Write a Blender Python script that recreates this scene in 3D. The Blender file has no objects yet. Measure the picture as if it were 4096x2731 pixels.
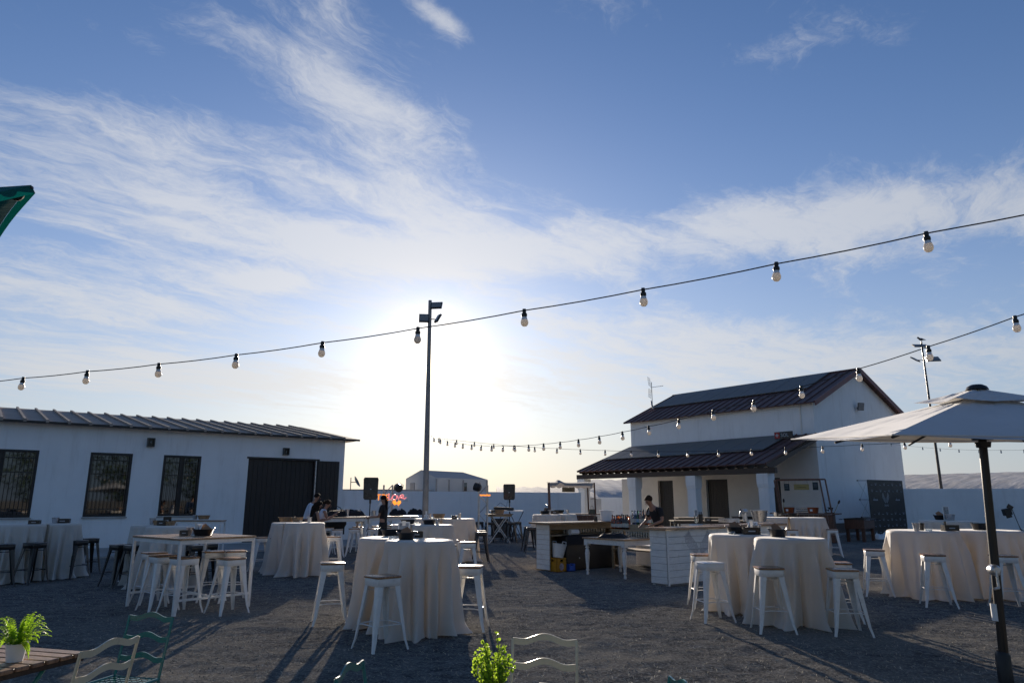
import bpy, bmesh, math, random
import numpy as np
from mathutils import Vector, Matrix, noise as mnoise
random.seed(7); RNG = np.random.default_rng(11)
sc = bpy.context.scene
COL = sc.collection
R = math.radians
# ------------------------------------------------------------------ camera, sky, sun, exposure
CAM_H, PITCH, ROLL = 1.6, R(12.85), R(0.107)
cam = bpy.data.cameras.new('camera'); camo = bpy.data.objects.new('camera', cam); COL.objects.link(camo)
cam.sensor_width = 36.0; cam.lens = 24.42; cam.clip_start = 0.05; cam.clip_end = 6000
_up = Vector((0, -math.sin(PITCH), math.cos(PITCH))); _x = Vector((1, 0, 0))
_r = _x*math.cos(ROLL) + _up*math.sin(ROLL); _u = -_x*math.sin(ROLL) + _up*math.cos(ROLL)
_f = Vector((0, math.cos(PITCH), math.sin(PITCH)))
M3 = Matrix((_r, _u, -_f)).transposed()
camo.matrix_world = Matrix.Translation((0, 0, CAM_H)) @ M3.to_4x4()
sc.camera = camo

SUN_AZ, SUN_EL = R(-6.77), R(11.04)
SUN_DIR = Vector((math.sin(SUN_AZ)*math.cos(SUN_EL), math.cos(SUN_AZ)*math.cos(SUN_EL), math.sin(SUN_EL)))
sl = bpy.data.lights.new('sun', 'SUN'); so = bpy.data.objects.new('sun', sl); COL.objects.link(so)
sl.energy = 5.0; sl.angle = R(0.53); sl.color = (1.0, 0.86, 0.70)
so.rotation_euler = SUN_DIR.to_track_quat('Z', 'Y').to_euler()
sc.view_settings.view_transform = 'Standard'; sc.view_settings.look = 'None'
sc.view_settings.exposure = 0.74; sc.view_settings.gamma = 1.0
sc.view_settings.use_curve_mapping = False

wd = bpy.data.worlds.new('World'); sc.world = wd; wd.use_nodes = True
class NG:
    """small helper to write node graphs as expressions"""
    def __init__(s, nt): s.nt = nt; s.n = nt.nodes; s.l = nt.links
    def new(s, t, **kw):
        n = s.n.new(t)
        for k, v in kw.items(): setattr(n, k, v)
        return n
    def put(s, sock, v):
        if isinstance(v, bpy.types.NodeSocket): s.l.new(v, sock)
        elif v is not None: sock.default_value = v
    def m(s, op, a, b=None, c=None, clamp=False):
        n = s.new('ShaderNodeMath', operation=op, use_clamp=clamp)
        for i, v in enumerate((a, b, c)):
            if v is not None: s.put(n.inputs[i], v)
        return n.outputs[0]
    def vm(s, op, a, b=None, scale=None):
        n = s.new('ShaderNodeVectorMath', operation=op)
        s.put(n.inputs[0], a)
        if b is not None: s.put(n.inputs[1], b)
        if scale is not None: s.put(n.inputs['Scale'], scale)
        return n.outputs['Value'] if op in ('DOT_PRODUCT', 'LENGTH') else n.outputs[0]
    def xyz(s, a, b, c):
        n = s.new('ShaderNodeCombineXYZ')
        for i, v in enumerate((a, b, c)): s.put(n.inputs[i], v)
        return n.outputs[0]
    def sep(s, v):
        n = s.new('ShaderNodeSeparateXYZ'); s.put(n.inputs[0], v); return n.outputs
    def noise(s, vec, scale, detail=4, rough=.55, dist=0.0, dim='3D', color=False):
        n = s.new('ShaderNodeTexNoise', noise_dimensions=dim)
        s.put(n.inputs['Vector'], vec); n.inputs['Scale'].default_value = scale
        n.inputs['Detail'].default_value = detail; n.inputs['Roughness'].default_value = rough
        n.inputs['Distortion'].default_value = dist
        return n.outputs[1] if color else n.outputs[0]
    def ramp(s, v, a, b, lo=0.0, hi=1.0, smooth=True):
        n = s.new('ShaderNodeMapRange', interpolation_type='SMOOTHSTEP' if smooth else 'LINEAR', clamp=True)
        s.put(n.inputs[0], v)
        for i, q in enumerate((a, b, lo, hi)): n.inputs[i+1].default_value = q
        return n.outputs[0]
    def mix(s, f, a, b):
        n = s.new('ShaderNodeMix', data_type='RGBA')
        s.put(n.inputs[0], f)
        for sock, v in ((n.inputs[6], a), (n.inputs[7], b)):
            if isinstance(v, tuple) and len(v) == 3: v = (*v, 1.0)
            s.put(sock, v)
        return n.outputs[2]

def build_sky():
    nt = wd.node_tree; nt.nodes.clear(); g = NG(nt)
    out = g.new('ShaderNodeOutputWorld'); bg = g.new('ShaderNodeBackground')
    sky = g.new('ShaderNodeTexSky', sky_type='NISHITA')
    sky.sun_disc = False; sky.sun_elevation = SUN_EL; sky.sun_rotation = SUN_AZ
    sky.altitude = 0; sky.air_density = 1.0; sky.dust_density = 0.32; sky.ozone_density = 3.5
    tc = g.new('ShaderNodeTexCoord'); d = tc.outputs['Generated']
    x, y, z = g.sep(d)[:3]
    # cirrus deck: the view direction meets a layer high above, streaks run along azimuth 41 degrees
    zz = g.m('MAXIMUM', g.m('ADD', z, 0.04), 0.03)
    px, py = g.m('DIVIDE', x, zz), g.m('DIVIDE', y, zz)
    ca, sa = math.cos(R(41)), math.sin(R(41))
    s_ = g.m('ADD', g.m('MULTIPLY', px, sa), g.m('MULTIPLY', py, ca))
    t_ = g.m('SUBTRACT', g.m('MULTIPLY', px, ca), g.m('MULTIPLY', py, sa))
    P = g.xyz(s_, t_, 0.0)
    warp = g.vm('SCALE', g.vm('SUBTRACT', g.noise(P, 0.9, 3, .5, color=True), (0.5, 0.5, 0.5)), scale=0.6)
    Pw = g.vm('ADD', P, warp)
    big = g.noise(g.vm('MULTIPLY', Pw, (0.30, 0.85, 1)), 1.0, 6, .58)
    fine = g.noise(g.vm('MULTIPLY', g.vm('ADD', Pw, g.vm('SCALE', g.vm('SUBTRACT', g.noise(Pw, 4.0, 4, .6, color=True), (0.5, 0.5, 0.5)), scale=0.30)), (0.95, 3.4, 1)), 1.3, 12, .72)
    puff = g.noise(g.vm('MULTIPLY', Pw, (2.0, 3.0, 1)), 1.7, 12, .68)
    az = g.m('ARCTAN2', x, y); el = g.m('ARCSINE', z)
    def blob(a0, e0, la, le, rot, amp):
        da, de = g.m('SUBTRACT', az, a0), g.m('SUBTRACT', el, e0)
        c, s = math.cos(rot), math.sin(rot)
        u = g.m('DIVIDE', g.m('ADD', g.m('MULTIPLY', da, c), g.m('MULTIPLY', de, s)), la)
        v = g.m('DIVIDE', g.m('SUBTRACT', g.m('MULTIPLY', de, c), g.m('MULTIPLY', da, s)), le)
        r2 = g.m('ADD', g.m('MULTIPLY', u, u), g.m('MULTIPLY', v, v))
        return g.m('MULTIPLY', g.m('EXPONENT', g.m('MULTIPLY', r2, -1.0)), amp)
    cov = None
    for b in BLOBS:
        q = blob(*b); cov = q if cov is None else g.m('ADD', cov, q)
    away = g.ramp(y, 0.2, -0.2)                      # the rest of the sky carries the same thin cloud
    cov = g.m('ADD', cov, g.m('MULTIPLY', away, 0.30))
    tex = g.m('ADD', g.m('ADD', g.m('MULTIPLY', big, 0.6), g.m('MULTIPLY', fine, 1.25)), g.m('MULTIPLY', puff, 0.62))
    dens = g.m('ADD', g.m('SUBTRACT', tex, 1.42), g.m('MULTIPLY', cov, 0.40))
    dens = g.ramp(dens, -0.12, 0.42)
    dens = g.m('MULTIPLY', dens, g.ramp(z, 0.02, 0.12))
    # contrails
    for (a0, e0, a1, e1, w, amp) in TRAILS:
        k = (e1-e0)/(a1-a0)
        wob = g.m('MULTIPLY', g.m('SUBTRACT', fine, 0.5), w*2.0)
        dd = g.m('ADD', g.m('SUBTRACT', el, g.m('ADD', g.m('MULTIPLY', g.m('SUBTRACT', az, a0), k), e0)), wob)
        q = g.m('EXPONENT', g.m('MULTIPLY', g.m('POWER', g.m('DIVIDE', dd, w), 2.0), -1.0))
        q = g.m('MULTIPLY', g.m('MULTIPLY', q, g.ramp(az, a0, a0+0.05)), g.m('MULTIPLY', g.ramp(puff, .3, .6), amp))
        dens = g.m('MAXIMUM', dens, q)
    mu = g.vm('DOT_PRODUCT', d, tuple(SUN_DIR))
    ang = g.m('ARCCOSINE', g.m('MINIMUM', mu, 0.999999))
    aure = g.m('MULTIPLY', g.m('EXPONENT', g.m('MULTIPLY', g.m('DIVIDE', ang, R(1.5)), -1.0)), g.m('ADD', .65, g.m('MULTIPLY', fine, .7)))
    halo = g.m('EXPONENT', g.m('MULTIPLY', g.m('DIVIDE', ang, R(6.5)), -1.0))
    haze = g.m('EXPONENT', g.m('MULTIPLY', g.m('MAXIMUM', z, 0.0), -6.5))
    skyc = sky.outputs[0]
    tint = g.new('ShaderNodeMix', data_type='RGBA', blend_type='MULTIPLY'); tint.inputs[0].default_value = 1.0
    g.l.new(skyc, tint.inputs[6]); tint.inputs[7].default_value = (*SKY_TINT, 1)
    skyc = tint.outputs[2]
    front = g.m('ADD', 0.50, g.m('MULTIPLY', g.m('POWER', g.m('ADD', g.m('MULTIPLY', mu, .5), .5), 3.0), 0.50))
    cl = g.vm('SCALE', g.xyz(*CLOUD_COL), scale=front)
    col = g.mix(g.m('MULTIPLY', dens, CLOUD_OP), skyc, cl)
    hz = g.m('MULTIPLY', g.m('EXPONENT', g.m('MULTIPLY', g.m('POWER', g.m('MULTIPLY', g.m('MAXIMUM', z, 0.0), HAZE_FALL), 1.3), -1.0)), HAZE_AMT)
    warm = g.m('POWER', g.m('ADD', g.m('MULTIPLY', mu, .5), .5), 5.0)
    hcol = g.vm('ADD', g.vm('SCALE', g.xyz(*HAZE_WARM), scale=warm), g.xyz(*HAZE_COOL))
    col = g.mix(hz, col, hcol)
    glow = g.vm('ADD', g.vm('SCALE', g.xyz(*AUREOLE), scale=aure), g.vm('SCALE', g.xyz(*HALO), scale=halo))
    col = g.vm('ADD', col, glow)
    g.l.new(col, bg.inputs['Color']); bg.inputs['Strength'].default_value = SKY_STRENGTH
    g.l.new(bg.outputs[0], out.inputs[0])
SKY_STRENGTH = 0.060
SKY_TINT = (1.02, 1.10, 1.30)
CLOUD_COL = (8.0, 8.1, 8.3); CLOUD_OP = 0.70
AUREOLE = (34.0, 28.0, 19.0); HALO = (2.8, 2.1, 1.1)
HAZE_FALL = 4.6; HAZE_AMT = 0.9; HAZE_WARM = (5.2, 3.8, 1.9); HAZE_COOL = (2.5, 3.4, 4.7)
BLOBS = [(-0.4841, 0.3964, 0.3726, 0.0872, -0.1097, 1.1), (-0.2155, 0.5085, 0.2263, 0.0746, -0.6295, 1.15), (0.4229, 0.3577, 0.2944, 0.048, -0.0692, 1.5), (-0.5671, 0.245, 0.2313, 0.0427, 0.0044, 1.15), (-0.0834, 0.344, 0.2626, 0.0337, 0.0189, 1.25), (0.2952, 0.2058, 0.4104, 0.06, -0.1329, 1.25), (-0.3556, 0.2922, 0.0531, 0.0129, 0.0966, 1.5), (-0.5082, 0.1538, 0.3974, 0.0412, 0.0543, 1.0), (-0.1197, 0.6544, 0.0792, 0.0163, -0.3921, 1.3), (-0.5252, 0.5463, 0.041, 0.0162, -0.3501, 0.6), (-0.0479, 0.1514, 0.5287, 0.0375, -0.03, 0.6), (0.1878, 0.5397, 0.2293, 0.0812, -0.133, -0.7), (0.3574, 0.2608, 0.1607, 0.0176, -0.1106, -0.5), (0.5955, 0.4682, 0.1356, 0.0537, -0.2932, -0.4), (0.4172, 0.5828, 0.1654, 0.0259, -0.0599, 0.5)]
TRAILS = [(0.4816, 0.145, 0.6426, 0.1446, 0.0026, 0.5), (0.4848, 0.1275, 0.6397, 0.1231, 0.0024, 0.4)]
build_sky()

# ------------------------------------------------------------------ materials
MATS = {}
def material(name, color, rough=.6, metal=0.0, var=.12, vscale=3.0, bump=0.0, bscale=60.0, coat=0.0, spec=.5,
             transl=0.0, transl_col=None, trans=0.0, ior=1.45, emit=None, estr=0.0, streak=None, dirt=0.0, dirt_col=(.25, .22, .18), alpha=1.0, sheen=0.0, dstreak=(1, 1, 1)):
    if name in MATS: return MATS[name]
    m = bpy.data.materials.new(name); m.use_nodes = True; nt = m.node_tree; nt.nodes.clear(); g = NG(nt)
    out = g.new('ShaderNodeOutputMaterial'); b = g.new('ShaderNodeBsdfPrincipled')
    tc = g.new('ShaderNodeTexCoord'); P = tc.outputs['Object']
    oi = g.new('ShaderNodeObjectInfo')
    P = g.vm('ADD', P, g.vm('SCALE', g.xyz(1.0, 2.0, 0.5), scale=g.m('MULTIPLY', oi.outputs['Random'], 7.0)))
    base = (*color, 1.0)
    if var > 0:
        V = g.vm('MULTIPLY', P, streak) if streak else P
        nz = g.noise(V, vscale, 6, .6)
        f = g.ramp(nz, .3, .7)
        lo = tuple(c*(1-var) for c in color); hi = tuple(min(1, c*(1+var)) for c in color)
        base = g.mix(f, lo, hi)
        g.put(b.inputs['Roughness'], g.m('ADD', rough-.06, g.m('MULTIPLY', f, .12)))
    else: b.inputs['Roughness'].default_value = rough
    if dirt > 0:
        dn = g.ramp(g.noise(g.vm('MULTIPLY', P, dstreak), vscale*2.3+1, 7, .7), .5, .72)
        base = g.mix(g.m('MULTIPLY', dn, dirt), base, dirt_col)
    g.put(b.inputs['Base Color'], base)
    b.inputs['Sheen Weight'].default_value = sheen; b.inputs['Sheen Roughness'].default_value = .35
    b.inputs['Metallic'].default_value = metal; b.inputs['Coat Weight'].default_value = coat
    b.inputs['Coat Roughness'].default_value = .12
    b.inputs['Specular IOR Level'].default_value = spec; b.inputs['IOR'].default_value = ior
    b.inputs['Transmission Weight'].default_value = trans; b.inputs['Alpha'].default_value = alpha
    if emit: b.inputs['Emission Color'].default_value = (*emit, 1); b.inputs['Emission Strength'].default_value = estr
    nrm = None
    if bump > 0:
        bn = g.new('ShaderNodeBump'); bn.inputs['Strength'].default_value = 1.0; bn.inputs['Distance'].default_value = bump
        g.put(bn.inputs['Height'], g.noise(g.vm('MULTIPLY', P, streak) if streak else P, bscale, 5, .6)); nrm = bn.outputs[0]
        g.l.new(nrm, b.inputs['Normal'])
    sh = b.outputs[0]
    if transl > 0:
        t = g.new('ShaderNodeBsdfTranslucent'); t.inputs[0].default_value = (*(transl_col or color), 1)
        if nrm: g.l.new(nrm, t.inputs['Normal'])
        mx = g.new('ShaderNodeMixShader'); mx.inputs[0].default_value = transl
        g.l.new(sh, mx.inputs[1]); g.l.new(t.outputs[0], mx.inputs[2]); sh = mx.outputs[0]
    g.l.new(sh, out.inputs[0]); MATS[name] = m
    return m
def see_glass(name, color=(1, 1, 1), rough=.03, dark=0.0):
    """thin pane or cup: a clear film that lets light through with a fresnel sheen"""
    m = bpy.data.materials.new(name); m.use_nodes = True; nt = m.node_tree; nt.nodes.clear(); g = NG(nt)
    out = g.new('ShaderNodeOutputMaterial'); t = g.new('ShaderNodeBsdfTransparent'); t.inputs[0].default_value = (*color, 1)
    gl = g.new('ShaderNodeBsdfGlossy'); gl.inputs['Roughness'].default_value = rough
    fr = g.new('ShaderNodeFresnel'); fr.inputs[0].default_value = 1.5
    mx = g.new('ShaderNodeMixShader'); g.l.new(g.m('ADD', fr.outputs[0], dark, clamp=True), mx.inputs[0])
    g.l.new(t.outputs[0], mx.inputs[1]); g.l.new(gl.outputs[0], mx.inputs[2]); g.l.new(mx.outputs[0], out.inputs[0]); MATS[name] = m
    return m
def wood(name, c1, c2, rough=.5, axis=(1, 9, 9), scale=5.0, bump=.0008, spec=.5):
    m = bpy.data.materials.new(name); m.use_nodes = True; nt = m.node_tree; nt.nodes.clear(); g = NG(nt)
    out = g.new('ShaderNodeOutputMaterial'); b = g.new('ShaderNodeBsdfPrincipled')
    tc = g.new('ShaderNodeTexCoord'); oi = g.new('ShaderNodeObjectInfo')
    P = g.vm('ADD', tc.outputs['Object'], g.vm('SCALE', g.xyz(3.0, 1.0, 2.0), scale=oi.outputs['Random']))
    n = g.noise(g.vm('MULTIPLY', P, axis), scale, 6, .6, dist=.6); n2 = g.noise(g.vm('MULTIPLY', P, axis), scale*5, 3, .6)
    f = g.ramp(g.m('ADD', g.m('MULTIPLY', n, .75), g.m('MULTIPLY', n2, .25)), .35, .65)
    tone = g.m('ADD', .85, g.m('MULTIPLY', oi.outputs['Random'], .3))
    g.put(b.inputs['Base Color'], g.vm('SCALE', g.mix(f, c1, c2), scale=tone)); b.inputs['Roughness'].default_value = rough
    b.inputs['Specular IOR Level'].default_value = spec
    bn = g.new('ShaderNodeBump'); bn.inputs['Distance'].default_value = bump; g.put(bn.inputs['Height'], n2)
    g.l.new(bn.outputs[0], b.inputs['Normal']); g.l.new(b.outputs[0], out.inputs[0]); MATS[name] = m
    return m
def ground_material():
    m = bpy.data.materials.new('trampled_grit'); m.use_nodes = True; nt = m.node_tree; nt.nodes.clear(); g = NG(nt)
    out = g.new('ShaderNodeOutputMaterial'); b = g.new('ShaderNodeBsdfPrincipled')
    tc = g.new('ShaderNodeTexCoord'); P = tc.outputs['Object']
    n1 = g.noise(P, .35, 5, .6); n2 = g.noise(g.vm('MULTIPLY', P, (1, 1.6, 1)), 4.5, 8, .68); n3 = g.noise(P, 30, 6, .80)
    st = g.noise(g.vm('MULTIPLY', g.vm('ADD', P, g.vm('SCALE', g.noise(P, 3, 3, .5, color=True), scale=1.2)), (9, 30, 1)), 1.6, 4, .7)
    c = g.mix(g.ramp(n2, .36, .64), (.085, .084, .084), (.215, .208, .195))
    c = g.mix(g.m('MULTIPLY', g.ramp(n1, .45, .62), .65), c, (.26, .245, .215))
    c = g.mix(g.m('MULTIPLY', g.ramp(n3, .46, .68), .75), g.vm('SCALE', c, scale=.80), (.42, .405, .37))
    c = g.mix(g.m('MULTIPLY', g.ramp(st, .63, .75), .7), c, (.36, .33, .26))
    b.inputs['Roughness'].default_value = .93; g.put(b.inputs['Base Color'], c); b.inputs['Specular IOR Level'].default_value = .0; b.inputs['Diffuse Roughness'].default_value = .4
    h = g.m('ADD', g.m('MULTIPLY', n3, .6), g.m('ADD', g.m('MULTIPLY', n2, .45), g.m('MULTIPLY', st, .12)))
    bn = g.new('ShaderNodeBump'); bn.inputs['Distance'].default_value = .022; g.put(bn.inputs['Height'], h)
    g.l.new(bn.outputs[0], b.inputs['Normal']); g.l.new(b.outputs[0], out.inputs[0])
    return m
ground_mat = ground_material()
M_plaster = material('white_plaster', (.80, .80, .79), .85, var=.035, vscale=.9, bump=.0025, bscale=45, dirt=.30, dirt_col=(.50, .47, .43), dstreak=(1, 1, .12))
M_plaster2 = material('bounce_warmed_plaster', (.76, .71, .64), .85, var=.04, vscale=1.1, bump=.002, bscale=45, dirt=.12, dirt_col=(.5, .46, .4))  # white plaster, warm light bounced off the ground mixed into its colour
M_slab = material('pale_concrete', (.36, .35, .33), .85, var=.14, vscale=1.5, bump=.003, bscale=30, dirt=.35)
M_roofL = material('weathered_zinc', (.33, .28, .235), .7, spec=.2, var=.16, vscale=1.2, dirt=.35, dirt_col=(.17, .12, .10), bump=.002, bscale=3)
M_roofR = material('burgundy_metal', (.115, .060, .052), .55, spec=.3, var=.15, vscale=1.5, dirt=.3, dirt_col=(.10, .08, .07))
M_trim = material('burgundy_trim', (.16, .055, .05), .45, var=.1)
M_dark = material('dark_brown_metal', (.020, .017, .016), .45, var=.2)
M_black = material('black_plastic', (.018, .018, .019), .38, var=.15)
M_blackm = material('black_painted_steel', (.014, .014, .015), .32, var=.15, coat=.3)
M_gun = material('gunmetal_steel', (.03, .028, .03), .3, metal=.3, var=.15, coat=.3)
M_white = material('white_painted_steel', (.74, .73, .71), .33, var=.05, vscale=6, coat=.25, dirt=.22, dirt_col=(.30, .25, .20))
M_whitew = material('whitewashed_wood', (.66, .66, .64), .6, var=.08, vscale=5, streak=(1, 8, 8), dirt=.25, bump=.0008, bscale=50)
M_whitew2 = material('whitewashed_board', (.70, .70, .68), .6, var=.07, vscale=4, streak=(1, 1, 9), dirt=.22, bump=.0008, bscale=50)
M_gapw = material('grooved_grey_back', (.22, .21, .20), .8)
M_seat = wood('stool_seat_wood', (.20, .10, .05), (.40, .22, .11), .26, (9, 1, 9))
M_top = wood('oak_counter', (.22, .13, .07), (.42, .27, .16), .25, (1, 9, 9))
M_slat = wood('oiled_acacia', (.15, .085, .05), (.33, .20, .125), .42, (8, 8, 1))
M_ply = wood('raw_plywood', (.28, .20, .12), (.45, .33, .20), .6)
M_brown = wood('red_brown_timber', (.06, .024, .014), (.14, .055, .03), .5, (9, 9, 1))
M_dbrown = wood('dark_walnut', (.022, .012, .008), (.05, .028, .018), .5)
M_cloth = material('cream_tablecloth', (.75, .725, .685), .65, var=.03, vscale=3, sheen=.5, transl=.30, transl_col=(.78, .66, .46), bump=.0006, bscale=500, spec=.35)
M_canvas = material('off_white_canvas', (.66, .66, .66), .8, sheen=.3, var=.04, vscale=2, transl=.12, transl_col=(.55, .48, .38), bump=.004, bscale=5, spec=.2)
M_tealcloth = material('teal_canvas', (.004, .12, .12), .85, var=.1, transl=.15, transl_col=(.0, .16, .14), bump=.002, bscale=7)
M_teal = material('teal_enamel', (.008, .16, .15), .3, var=.08, coat=.5, dirt=.08)
M_beige = material('beige_enamel', (.68, .58, .40), .3, var=.06, coat=.5, dirt=.1)
M_galv = material('galvanised_steel', (.55, .55, .56), .32, metal=.9, var=.15, vscale=14)
M_alu = material('truss_aluminium', (.45, .44, .43), .35, metal=.8, var=.1)
M_mast = material('grey_mast_steel', (.24, .235, .23), .55, var=.12, dirt=.3)
M_bulb = material('frosted_bulb', (.80, .76, .70), .25, var=0, transl=.5, transl_col=(.85, .80, .74), coat=.5)
M_bulbneck = material('bulb_collar', (.70, .74, .78), .4, var=0)
M_basket = material('black_basket_plastic', (.016, .014, .013), .32, var=.2, bump=.002, bscale=90, coat=.3)
M_wicker = material('tan_wicker', (.36, .22, .12), .7, var=.3, vscale=30, bump=.004, bscale=90)
M_paper = material('white_card', (.78, .78, .76), .7, var=.03)
M_kraft = material('kraft_napkin', (.32, .17, .09), .8, var=.1)
M_panel = material('grey_solar_sheet', (.15, .15, .145), .6, var=.06, vscale=.6, spec=.25)
M_gh = material('greenhouse_film', (.46, .45, .44), .85, var=.16, vscale=1.1, streak=(1.6, .3, 1), bump=.05, bscale=1.4, spec=.1)
M_shed = material('pale_shed_wall', (.52, .51, .50), .8, var=.06, vscale=.4)
M_shedroof = material('shed_roof', (.30, .29, .285), .6, var=.08, streak=(1, 6, 1))
M_leaf = material('backlit_leaf', (.10, .26, .02), .45, var=.25, vscale=20, transl=.55, transl_col=(.36, .58, .03), coat=.1)
M_leaf2 = material('boxwood_leaf', (.11, .27, .02), .4, var=.3, vscale=30, transl=.55, transl_col=(.42, .60, .05))
M_tree = material('dark_foliage', (.04, .07, .02), .7, var=.4, vscale=2)
M_bark = material('bark', (.10, .075, .055), .9, var=.3, bump=.02, bscale=12)
M_stem = material('green_stem', (.06, .12, .02), .6)
M_skin = material('skin', (.30, .165, .11), .5, var=.05, vscale=8)
M_hair = material('dark_hair', (.014, .009, .007), .8, spec=.15, var=.35, vscale=30, streak=(6, 6, 1), bump=.002, bscale=80)
M_hairb = material('brown_hair', (.03, .018, .011), .8, spec=.15, var=.35, vscale=30, streak=(6, 6, 1), bump=.002, bscale=80)
M_shirtw = material('white_shirt', (.62, .66, .74), .85, var=.05, transl=.1, bump=.004, bscale=18)
M_shirtb = material('black_cloth', (.016, .015, .017), .85, var=.2, bump=.004, bscale=18)
M_navy = material('charcoal_trousers', (.02, .02, .025), .85, bump=.003, bscale=15)
M_shoe = material('black_shoe', (.015, .014, .014), .4)
M_logo = material('pale_print', (.42, .44, .46), .7, var=.05)
M_dim = material('dim_print', (.34, .37, .43), .7, var=.1)
M_logog = material('grey_print', (.40, .40, .42), .8, var=.15)
M_banner = material('black_banner_vinyl', (.010, .011, .013), .42, var=.1, bump=.003, bscale=4)
M_red = material('red_panel', (.35, .02, .02), .4)
M_yel = material('yellow_crate_plastic', (.42, .20, .010), .4, var=.06)
M_blue = material('blue_plastic', (.01, .10, .50), .35)
M_neo = material('neon_orange', (.9, .25, .03), .4, var=0, emit=(1.0, .28, .03), estr=.8)
M_neop = material('neon_pink', (.85, .30, .30), .4, var=0, emit=(.95, .25, .25), estr=.55)
M_acry = material('acrylic_edge', (.75, .72, .74), .2, var=0, transl=.4)
M_glasst = see_glass('clear_glass', (.95, .96, .96), .02, .05)
M_pane = material('window_glass', (.006, .006, .007), .03, var=0, spec=.9, ior=1.6)
M_lens = material('floodlight_lens', (.22, .22, .22), .25, var=.05)
M_terra = material('copper_orange_tub', (.30, .07, .02), .35, var=.2, coat=.4)
M_chalk = material('chalkboard', (.018, .032, .034), .7)
M_sign = material('yellowish_sign_board', (.30, .24, .09), .7, var=.1)
M_ptile = material('brown_band_render', (.15, .12, .10), .8, var=.1)
M_juice = material('orange_juice', (.85, .28, .01), .2, var=0, transl=.5, transl_col=(1., .45, .02))
M_bottles = [material('amber_bottle', (.42, .10, .008), .08, var=0, trans=.9, coat=.3), material('dark_green_bottle', (.01, .12, .02), .08, var=0, trans=.85, coat=.3),
             material('clear_bottle', (.75, .80, .82), .05, var=0, trans=.9, coat=.3), material('dark_bottle', (.02, .012, .01), .1, var=0, coat=.5),
             material('orange_bottle', (.9, .22, .01), .06, var=0, trans=.9, coat=.3), material('blue_bottle', (.10, .14, .30), .06, var=0, trans=.8, coat=.3)]
M_lab1 = material('cream_label', (.60, .56, .48), .7, var=.2, vscale=60)
M_lab2 = material('blue_label', (.30, .45, .60), .6, var=.2, vscale=60)

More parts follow.
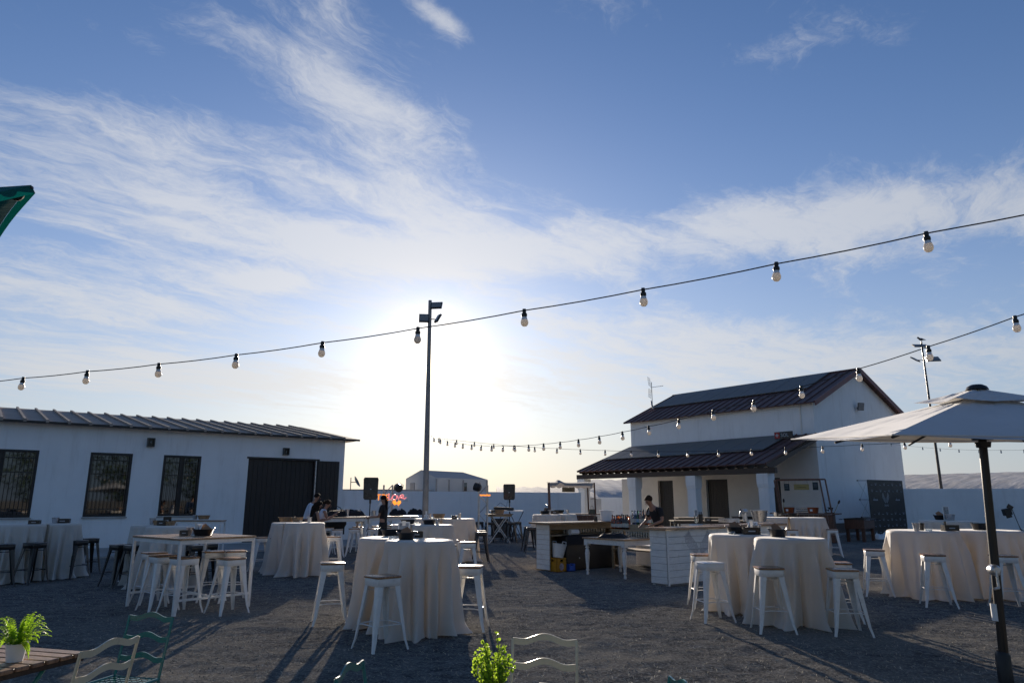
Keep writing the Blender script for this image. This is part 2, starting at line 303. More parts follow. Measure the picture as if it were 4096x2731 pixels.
# ------------------------------------------------------------------ mesh helpers
class MB:
    def __init__(s): s.v = []; s.f = []; s.mi = []; s.cur = 0
    def add(s, vs, fs):
        o = len(s.v); s.v.extend(tuple(p) for p in vs); s.f.extend(tuple(i+o for i in f) for f in fs); s.mi.extend([s.cur]*len(fs)); return s
    def box(s, c, d, rz=0.0, rot=None, bev=0.0):
        x, y, z = d[0]/2, d[1]/2, d[2]/2
        if bev > 0:
            b = min(bev, x*.9, y*.9, z*.9); pts = []
            for (X, Y, Z) in ((x, y-b, z-b), (x-b, y, z-b), (x-b, y-b, z)):
                pass
            vs = []; idx = {}
            for sx in (-1, 1):
                for sy in (-1, 1):
                    for sz in (-1, 1):
                        for k, (X, Y, Z) in enumerate(((x, y-b, z-b), (x-b, y, z-b), (x-b, y-b, z))):
                            idx[(sx, sy, sz, k)] = len(vs); vs.append((sx*X, sy*Y, sz*Z))
            fs = []
            I = lambda *a: idx[a]
            for sx in (-1, 1): fs.append((I(sx, -1, -1, 0), I(sx, 1, -1, 0), I(sx, 1, 1, 0), I(sx, -1, 1, 0))[::sx])
            for sy in (-1, 1): fs.append((I(-1, sy, -1, 1), I(1, sy, -1, 1), I(1, sy, 1, 1), I(-1, sy, 1, 1))[::-sy])
            for sz in (-1, 1): fs.append((I(-1, -1, sz, 2), I(1, -1, sz, 2), I(1, 1, sz, 2), I(-1, 1, sz, 2))[::sz])
            for a in (-1, 1):
                for c2 in (-1, 1):
                    fs.append((I(a, c2, -1, 0), I(a, c2, 1, 0), I(a, c2, 1, 1), I(a, c2, -1, 1))[::-a*c2])
                    fs.append((I(a, -1, c2, 0), I(a, 1, c2, 0), I(a, 1, c2, 2), I(a, -1, c2, 2))[::a*c2])
                    fs.append((I(-1, a, c2, 1), I(1, a, c2, 1), I(1, a, c2, 2), I(-1, a, c2, 2))[::-a*c2])
            for sx in (-1, 1):
                for sy in (-1, 1):
                    for sz in (-1, 1): fs.append((I(sx, sy, sz, 0), I(sx, sy, sz, 1), I(sx, sy, sz, 2))[::sx*sy*sz])
        else:
            vs = [(sx*x, sy*y, sz*z) for sx in (-1, 1) for sy in (-1, 1) for sz in (-1, 1)]
            fs = [(0, 1, 3, 2), (4, 6, 7, 5), (0, 4, 5, 1), (2, 3, 7, 6), (0, 2, 6, 4), (1, 5, 7, 3)]
        Mx = rot if rot is not None else Matrix.Rotation(rz, 3, 'Z')
        return s.add([Vector(c)+Mx @ Vector(p) for p in vs], fs)
    def tube(s, pts, r, n=8, caps=True, closed=False):
        pts = [Vector(p) for p in pts]; N = len(pts); rs = r if isinstance(r, (list, tuple)) else [r]*N
        vs = []; fs = []; prev = None
        for i, p in enumerate(pts):
            if closed: t = pts[(i+1) % N]-pts[i-1]
            else: t = pts[min(i+1, N-1)]-pts[max(i-1, 0)]
            t.normalize()
            if prev is None:
                a = Vector((0, 0, 1)) if abs(t.z) < .9 else Vector((1, 0, 0)); u = t.cross(a).normalized()
            else:
                u = (prev-t*prev.dot(t)).normalized()
            prev = u; w = t.cross(u)
            for k in range(n):
                an = 2*math.pi*k/n; vs.append(p+(u*math.cos(an)+w*math.sin(an))*rs[i])
        for i in range(N if closed else N-1):
            j = (i+1) % N
            for k in range(n): fs.append((i*n+k, i*n+(k+1) % n, j*n+(k+1) % n, j*n+k))
        if caps and not closed: fs.append(tuple(range(n))[::-1]); fs.append(tuple((N-1)*n+k for k in range(n)))
        return s.add(vs, fs)
    def lathe(s, prof, n=20, c=(0, 0, 0), cap=True, sx=1.0, sy=1.0, sq=0.0, mat=None):
        vs = []; fs = []
        for (r, z) in prof:
            for k in range(n):
                a = 2*math.pi*k/n; ca, sa = math.cos(a), math.sin(a)
                q = 1.0
                if sq: q = (abs(ca)**(2+sq*6)+abs(sa)**(2+sq*6))**(-1/(2+sq*6))
                p = Vector((r*q*ca*sx, r*q*sa*sy, z)); vs.append(p)
        for i in range(len(prof)-1):
            for k in range(n): fs.append((i*n+k, i*n+(k+1) % n, (i+1)*n+(k+1) % n, (i+1)*n+k))
        if cap:
            if prof[0][0] > 1e-5: fs.append(tuple(range(n))[::-1])
            if prof[-1][0] > 1e-5: fs.append(tuple((len(prof)-1)*n+k for k in range(n)))
        if mat is not None: vs = [mat @ p for p in vs]
        return s.add([Vector(c)+p for p in vs], fs)
    def loft(s, rings, cap=True, closed=True):
        n = len(rings[0]); vs = [p for r in rings for p in r]; fs = []
        for i in range(len(rings)-1):
            for k in range(n if closed else n-1): fs.append((i*n+k, i*n+(k+1) % n, (i+1)*n+(k+1) % n, (i+1)*n+k))
        if cap and closed: fs.append(tuple(range(n))[::-1]); fs.append(tuple((len(rings)-1)*n+k for k in range(n)))
        return s.add(vs, fs)
    def prism(s, poly, thick, Mx=None):
        """polygon in local xz extruded along y"""
        n = len(poly); vs = [(p[0], -thick/2, p[1]) for p in poly]+[(p[0], thick/2, p[1]) for p in poly]
        fs = [tuple(range(n)), tuple(range(2*n-1, n-1, -1))]+[(i, i+n, (i+1) % n+n, (i+1) % n) for i in range(n)]
        if Mx is not None: vs = [Mx @ Vector(v) for v in vs]
        return s.add(vs, fs)
    def ball(s, c, r, n=12, m=8, sc=(1, 1, 1)):
        prof = [(max(1e-4, math.sin(math.pi*i/m))*r, -math.cos(math.pi*i/m)*r) for i in range(m+1)]
        vs = []; fs = []
        for (a, z) in prof:
            for k in range(n): vs.append((c[0]+a*math.cos(2*math.pi*k/n)*sc[0], c[1]+a*math.sin(2*math.pi*k/n)*sc[1], c[2]+z*sc[2]))
        for i in range(m):
            for k in range(n): fs.append((i*n+k, i*n+(k+1) % n, (i+1)*n+(k+1) % n, (i+1)*n+k))
        return s.add(vs, fs)
    def build(s, name, mat, parent=None, loc=None, rz=0.0, smooth=35, **props):
        me = bpy.data.meshes.new(name); me.from_pydata(s.v, [], s.f)
        for m in (mat if isinstance(mat, (list, tuple)) else [mat]): me.materials.append(m)
        if any(s.mi): me.polygons.foreach_set('material_index', s.mi)
        bm = bmesh.new(); bm.from_mesh(me); bmesh.ops.recalc_face_normals(bm, faces=bm.faces) if len(s.f) < 30000 else None
        bm.to_mesh(me); bm.free()
        if smooth:
            me.polygons.foreach_set('use_smooth', [True]*len(me.polygons)); me.set_sharp_from_angle(angle=R(smooth))
        me.update()
        o = bpy.data.objects.new(name, me); COL.objects.link(o)
        if parent: o.parent = parent
        if loc is not None: o.location = loc
        o.rotation_euler[2] = rz
        for k, v in props.items(): o[k] = v
        return o
def inst(src, parent=None, loc=None, rz=None, rot=None, **props):
    o = src.copy(); COL.objects.link(o)
    if parent: o.parent = parent
    if loc is not None: o.location = loc
    if rz is not None: o.rotation_euler = (0, 0, rz)
    if rot is not None: o.rotation_euler = rot
    for k, v in props.items(): o[k] = v
    return o
def thing(name, label, cat, loc=(0, 0, 0), rz=0.0, group=None, scale=None):
    o = bpy.data.objects.new(name, None); COL.objects.link(o); o.empty_display_size = .1
    o.location = (loc[0], loc[1], loc[2] if len(loc) > 2 else 0.0); o.rotation_euler = (0, 0, rz)
    if scale: o.scale = (scale,)*3
    o['label'] = label; o['category'] = cat
    if group: o['group'] = group
    return o
def tag(o, label, cat, group=None):
    o['label'] = label; o['category'] = cat
    if group: o['group'] = group
    return o
def dup(root, label, loc, rz=0.0, group=None, remap=None, scale=None):
    r = root.copy(); COL.objects.link(r); r.location = (loc[0], loc[1], loc[2] if len(loc) > 2 else 0.0); r.rotation_euler = (0, 0, rz)
    r['label'] = label
    if group: r['group'] = group
    if scale: r.scale = (scale,)*3
    def rec(a, b):
        for ch in list(a.children):
            c = ch.copy(); COL.objects.link(c); c.parent = b
            rec(ch, c)
    rec(root, r)
    return r
BUSY = {}
ORD = ['first', 'second', 'third', 'fourth', 'fifth', 'sixth', 'seventh', 'eighth', 'ninth', 'tenth', 'eleventh', 'twelfth', 'thirteenth', 'fourteenth', 'fifteenth', 'sixteenth', 'seventeenth', 'eighteenth']
# site axes: U runs along the long shed wall, V along the eave of the house
SA = R(52.2); UX, UY = math.sin(SA), math.cos(SA)
def uv(a, b, z=0.0): return Vector((a*UX-b*UY, a*UY+b*UX, z))
SITE_RZ = math.pi/2-SA      # local x = U, local y = V
def text_obj(s, size, loc, parent, mat, rx=math.pi/2, align='LEFT', shear=0.0, extr=.002, name='lettering', bold=0.0):
    cu = bpy.data.curves.new(name, 'FONT'); cu.body = s; cu.size = size; cu.align_x = align; cu.extrude = extr; cu.shear = shear; cu.offset = bold; cu.resolution_u = 3
    o = bpy.data.objects.new(name, cu); COL.objects.link(o)
    dg = bpy.context.evaluated_depsgraph_get(); me = bpy.data.meshes.new_from_object(o.evaluated_get(dg)); COL.objects.unlink(o); bpy.data.objects.remove(o)
    me.materials.clear(); me.materials.append(mat)
    k = bpy.data.objects.new(name, me); COL.objects.link(k); k.parent = parent; k.location = loc; k.rotation_euler = (rx, 0, 0)
    return k

# ------------------------------------------------------------------ ground
def build_ground():
    def axis(lo, hi, fine_lo, fine_hi, step):
        a = [fine_lo]
        while a[-1] < fine_hi: a.append(a[-1]+step)
        b = []; x = fine_lo; st = step
        while x > lo: st *= 1.10; x -= st; b.append(x)
        c = []; x = a[-1]; st = step
        while x < hi: st *= 1.10; x += st; c.append(x)
        return np.array(b[::-1]+a+c)
    xs = axis(-900, 900, -7.0, 9.0, .05); ys = axis(-700, 1600, 3.6, 15.0, .05)
    X, Y = np.meshgrid(xs, ys, indexing='ij')
    def vnoise(X, Y, s, seed):
        r = np.random.default_rng(seed); T = r.random((256, 256)); x = X/s; y = Y/s
        xi = np.floor(x).astype(int); yi = np.floor(y).astype(int); fx = x-xi; fy = y-yi
        fx = fx*fx*(3-2*fx); fy = fy*fy*(3-2*fy)
        a = T[xi & 255, yi & 255]; b = T[(xi+1) & 255, yi & 255]; c = T[xi & 255, (yi+1) & 255]; d = T[(xi+1) & 255, (yi+1) & 255]
        return (a*(1-fx)+b*fx)*(1-fy)+(c*(1-fx)+d*fx)*fy-.5
    Z = vnoise(X, Y, 1.1, 1)*.020+vnoise(X*.8+Y*.3, Y, .38, 2)*.022+vnoise(X-Y*.2, Y, .19, 3)*.016+vnoise(X, Y, .10, 4)*.009+vnoise(X, Y*1.2, .062, 6)*.004
    dist = np.hypot(X, Y); fade = np.clip((60-dist)/40, 0, 1); Z = Z*fade-.004
    nx, ny = X.shape
    vs = np.stack([X.ravel(), Y.ravel(), Z.ravel()], 1)
    i = np.arange((nx-1)*(ny-1)); a = (i//(ny-1))*ny+i % (ny-1)
    fs = np.stack([a, a+ny, a+ny+1, a+1], 1)
    me = bpy.data.meshes.new('ground'); me.from_pydata(vs.tolist(), [], fs.tolist()); me.materials.append(ground_mat)
    me.polygons.foreach_set('use_smooth', [True]*len(me.polygons)); me.update()
    o = bpy.data.objects.new('ground', me); COL.objects.link(o); o['kind'] = 'structure'
build_ground()
# loose grit and straw lying on the open ground, too many to count
def build_grit():
    m = MB(); rr = random.Random(5)
    for k in range(24000):
        y = 3.8+rr.random()**1.4*13; x = rr.uniform(-.75, .78)*(y+1)
        if rr.random() < .5:
            r = rr.uniform(.003, .009); a = rr.random()*6
            vs = [(x+r*math.cos(a+q)*rr.uniform(.7, 1.3), y+r*math.sin(a+q)*rr.uniform(.7, 1.3), 0.0) for q in (0, 2.1, 4.2)]+[(x, y, r*1.1+.006)]
            m.cur = 0; m.add(vs, [(0, 1, 3), (1, 2, 3), (2, 0, 3)])
        else:
            L = rr.uniform(.015, .060); a = rr.random()*3.14; w = .0017; dx, dy = math.cos(a), math.sin(a); z = .008+rr.random()*.012
            m.cur = 1; m.add([(x-dy*w, y+dx*w, z-.006), (x+dy*w, y-dx*w, z-.006), (x+dx*L+dy*w, y+dy*L-dx*w, z+.006), (x+dx*L-dy*w, y+dy*L+dx*w, z+.004)], [(0, 1, 2, 3)])
    o = m.build('gravel', [material('grit_stone', (.20, .19, .17), .9, var=.4, vscale=2), material('dry_straw', (.50, .44, .32), .8, var=.3, vscale=2)], smooth=0)
    o['kind'] = 'stuff'; tag(o, 'loose dark grit and bits of straw strewn over the open ground', 'gravel'); o['kind'] = 'stuff'
build_grit()
# raised pavement along the shed, the yard wall and round the house
def slab(name, pts, z0, z1):
    m = MB(); n = len(pts)
    m.add([(*p, z0) for p in pts]+[(*p, z1) for p in pts], [tuple(range(n))[::-1], tuple(range(n, 2*n))]+[(i, (i+1) % n, (i+1) % n+n, i+n) for i in range(n)])
    o = m.build(name, M_slab, smooth=0); o['kind'] = 'structure'; return o
P2 = lambda a, b: tuple(uv(a, b)[:2])
slab('pavement', [P2(-14, 22.6), P2(6, 22.9), P2(19, 24.1), P2(23.5, 24.4), P2(23.5, 26.85), P2(-14, 26.9)], -.1, .055)
slab('porch_floor', [P2(27.6, 17.0), P2(42.6, 17.0), P2(42.6, 31.2), P2(27.6, 31.2)], -.1, .06)

# ------------------------------------------------------------------ long shed on the left
def wall_with_holes(m, x0, x1, z0, z1, y0, th, holes):
    """front wall in the local xz plane from y0 back to y0+th, holes = (xa, xb, za, zb)"""
    xs = sorted({x0, x1, *[h[0] for h in holes], *[h[1] for h in holes]}); zs = sorted({z0, z1, *[h[2] for h in holes], *[h[3] for h in holes]})
    for i in range(len(xs)-1):
        for j in range(len(zs)-1):
            cx, cz = (xs[i]+xs[i+1])/2, (zs[j]+zs[j+1])/2
            if any(h[0] < cx < h[1] and h[2] < cz < h[3] for h in holes): continue
            a, b, c, d = xs[i], xs[i+1], zs[j], zs[j+1]
            m.add([(a, y0, c), (b, y0, c), (b, y0, d), (a, y0, d)], [(0, 1, 2, 3)])
            m.add([(a, y0+th, c), (b, y0+th, c), (b, y0+th, d), (a, y0+th, d)], [(3, 2, 1, 0)])
    for (a, b, c, d) in holes:
        m.add([(a, y0, c), (a, y0+th, c), (a, y0+th, d), (a, y0, d)], [(0, 1, 2, 3)])
        m.add([(b, y0, c), (b, y0+th, c), (b, y0+th, d), (b, y0, d)], [(3, 2, 1, 0)])
        m.add([(a, y0, d), (b, y0, d), (b, y0+th, d), (a, y0+th, d)], [(0, 1, 2, 3)])
        m.add([(a, y0, c), (b, y0, c), (b, y0+th, c), (a, y0+th, c)], [(3, 2, 1, 0)])
shed = thing('shed', 'long low white shed with barred windows and metal roof on the left', 'building', uv(0, 0), SITE_RZ)
WL = 27.1
wins = [(-.15, 1.83), (3.26, 4.52), (5.50, 6.75)]
holes = [(-7.2, -5.9, 1.04, 3.13), (-3.6, -2.3, 1.04, 3.13)]+[(a, b, 1.04, 3.13) for a, b in wins]+[(8.44, 11.17, .055, 3.12)]
m = MB(); wall_with_holes(m, -12, 12.3, .0, 4.02, WL, .28, holes)
m.add([(12.3, WL, 0), (12.3, WL+12, 0), (12.3, WL+12, 4.02), (12.3, WL+6.1, 4.98), (12.3, WL, 4.02)], [(0, 1, 2, 3, 4)])
m.add([(-12, WL, 0), (-12, WL+12, 0), (-12, WL+12, 4.02), (-12, WL, 4.02)], [(3, 2, 1, 0)])
m.add([(-12, WL+12, 0), (12.3, WL+12, 0), (12.3, WL+12, 4.02), (-12, WL+12, 4.02)], [(3, 2, 1, 0)])
m.build('wall', M_plaster, shed, smooth=0)
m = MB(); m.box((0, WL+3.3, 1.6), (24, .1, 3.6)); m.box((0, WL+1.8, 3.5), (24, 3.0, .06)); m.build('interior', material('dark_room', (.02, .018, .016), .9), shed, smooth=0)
# roof: standing seam metal, hipped back at the right end
def shed_roof():
    m = MB()
    e0, e1, zr, ze = WL-.32, WL+6.1, 5.06, 4.03
    xl, xr, xh = -12.3, 12.78, 12.74
    sl_ = (zr-ze)/(e1-e0)
    m.add([(xl, e0, ze), (xr, e0, ze), (xh, e1, zr), (xl, e1, zr)], [(0, 1, 2, 3)])
    m.add([(xr, e0, ze), (xr, WL+12.3, ze), (xh, e1, zr)], [(0, 1, 2)])
    m.add([(xl, WL+12.3, ze), (xr, WL+12.3, ze), (xh, e1, zr), (xl, e1, zr)], [(3, 2, 1, 0)])
    m.add([(xl, e0, ze-.05), (xr, e0, ze-.05), (xr, WL+12.3, ze-.05), (xl, WL+12.3, ze-.05)], [(3, 2, 1, 0)])
    m.add([(xl, e0, ze-.05), (xr, e0, ze-.05), (xr, e0, ze), (xl, e0, ze)], [(0, 1, 2, 3)])
    m.add([(xr, e0, ze-.05), (xr, WL+12.3, ze-.05), (xr, WL+12.3, ze), (xr, e0, ze)], [(0, 1, 2, 3)])
    rf = m.build('roof', M_roofL, shed, smooth=0)
    q = MB(); q.box(((xl+xr)/2, e0-.03, ze-.035), (xr-xl, .055, .075)); q.build('gutter', M_dark, rf, smooth=0)
    L = math.hypot(e1-e0, zr-ze); an = math.atan2(zr-ze, e1-e0)
    src = None; x = -11.9
    while x < 12.6:
        if src is None:
            s = MB(); Rx = Matrix.Rotation(an, 3, 'X')
            s.box(Rx @ Vector((0, L/2-.03, .035)), (.07, L, .06), rot=Rx); s.box((0, -.03, .0), (.085, .06, .085))
            src = s.build('roof_seam', M_roofL, rf, (x, e0, ze), smooth=0)
        else: inst(src, rf, (x, e0, ze))
        x += .60
shed_roof()
# windows with a frame, bars and a pane
bar_src = None
for i, (a, b) in enumerate(wins+[(-7.2, -5.9), (-3.6, -2.3)]):
    w = b-a; cx = (a+b)/2; cz = 2.085; hh = 2.09
    m = MB(); t = .075
    for sx in (-1, 1): m.box((sx*(w/2-t/2), .03, 0), (t, .09, hh))
    for sz in (-1, 1): m.box((0, .03, sz*(hh/2-t/2)), (w-2*t, .09, t))
    fr = m.build('window', M_dark, shed, (cx, WL+.01, cz), smooth=0)
    m = MB(); m.box((0, .09, 0), (w-.02, .02, hh-.02)); m.build('pane', M_pane, fr, smooth=0)
    if i != 1:
        m = MB(); m.box((0, .055, 0), (.16 if i else .2, .05, hh-2*t)); m.build('mullion', M_dark, fr, smooth=0)
    n = max(7, int(w/.115)); 
    if bar_src is None:
        q = MB(); q.tube([(0, 0, -.96), (0, 0, .96)], .008, 6); bar_src = q.build('window_bar', M_blackm, fr, (-w/2+.12, -.03, 0)); k0 = 1
    else: k0 = 0
    for k in range(k0, n):
        inst(bar_src, fr, (-w/2+.12+(w-.24)*k/(n-1), -.03, 0))
    for zz in (-.8, .35, .8): m = MB(); m.box((0, -.03, 0), (w-.1, .008, .03)); m.build('bar_rail', M_blackm, fr, (0, 0, zz), smooth=0)
    m = MB(); m.box((0, -.03, -hh/2-.03), (w+.06, .1, .04)); m.build('sill', M_slab, fr, smooth=0)
# doorway: two dark leaves standing inside, one swung out flat against the wall
door = MB(); door.box((8.44+.66, WL+.10, 1.585), (1.32, .06, 3.05)); d1 = door.build('door_leaf', M_dark, shed, smooth=0, label='left closed leaf of dark vertical boards')
src = None
for k in range(7):
    if src is None:
        q = MB(); q.box((0, 0, 0), (.168, .016, 3.0), bev=.004); src = q.build('door_board', M_dark, d1, (8.44+.11+k*.183, WL+.062, 1.585), smooth=0)
    else: inst(src, d1, (8.44+.11+k*.183, WL+.062, 1.585))
door = MB(); door.box((10.47, WL+.20, 1.585), (1.36, .05, 3.05)); d2 = door.build('door_leaf', M_dark, shed, smooth=0, label='middle leaf set back in the opening')
for k in range(7): inst(src, d2, (9.88+k*.183, WL+.166, 1.585))
door = MB(); door.box((11.60, WL-.055, 1.585), (.92, .06, 3.06)); d3 = door.build('door_leaf', M_dark, shed, smooth=0, label='leaf swung open flat against the wall')
for k in range(5): inst(src, d3, (11.24+k*.18, WL-.094, 1.585))
m = MB(); m.box((11.09, WL+.0, 1.6), (.035, .10, 3.05)); m.build('door_jamb', M_galv, shed, smooth=0)
m = MB(); m.box((9.8, WL-.01, 3.15), (2.85, .09, .06)); m.build('door_header', M_dark, shed, smooth=0)
def wall_lamp(a, z, w, h_, label):
    t = thing('wall_lamp', label, 'lamp', uv(a, WL-.001, z), SITE_RZ, 'lamps on the shed wall')
    m = MB(); m.box((0, -.02, 0), (w, .04, h_)); m.box((0, -.09, h_/2-.02), (w, .14, .03)); m.box((0, -.09, -h_/2+.02), (w, .14, .03))
    for sx in (-1, 1): m.box((sx*(w/2-.015), -.09, 0), (.03, .14, h_-.06))
    m.build('housing', M_blackm, t, smooth=0)
    m = MB(); m.lathe([(.0, -.06), (.03, -.05), (.035, 0), (.02, .05), (0, .06)], 10, (0, -.09, 0)); m.build('bulb', M_glasst, t)
wall_lamp(5.02, 3.54, .23, .31, 'black box lamp on shed wall above the right barred window')
wall_lamp(9.82, 3.43, .22, .28, 'black box lamp on shed wall above the wide doorway')

# ------------------------------------------------------------------ yard walls
def wall_run(p, q, h_, th, label, grp='white yard walls'):
    p = Vector((*p[:2], 0)); q = Vector((*q[:2], 0)); d = q-p; L = d.length; an = math.atan2(d.y, d.x)
    m = MB(); m.box((L/2, 0, h_/2-.03), (L, th, h_), bev=.012)
    o = m.build('yard_wall', M_plaster, None, (p.x, p.y, 0), an, smooth=0); tag(o, label, 'wall'); return o
wall_run(uv(12.25, 27.20), uv(25.13, 26.7), 2.0, .2, 'white rendered yard wall running from the shed to the porch')
wall_run(uv(24.0, 43.0), uv(60.0, 44.0), 1.88, .2, 'farther white wall seen between the porch columns')
wall_run((18.8, 34.5), (27.5, 32.7), 2.2, .2, 'white yard wall to the right of the black banner')
wall_run(uv(42.0, 17.9), (18.85, 34.6), 2.2, .2, 'short white wall joining house and banner corner')

# ------------------------------------------------------------------ house with porch
house = thing('house', 'two-storey white house with burgundy metal roof and columned porch', 'building', uv(0, 0), SITE_RZ)
U0, U1, V0, V1, ZE, ZR, UR = 32.87, 42.05, 17.98, 30.13, 6.45, 8.5, 37.46
m = MB()
m.add([(U0, V0, 0), (U1, V0, 0), (U1, V0, ZE-.02), (UR, V0, ZR-.05), (U0, V0, ZE-.02)], [(0, 1, 2, 3, 4)])
m.add([(U0, V1, 0), (U1, V1, 0), (U1, V1, ZE-.02), (UR, V1, ZR-.05), (U0, V1, ZE-.02)], [(4, 3, 2, 1, 0)])
m.add([(U1, V0, 0), (U1, V1, 0), (U1, V1, ZE), (U1, V0, ZE)], [(0, 1, 2, 3)])
m.build('wall', M_plaster, house, smooth=0)
# long front wall with its door openings (local frame: x along V)
fw = MB(); dh = [(27.02-.0, 28.06, .06, 2.78)]
doors = [(27.0, 28.13), (23.25, 24.67), (20.1, 20.99)]
hs = [(a, b, .06, 2.74) for a, b in doors]
wall_with_holes(fw, V0, V1, 0, 4.8, 0, .3, hs)
fw.v = [(U0+y, x, z) for (x, y, z) in fw.v]; fw.build('porch_wall', M_plaster2, house, smooth=0)
fw = MB(); fw.box((U0+.15-.004, (V0+V1)/2, (4.8+ZE)/2), (.308, V1-V0+.002, ZE-4.8)); fw.build('upper_wall', M_plaster, house, smooth=0)
m = MB(); m.box((U0+.15, V1+.42, 1.45), (.5, .82, 2.9)); m.build('pilaster', M_plaster2, house, smooth=0)
for i, (a, b) in enumerate(doors):
    m = MB(); m.box((U0+.22, (a+b)/2, 1.40), (.06, b-a, 2.68)); dd = m.build('door', M_dark, house, smooth=0)
    n = max(3, int((b-a)/.16)); src = None
    for k in range(n):
        y = a+(b-a)*(k+.5)/n
        if src is None: q = MB(); q.box((0, 0, 0), (.02, (b-a)/n-.012, 2.6), bev=.004); src = q.build('door_board', M_dark, dd, (U0+.18, y, 1.40), smooth=0)
        else: inst(src, dd, (U0+.18, y, 1.40))
m = MB(); m.box((37.46, V0-.004, .30), (9.3, .03, .46)); m.build('base_band', M_ptile, house, smooth=0)  # greyish-brown band along the foot of the gable wall
def roof_slope(nm, ua, za, ub, zb, va, vb, seam_step, mat, soff=.05, under=True):
    """metal slope from the eave (ua, za) up to (ub, zb), between va and vb"""
    L = math.hypot(ub-ua, zb-za); an = math.atan2(zb-za, ub-ua)
    m = MB(); Ry = Matrix.Rotation(-an, 3, 'Y'); c = Vector(((ua+ub)/2, (va+vb)/2, (za+zb)/2))
    m.box(c, (L, vb-va, .05), rot=Ry); rf = m.build(nm, mat, house, smooth=0)
    src = None; n = int((vb-va)/seam_step); st = (vb-va-.06)/n
    for k in range(n+1):
        y = va+.03+k*st
        if src is None:
            s = MB(); s.box(Ry @ Vector((0, 0, .045)), (L+.02, .045, .05), rot=Ry); src = s.build('roof_seam', mat, rf, (c.x, y, c.z), smooth=0)
        else: inst(src, rf, (c.x, y, c.z))
    return rf, c, Ry, L
ur, _, _, _ = roof_slope('roof', U0-.35, ZE-.13, UR, ZR, V0-.32, V1+.28, .52, M_roofR)
ur2, _, _, _ = roof_slope('roof', U1+.35, ZE-.13, UR, ZR, V0-.32, V1+.28, .52, M_roofR)
# verge boards on the gable
for (ua, ub) in ((U0-.38, UR+.0), (U1+.38, UR-.0)):
    L = math.hypot(ub-ua, ZR-ZE+.15); an = math.atan2(ZR-ZE+.15, ub-ua); Ry = Matrix.Rotation(-an, 3, 'Y')
    m = MB(); m.box(((ua+ub)/2, V0-.345, (ZE-.14+ZR)/2-.03), (L+.05, .05, .24), rot=Ry); m.build('verge_board', M_trim, house, smooth=0)
m = MB(); m.tube([(UR, V0-.33, ZR+.05), (UR, V1+.28, ZR+.05)], .06, 8); m.build('ridge_cap', M_roofR, house)
# porch roof
pr, _, _, _ = roof_slope('porch_roof', 28.28, 3.20, 32.85, 4.80, 17.9, 30.25, .50, M_roofR)
# flat grey panels on both slopes
def panels(ua, za, ub, zb, va, vb, n, lab):
    L = math.hypot(ub-ua, zb-za); an = math.atan2(zb-za, ub-ua); Ry = Matrix.Rotation(-an, 3, 'Y'); w = (vb-va)/n; src = None
    for k in range(n):
        c = Vector(((ua+ub)/2, va+(k+.5)*w, (za+zb)/2))+Ry @ Vector((0, 0, .10))
        if src is None:
            m = MB(); m.box((0, 0, 0), (L, w-.025, .04), rot=Ry, bev=.004); src = m.build('roof_panel', M_panel, house, c, smooth=0)
        else: inst(src, house, c)
panels(30.2, 3.2+(30.2-28.28)*.350, 32.72, 3.2+(32.72-28.28)*.350, 19.25, 30.0, 10, '')
k2 = (ZR-ZE+.13)/(UR-U0+.35)
panels(34.85, ZE-.13+(34.85-U0+.35)*k2, 37.44, ZE-.13+(37.44-U0+.35)*k2, 19.25, 30.0, 10, '')
# beam, rafter ends, columns
m = MB(); m.box((28.62, 24.1, 2.925), (.22, 12.9, .25), bev=.01); m.build('porch_beam', M_dbrown, house, smooth=0)
raf = MB(); pf = [(0, 0), (-.50, -.17), (-.50, -.20), (-.42, -.25), (-.30, -.25), (-.22, -.30), (0, -.30), (4.1, 1.13), (4.1, 1.25)]
raf.prism([(x, z) for x, z in pf], .09, None)
raf.v = [(x, y, z) for (x, y, z) in raf.v]; src = None; n = 23
for k in range(n+1):
    y = 18.0+k*(12.1/n)
    if src is None: src = raf.build('rafter', M_dbrown, house, (28.85, y, 3.345), smooth=0)
    else: inst(src, house, (28.85, y, 3.345))
src = None
for vc in (18.33, 22.33, 26.26, 30.22):
    if src is None:
        m = MB(); m.box((0, 0, 1.10), (.46, .52, 2.1), bev=.02); 
        m.loft([[(-.23, -.26, 2.15), (.23, -.26, 2.15), (.23, .26, 2.15), (-.23, .26, 2.15)], [(-.27, -.29, 2.33), (.27, -.29, 2.33), (.27, .29, 2.33), (-.27, .29, 2.33)], [(-.27, -.29, 2.80), (.27, -.29, 2.80), (.27, .29, 2.80), (-.27, .29, 2.80)]])
        src = m.build('column', M_plaster, house, (28.80, vc, 0), smooth=0)
    else: inst(src, house, (28.80, vc, 0))
m = MB(); m.tube([(U0-.05, 18.65, 6.28), (U0-.05, 18.65, 5.6), (U0-.05, 18.68, 4.8)], .035, 8); m.build('drain_pipe', M_plaster2, house)
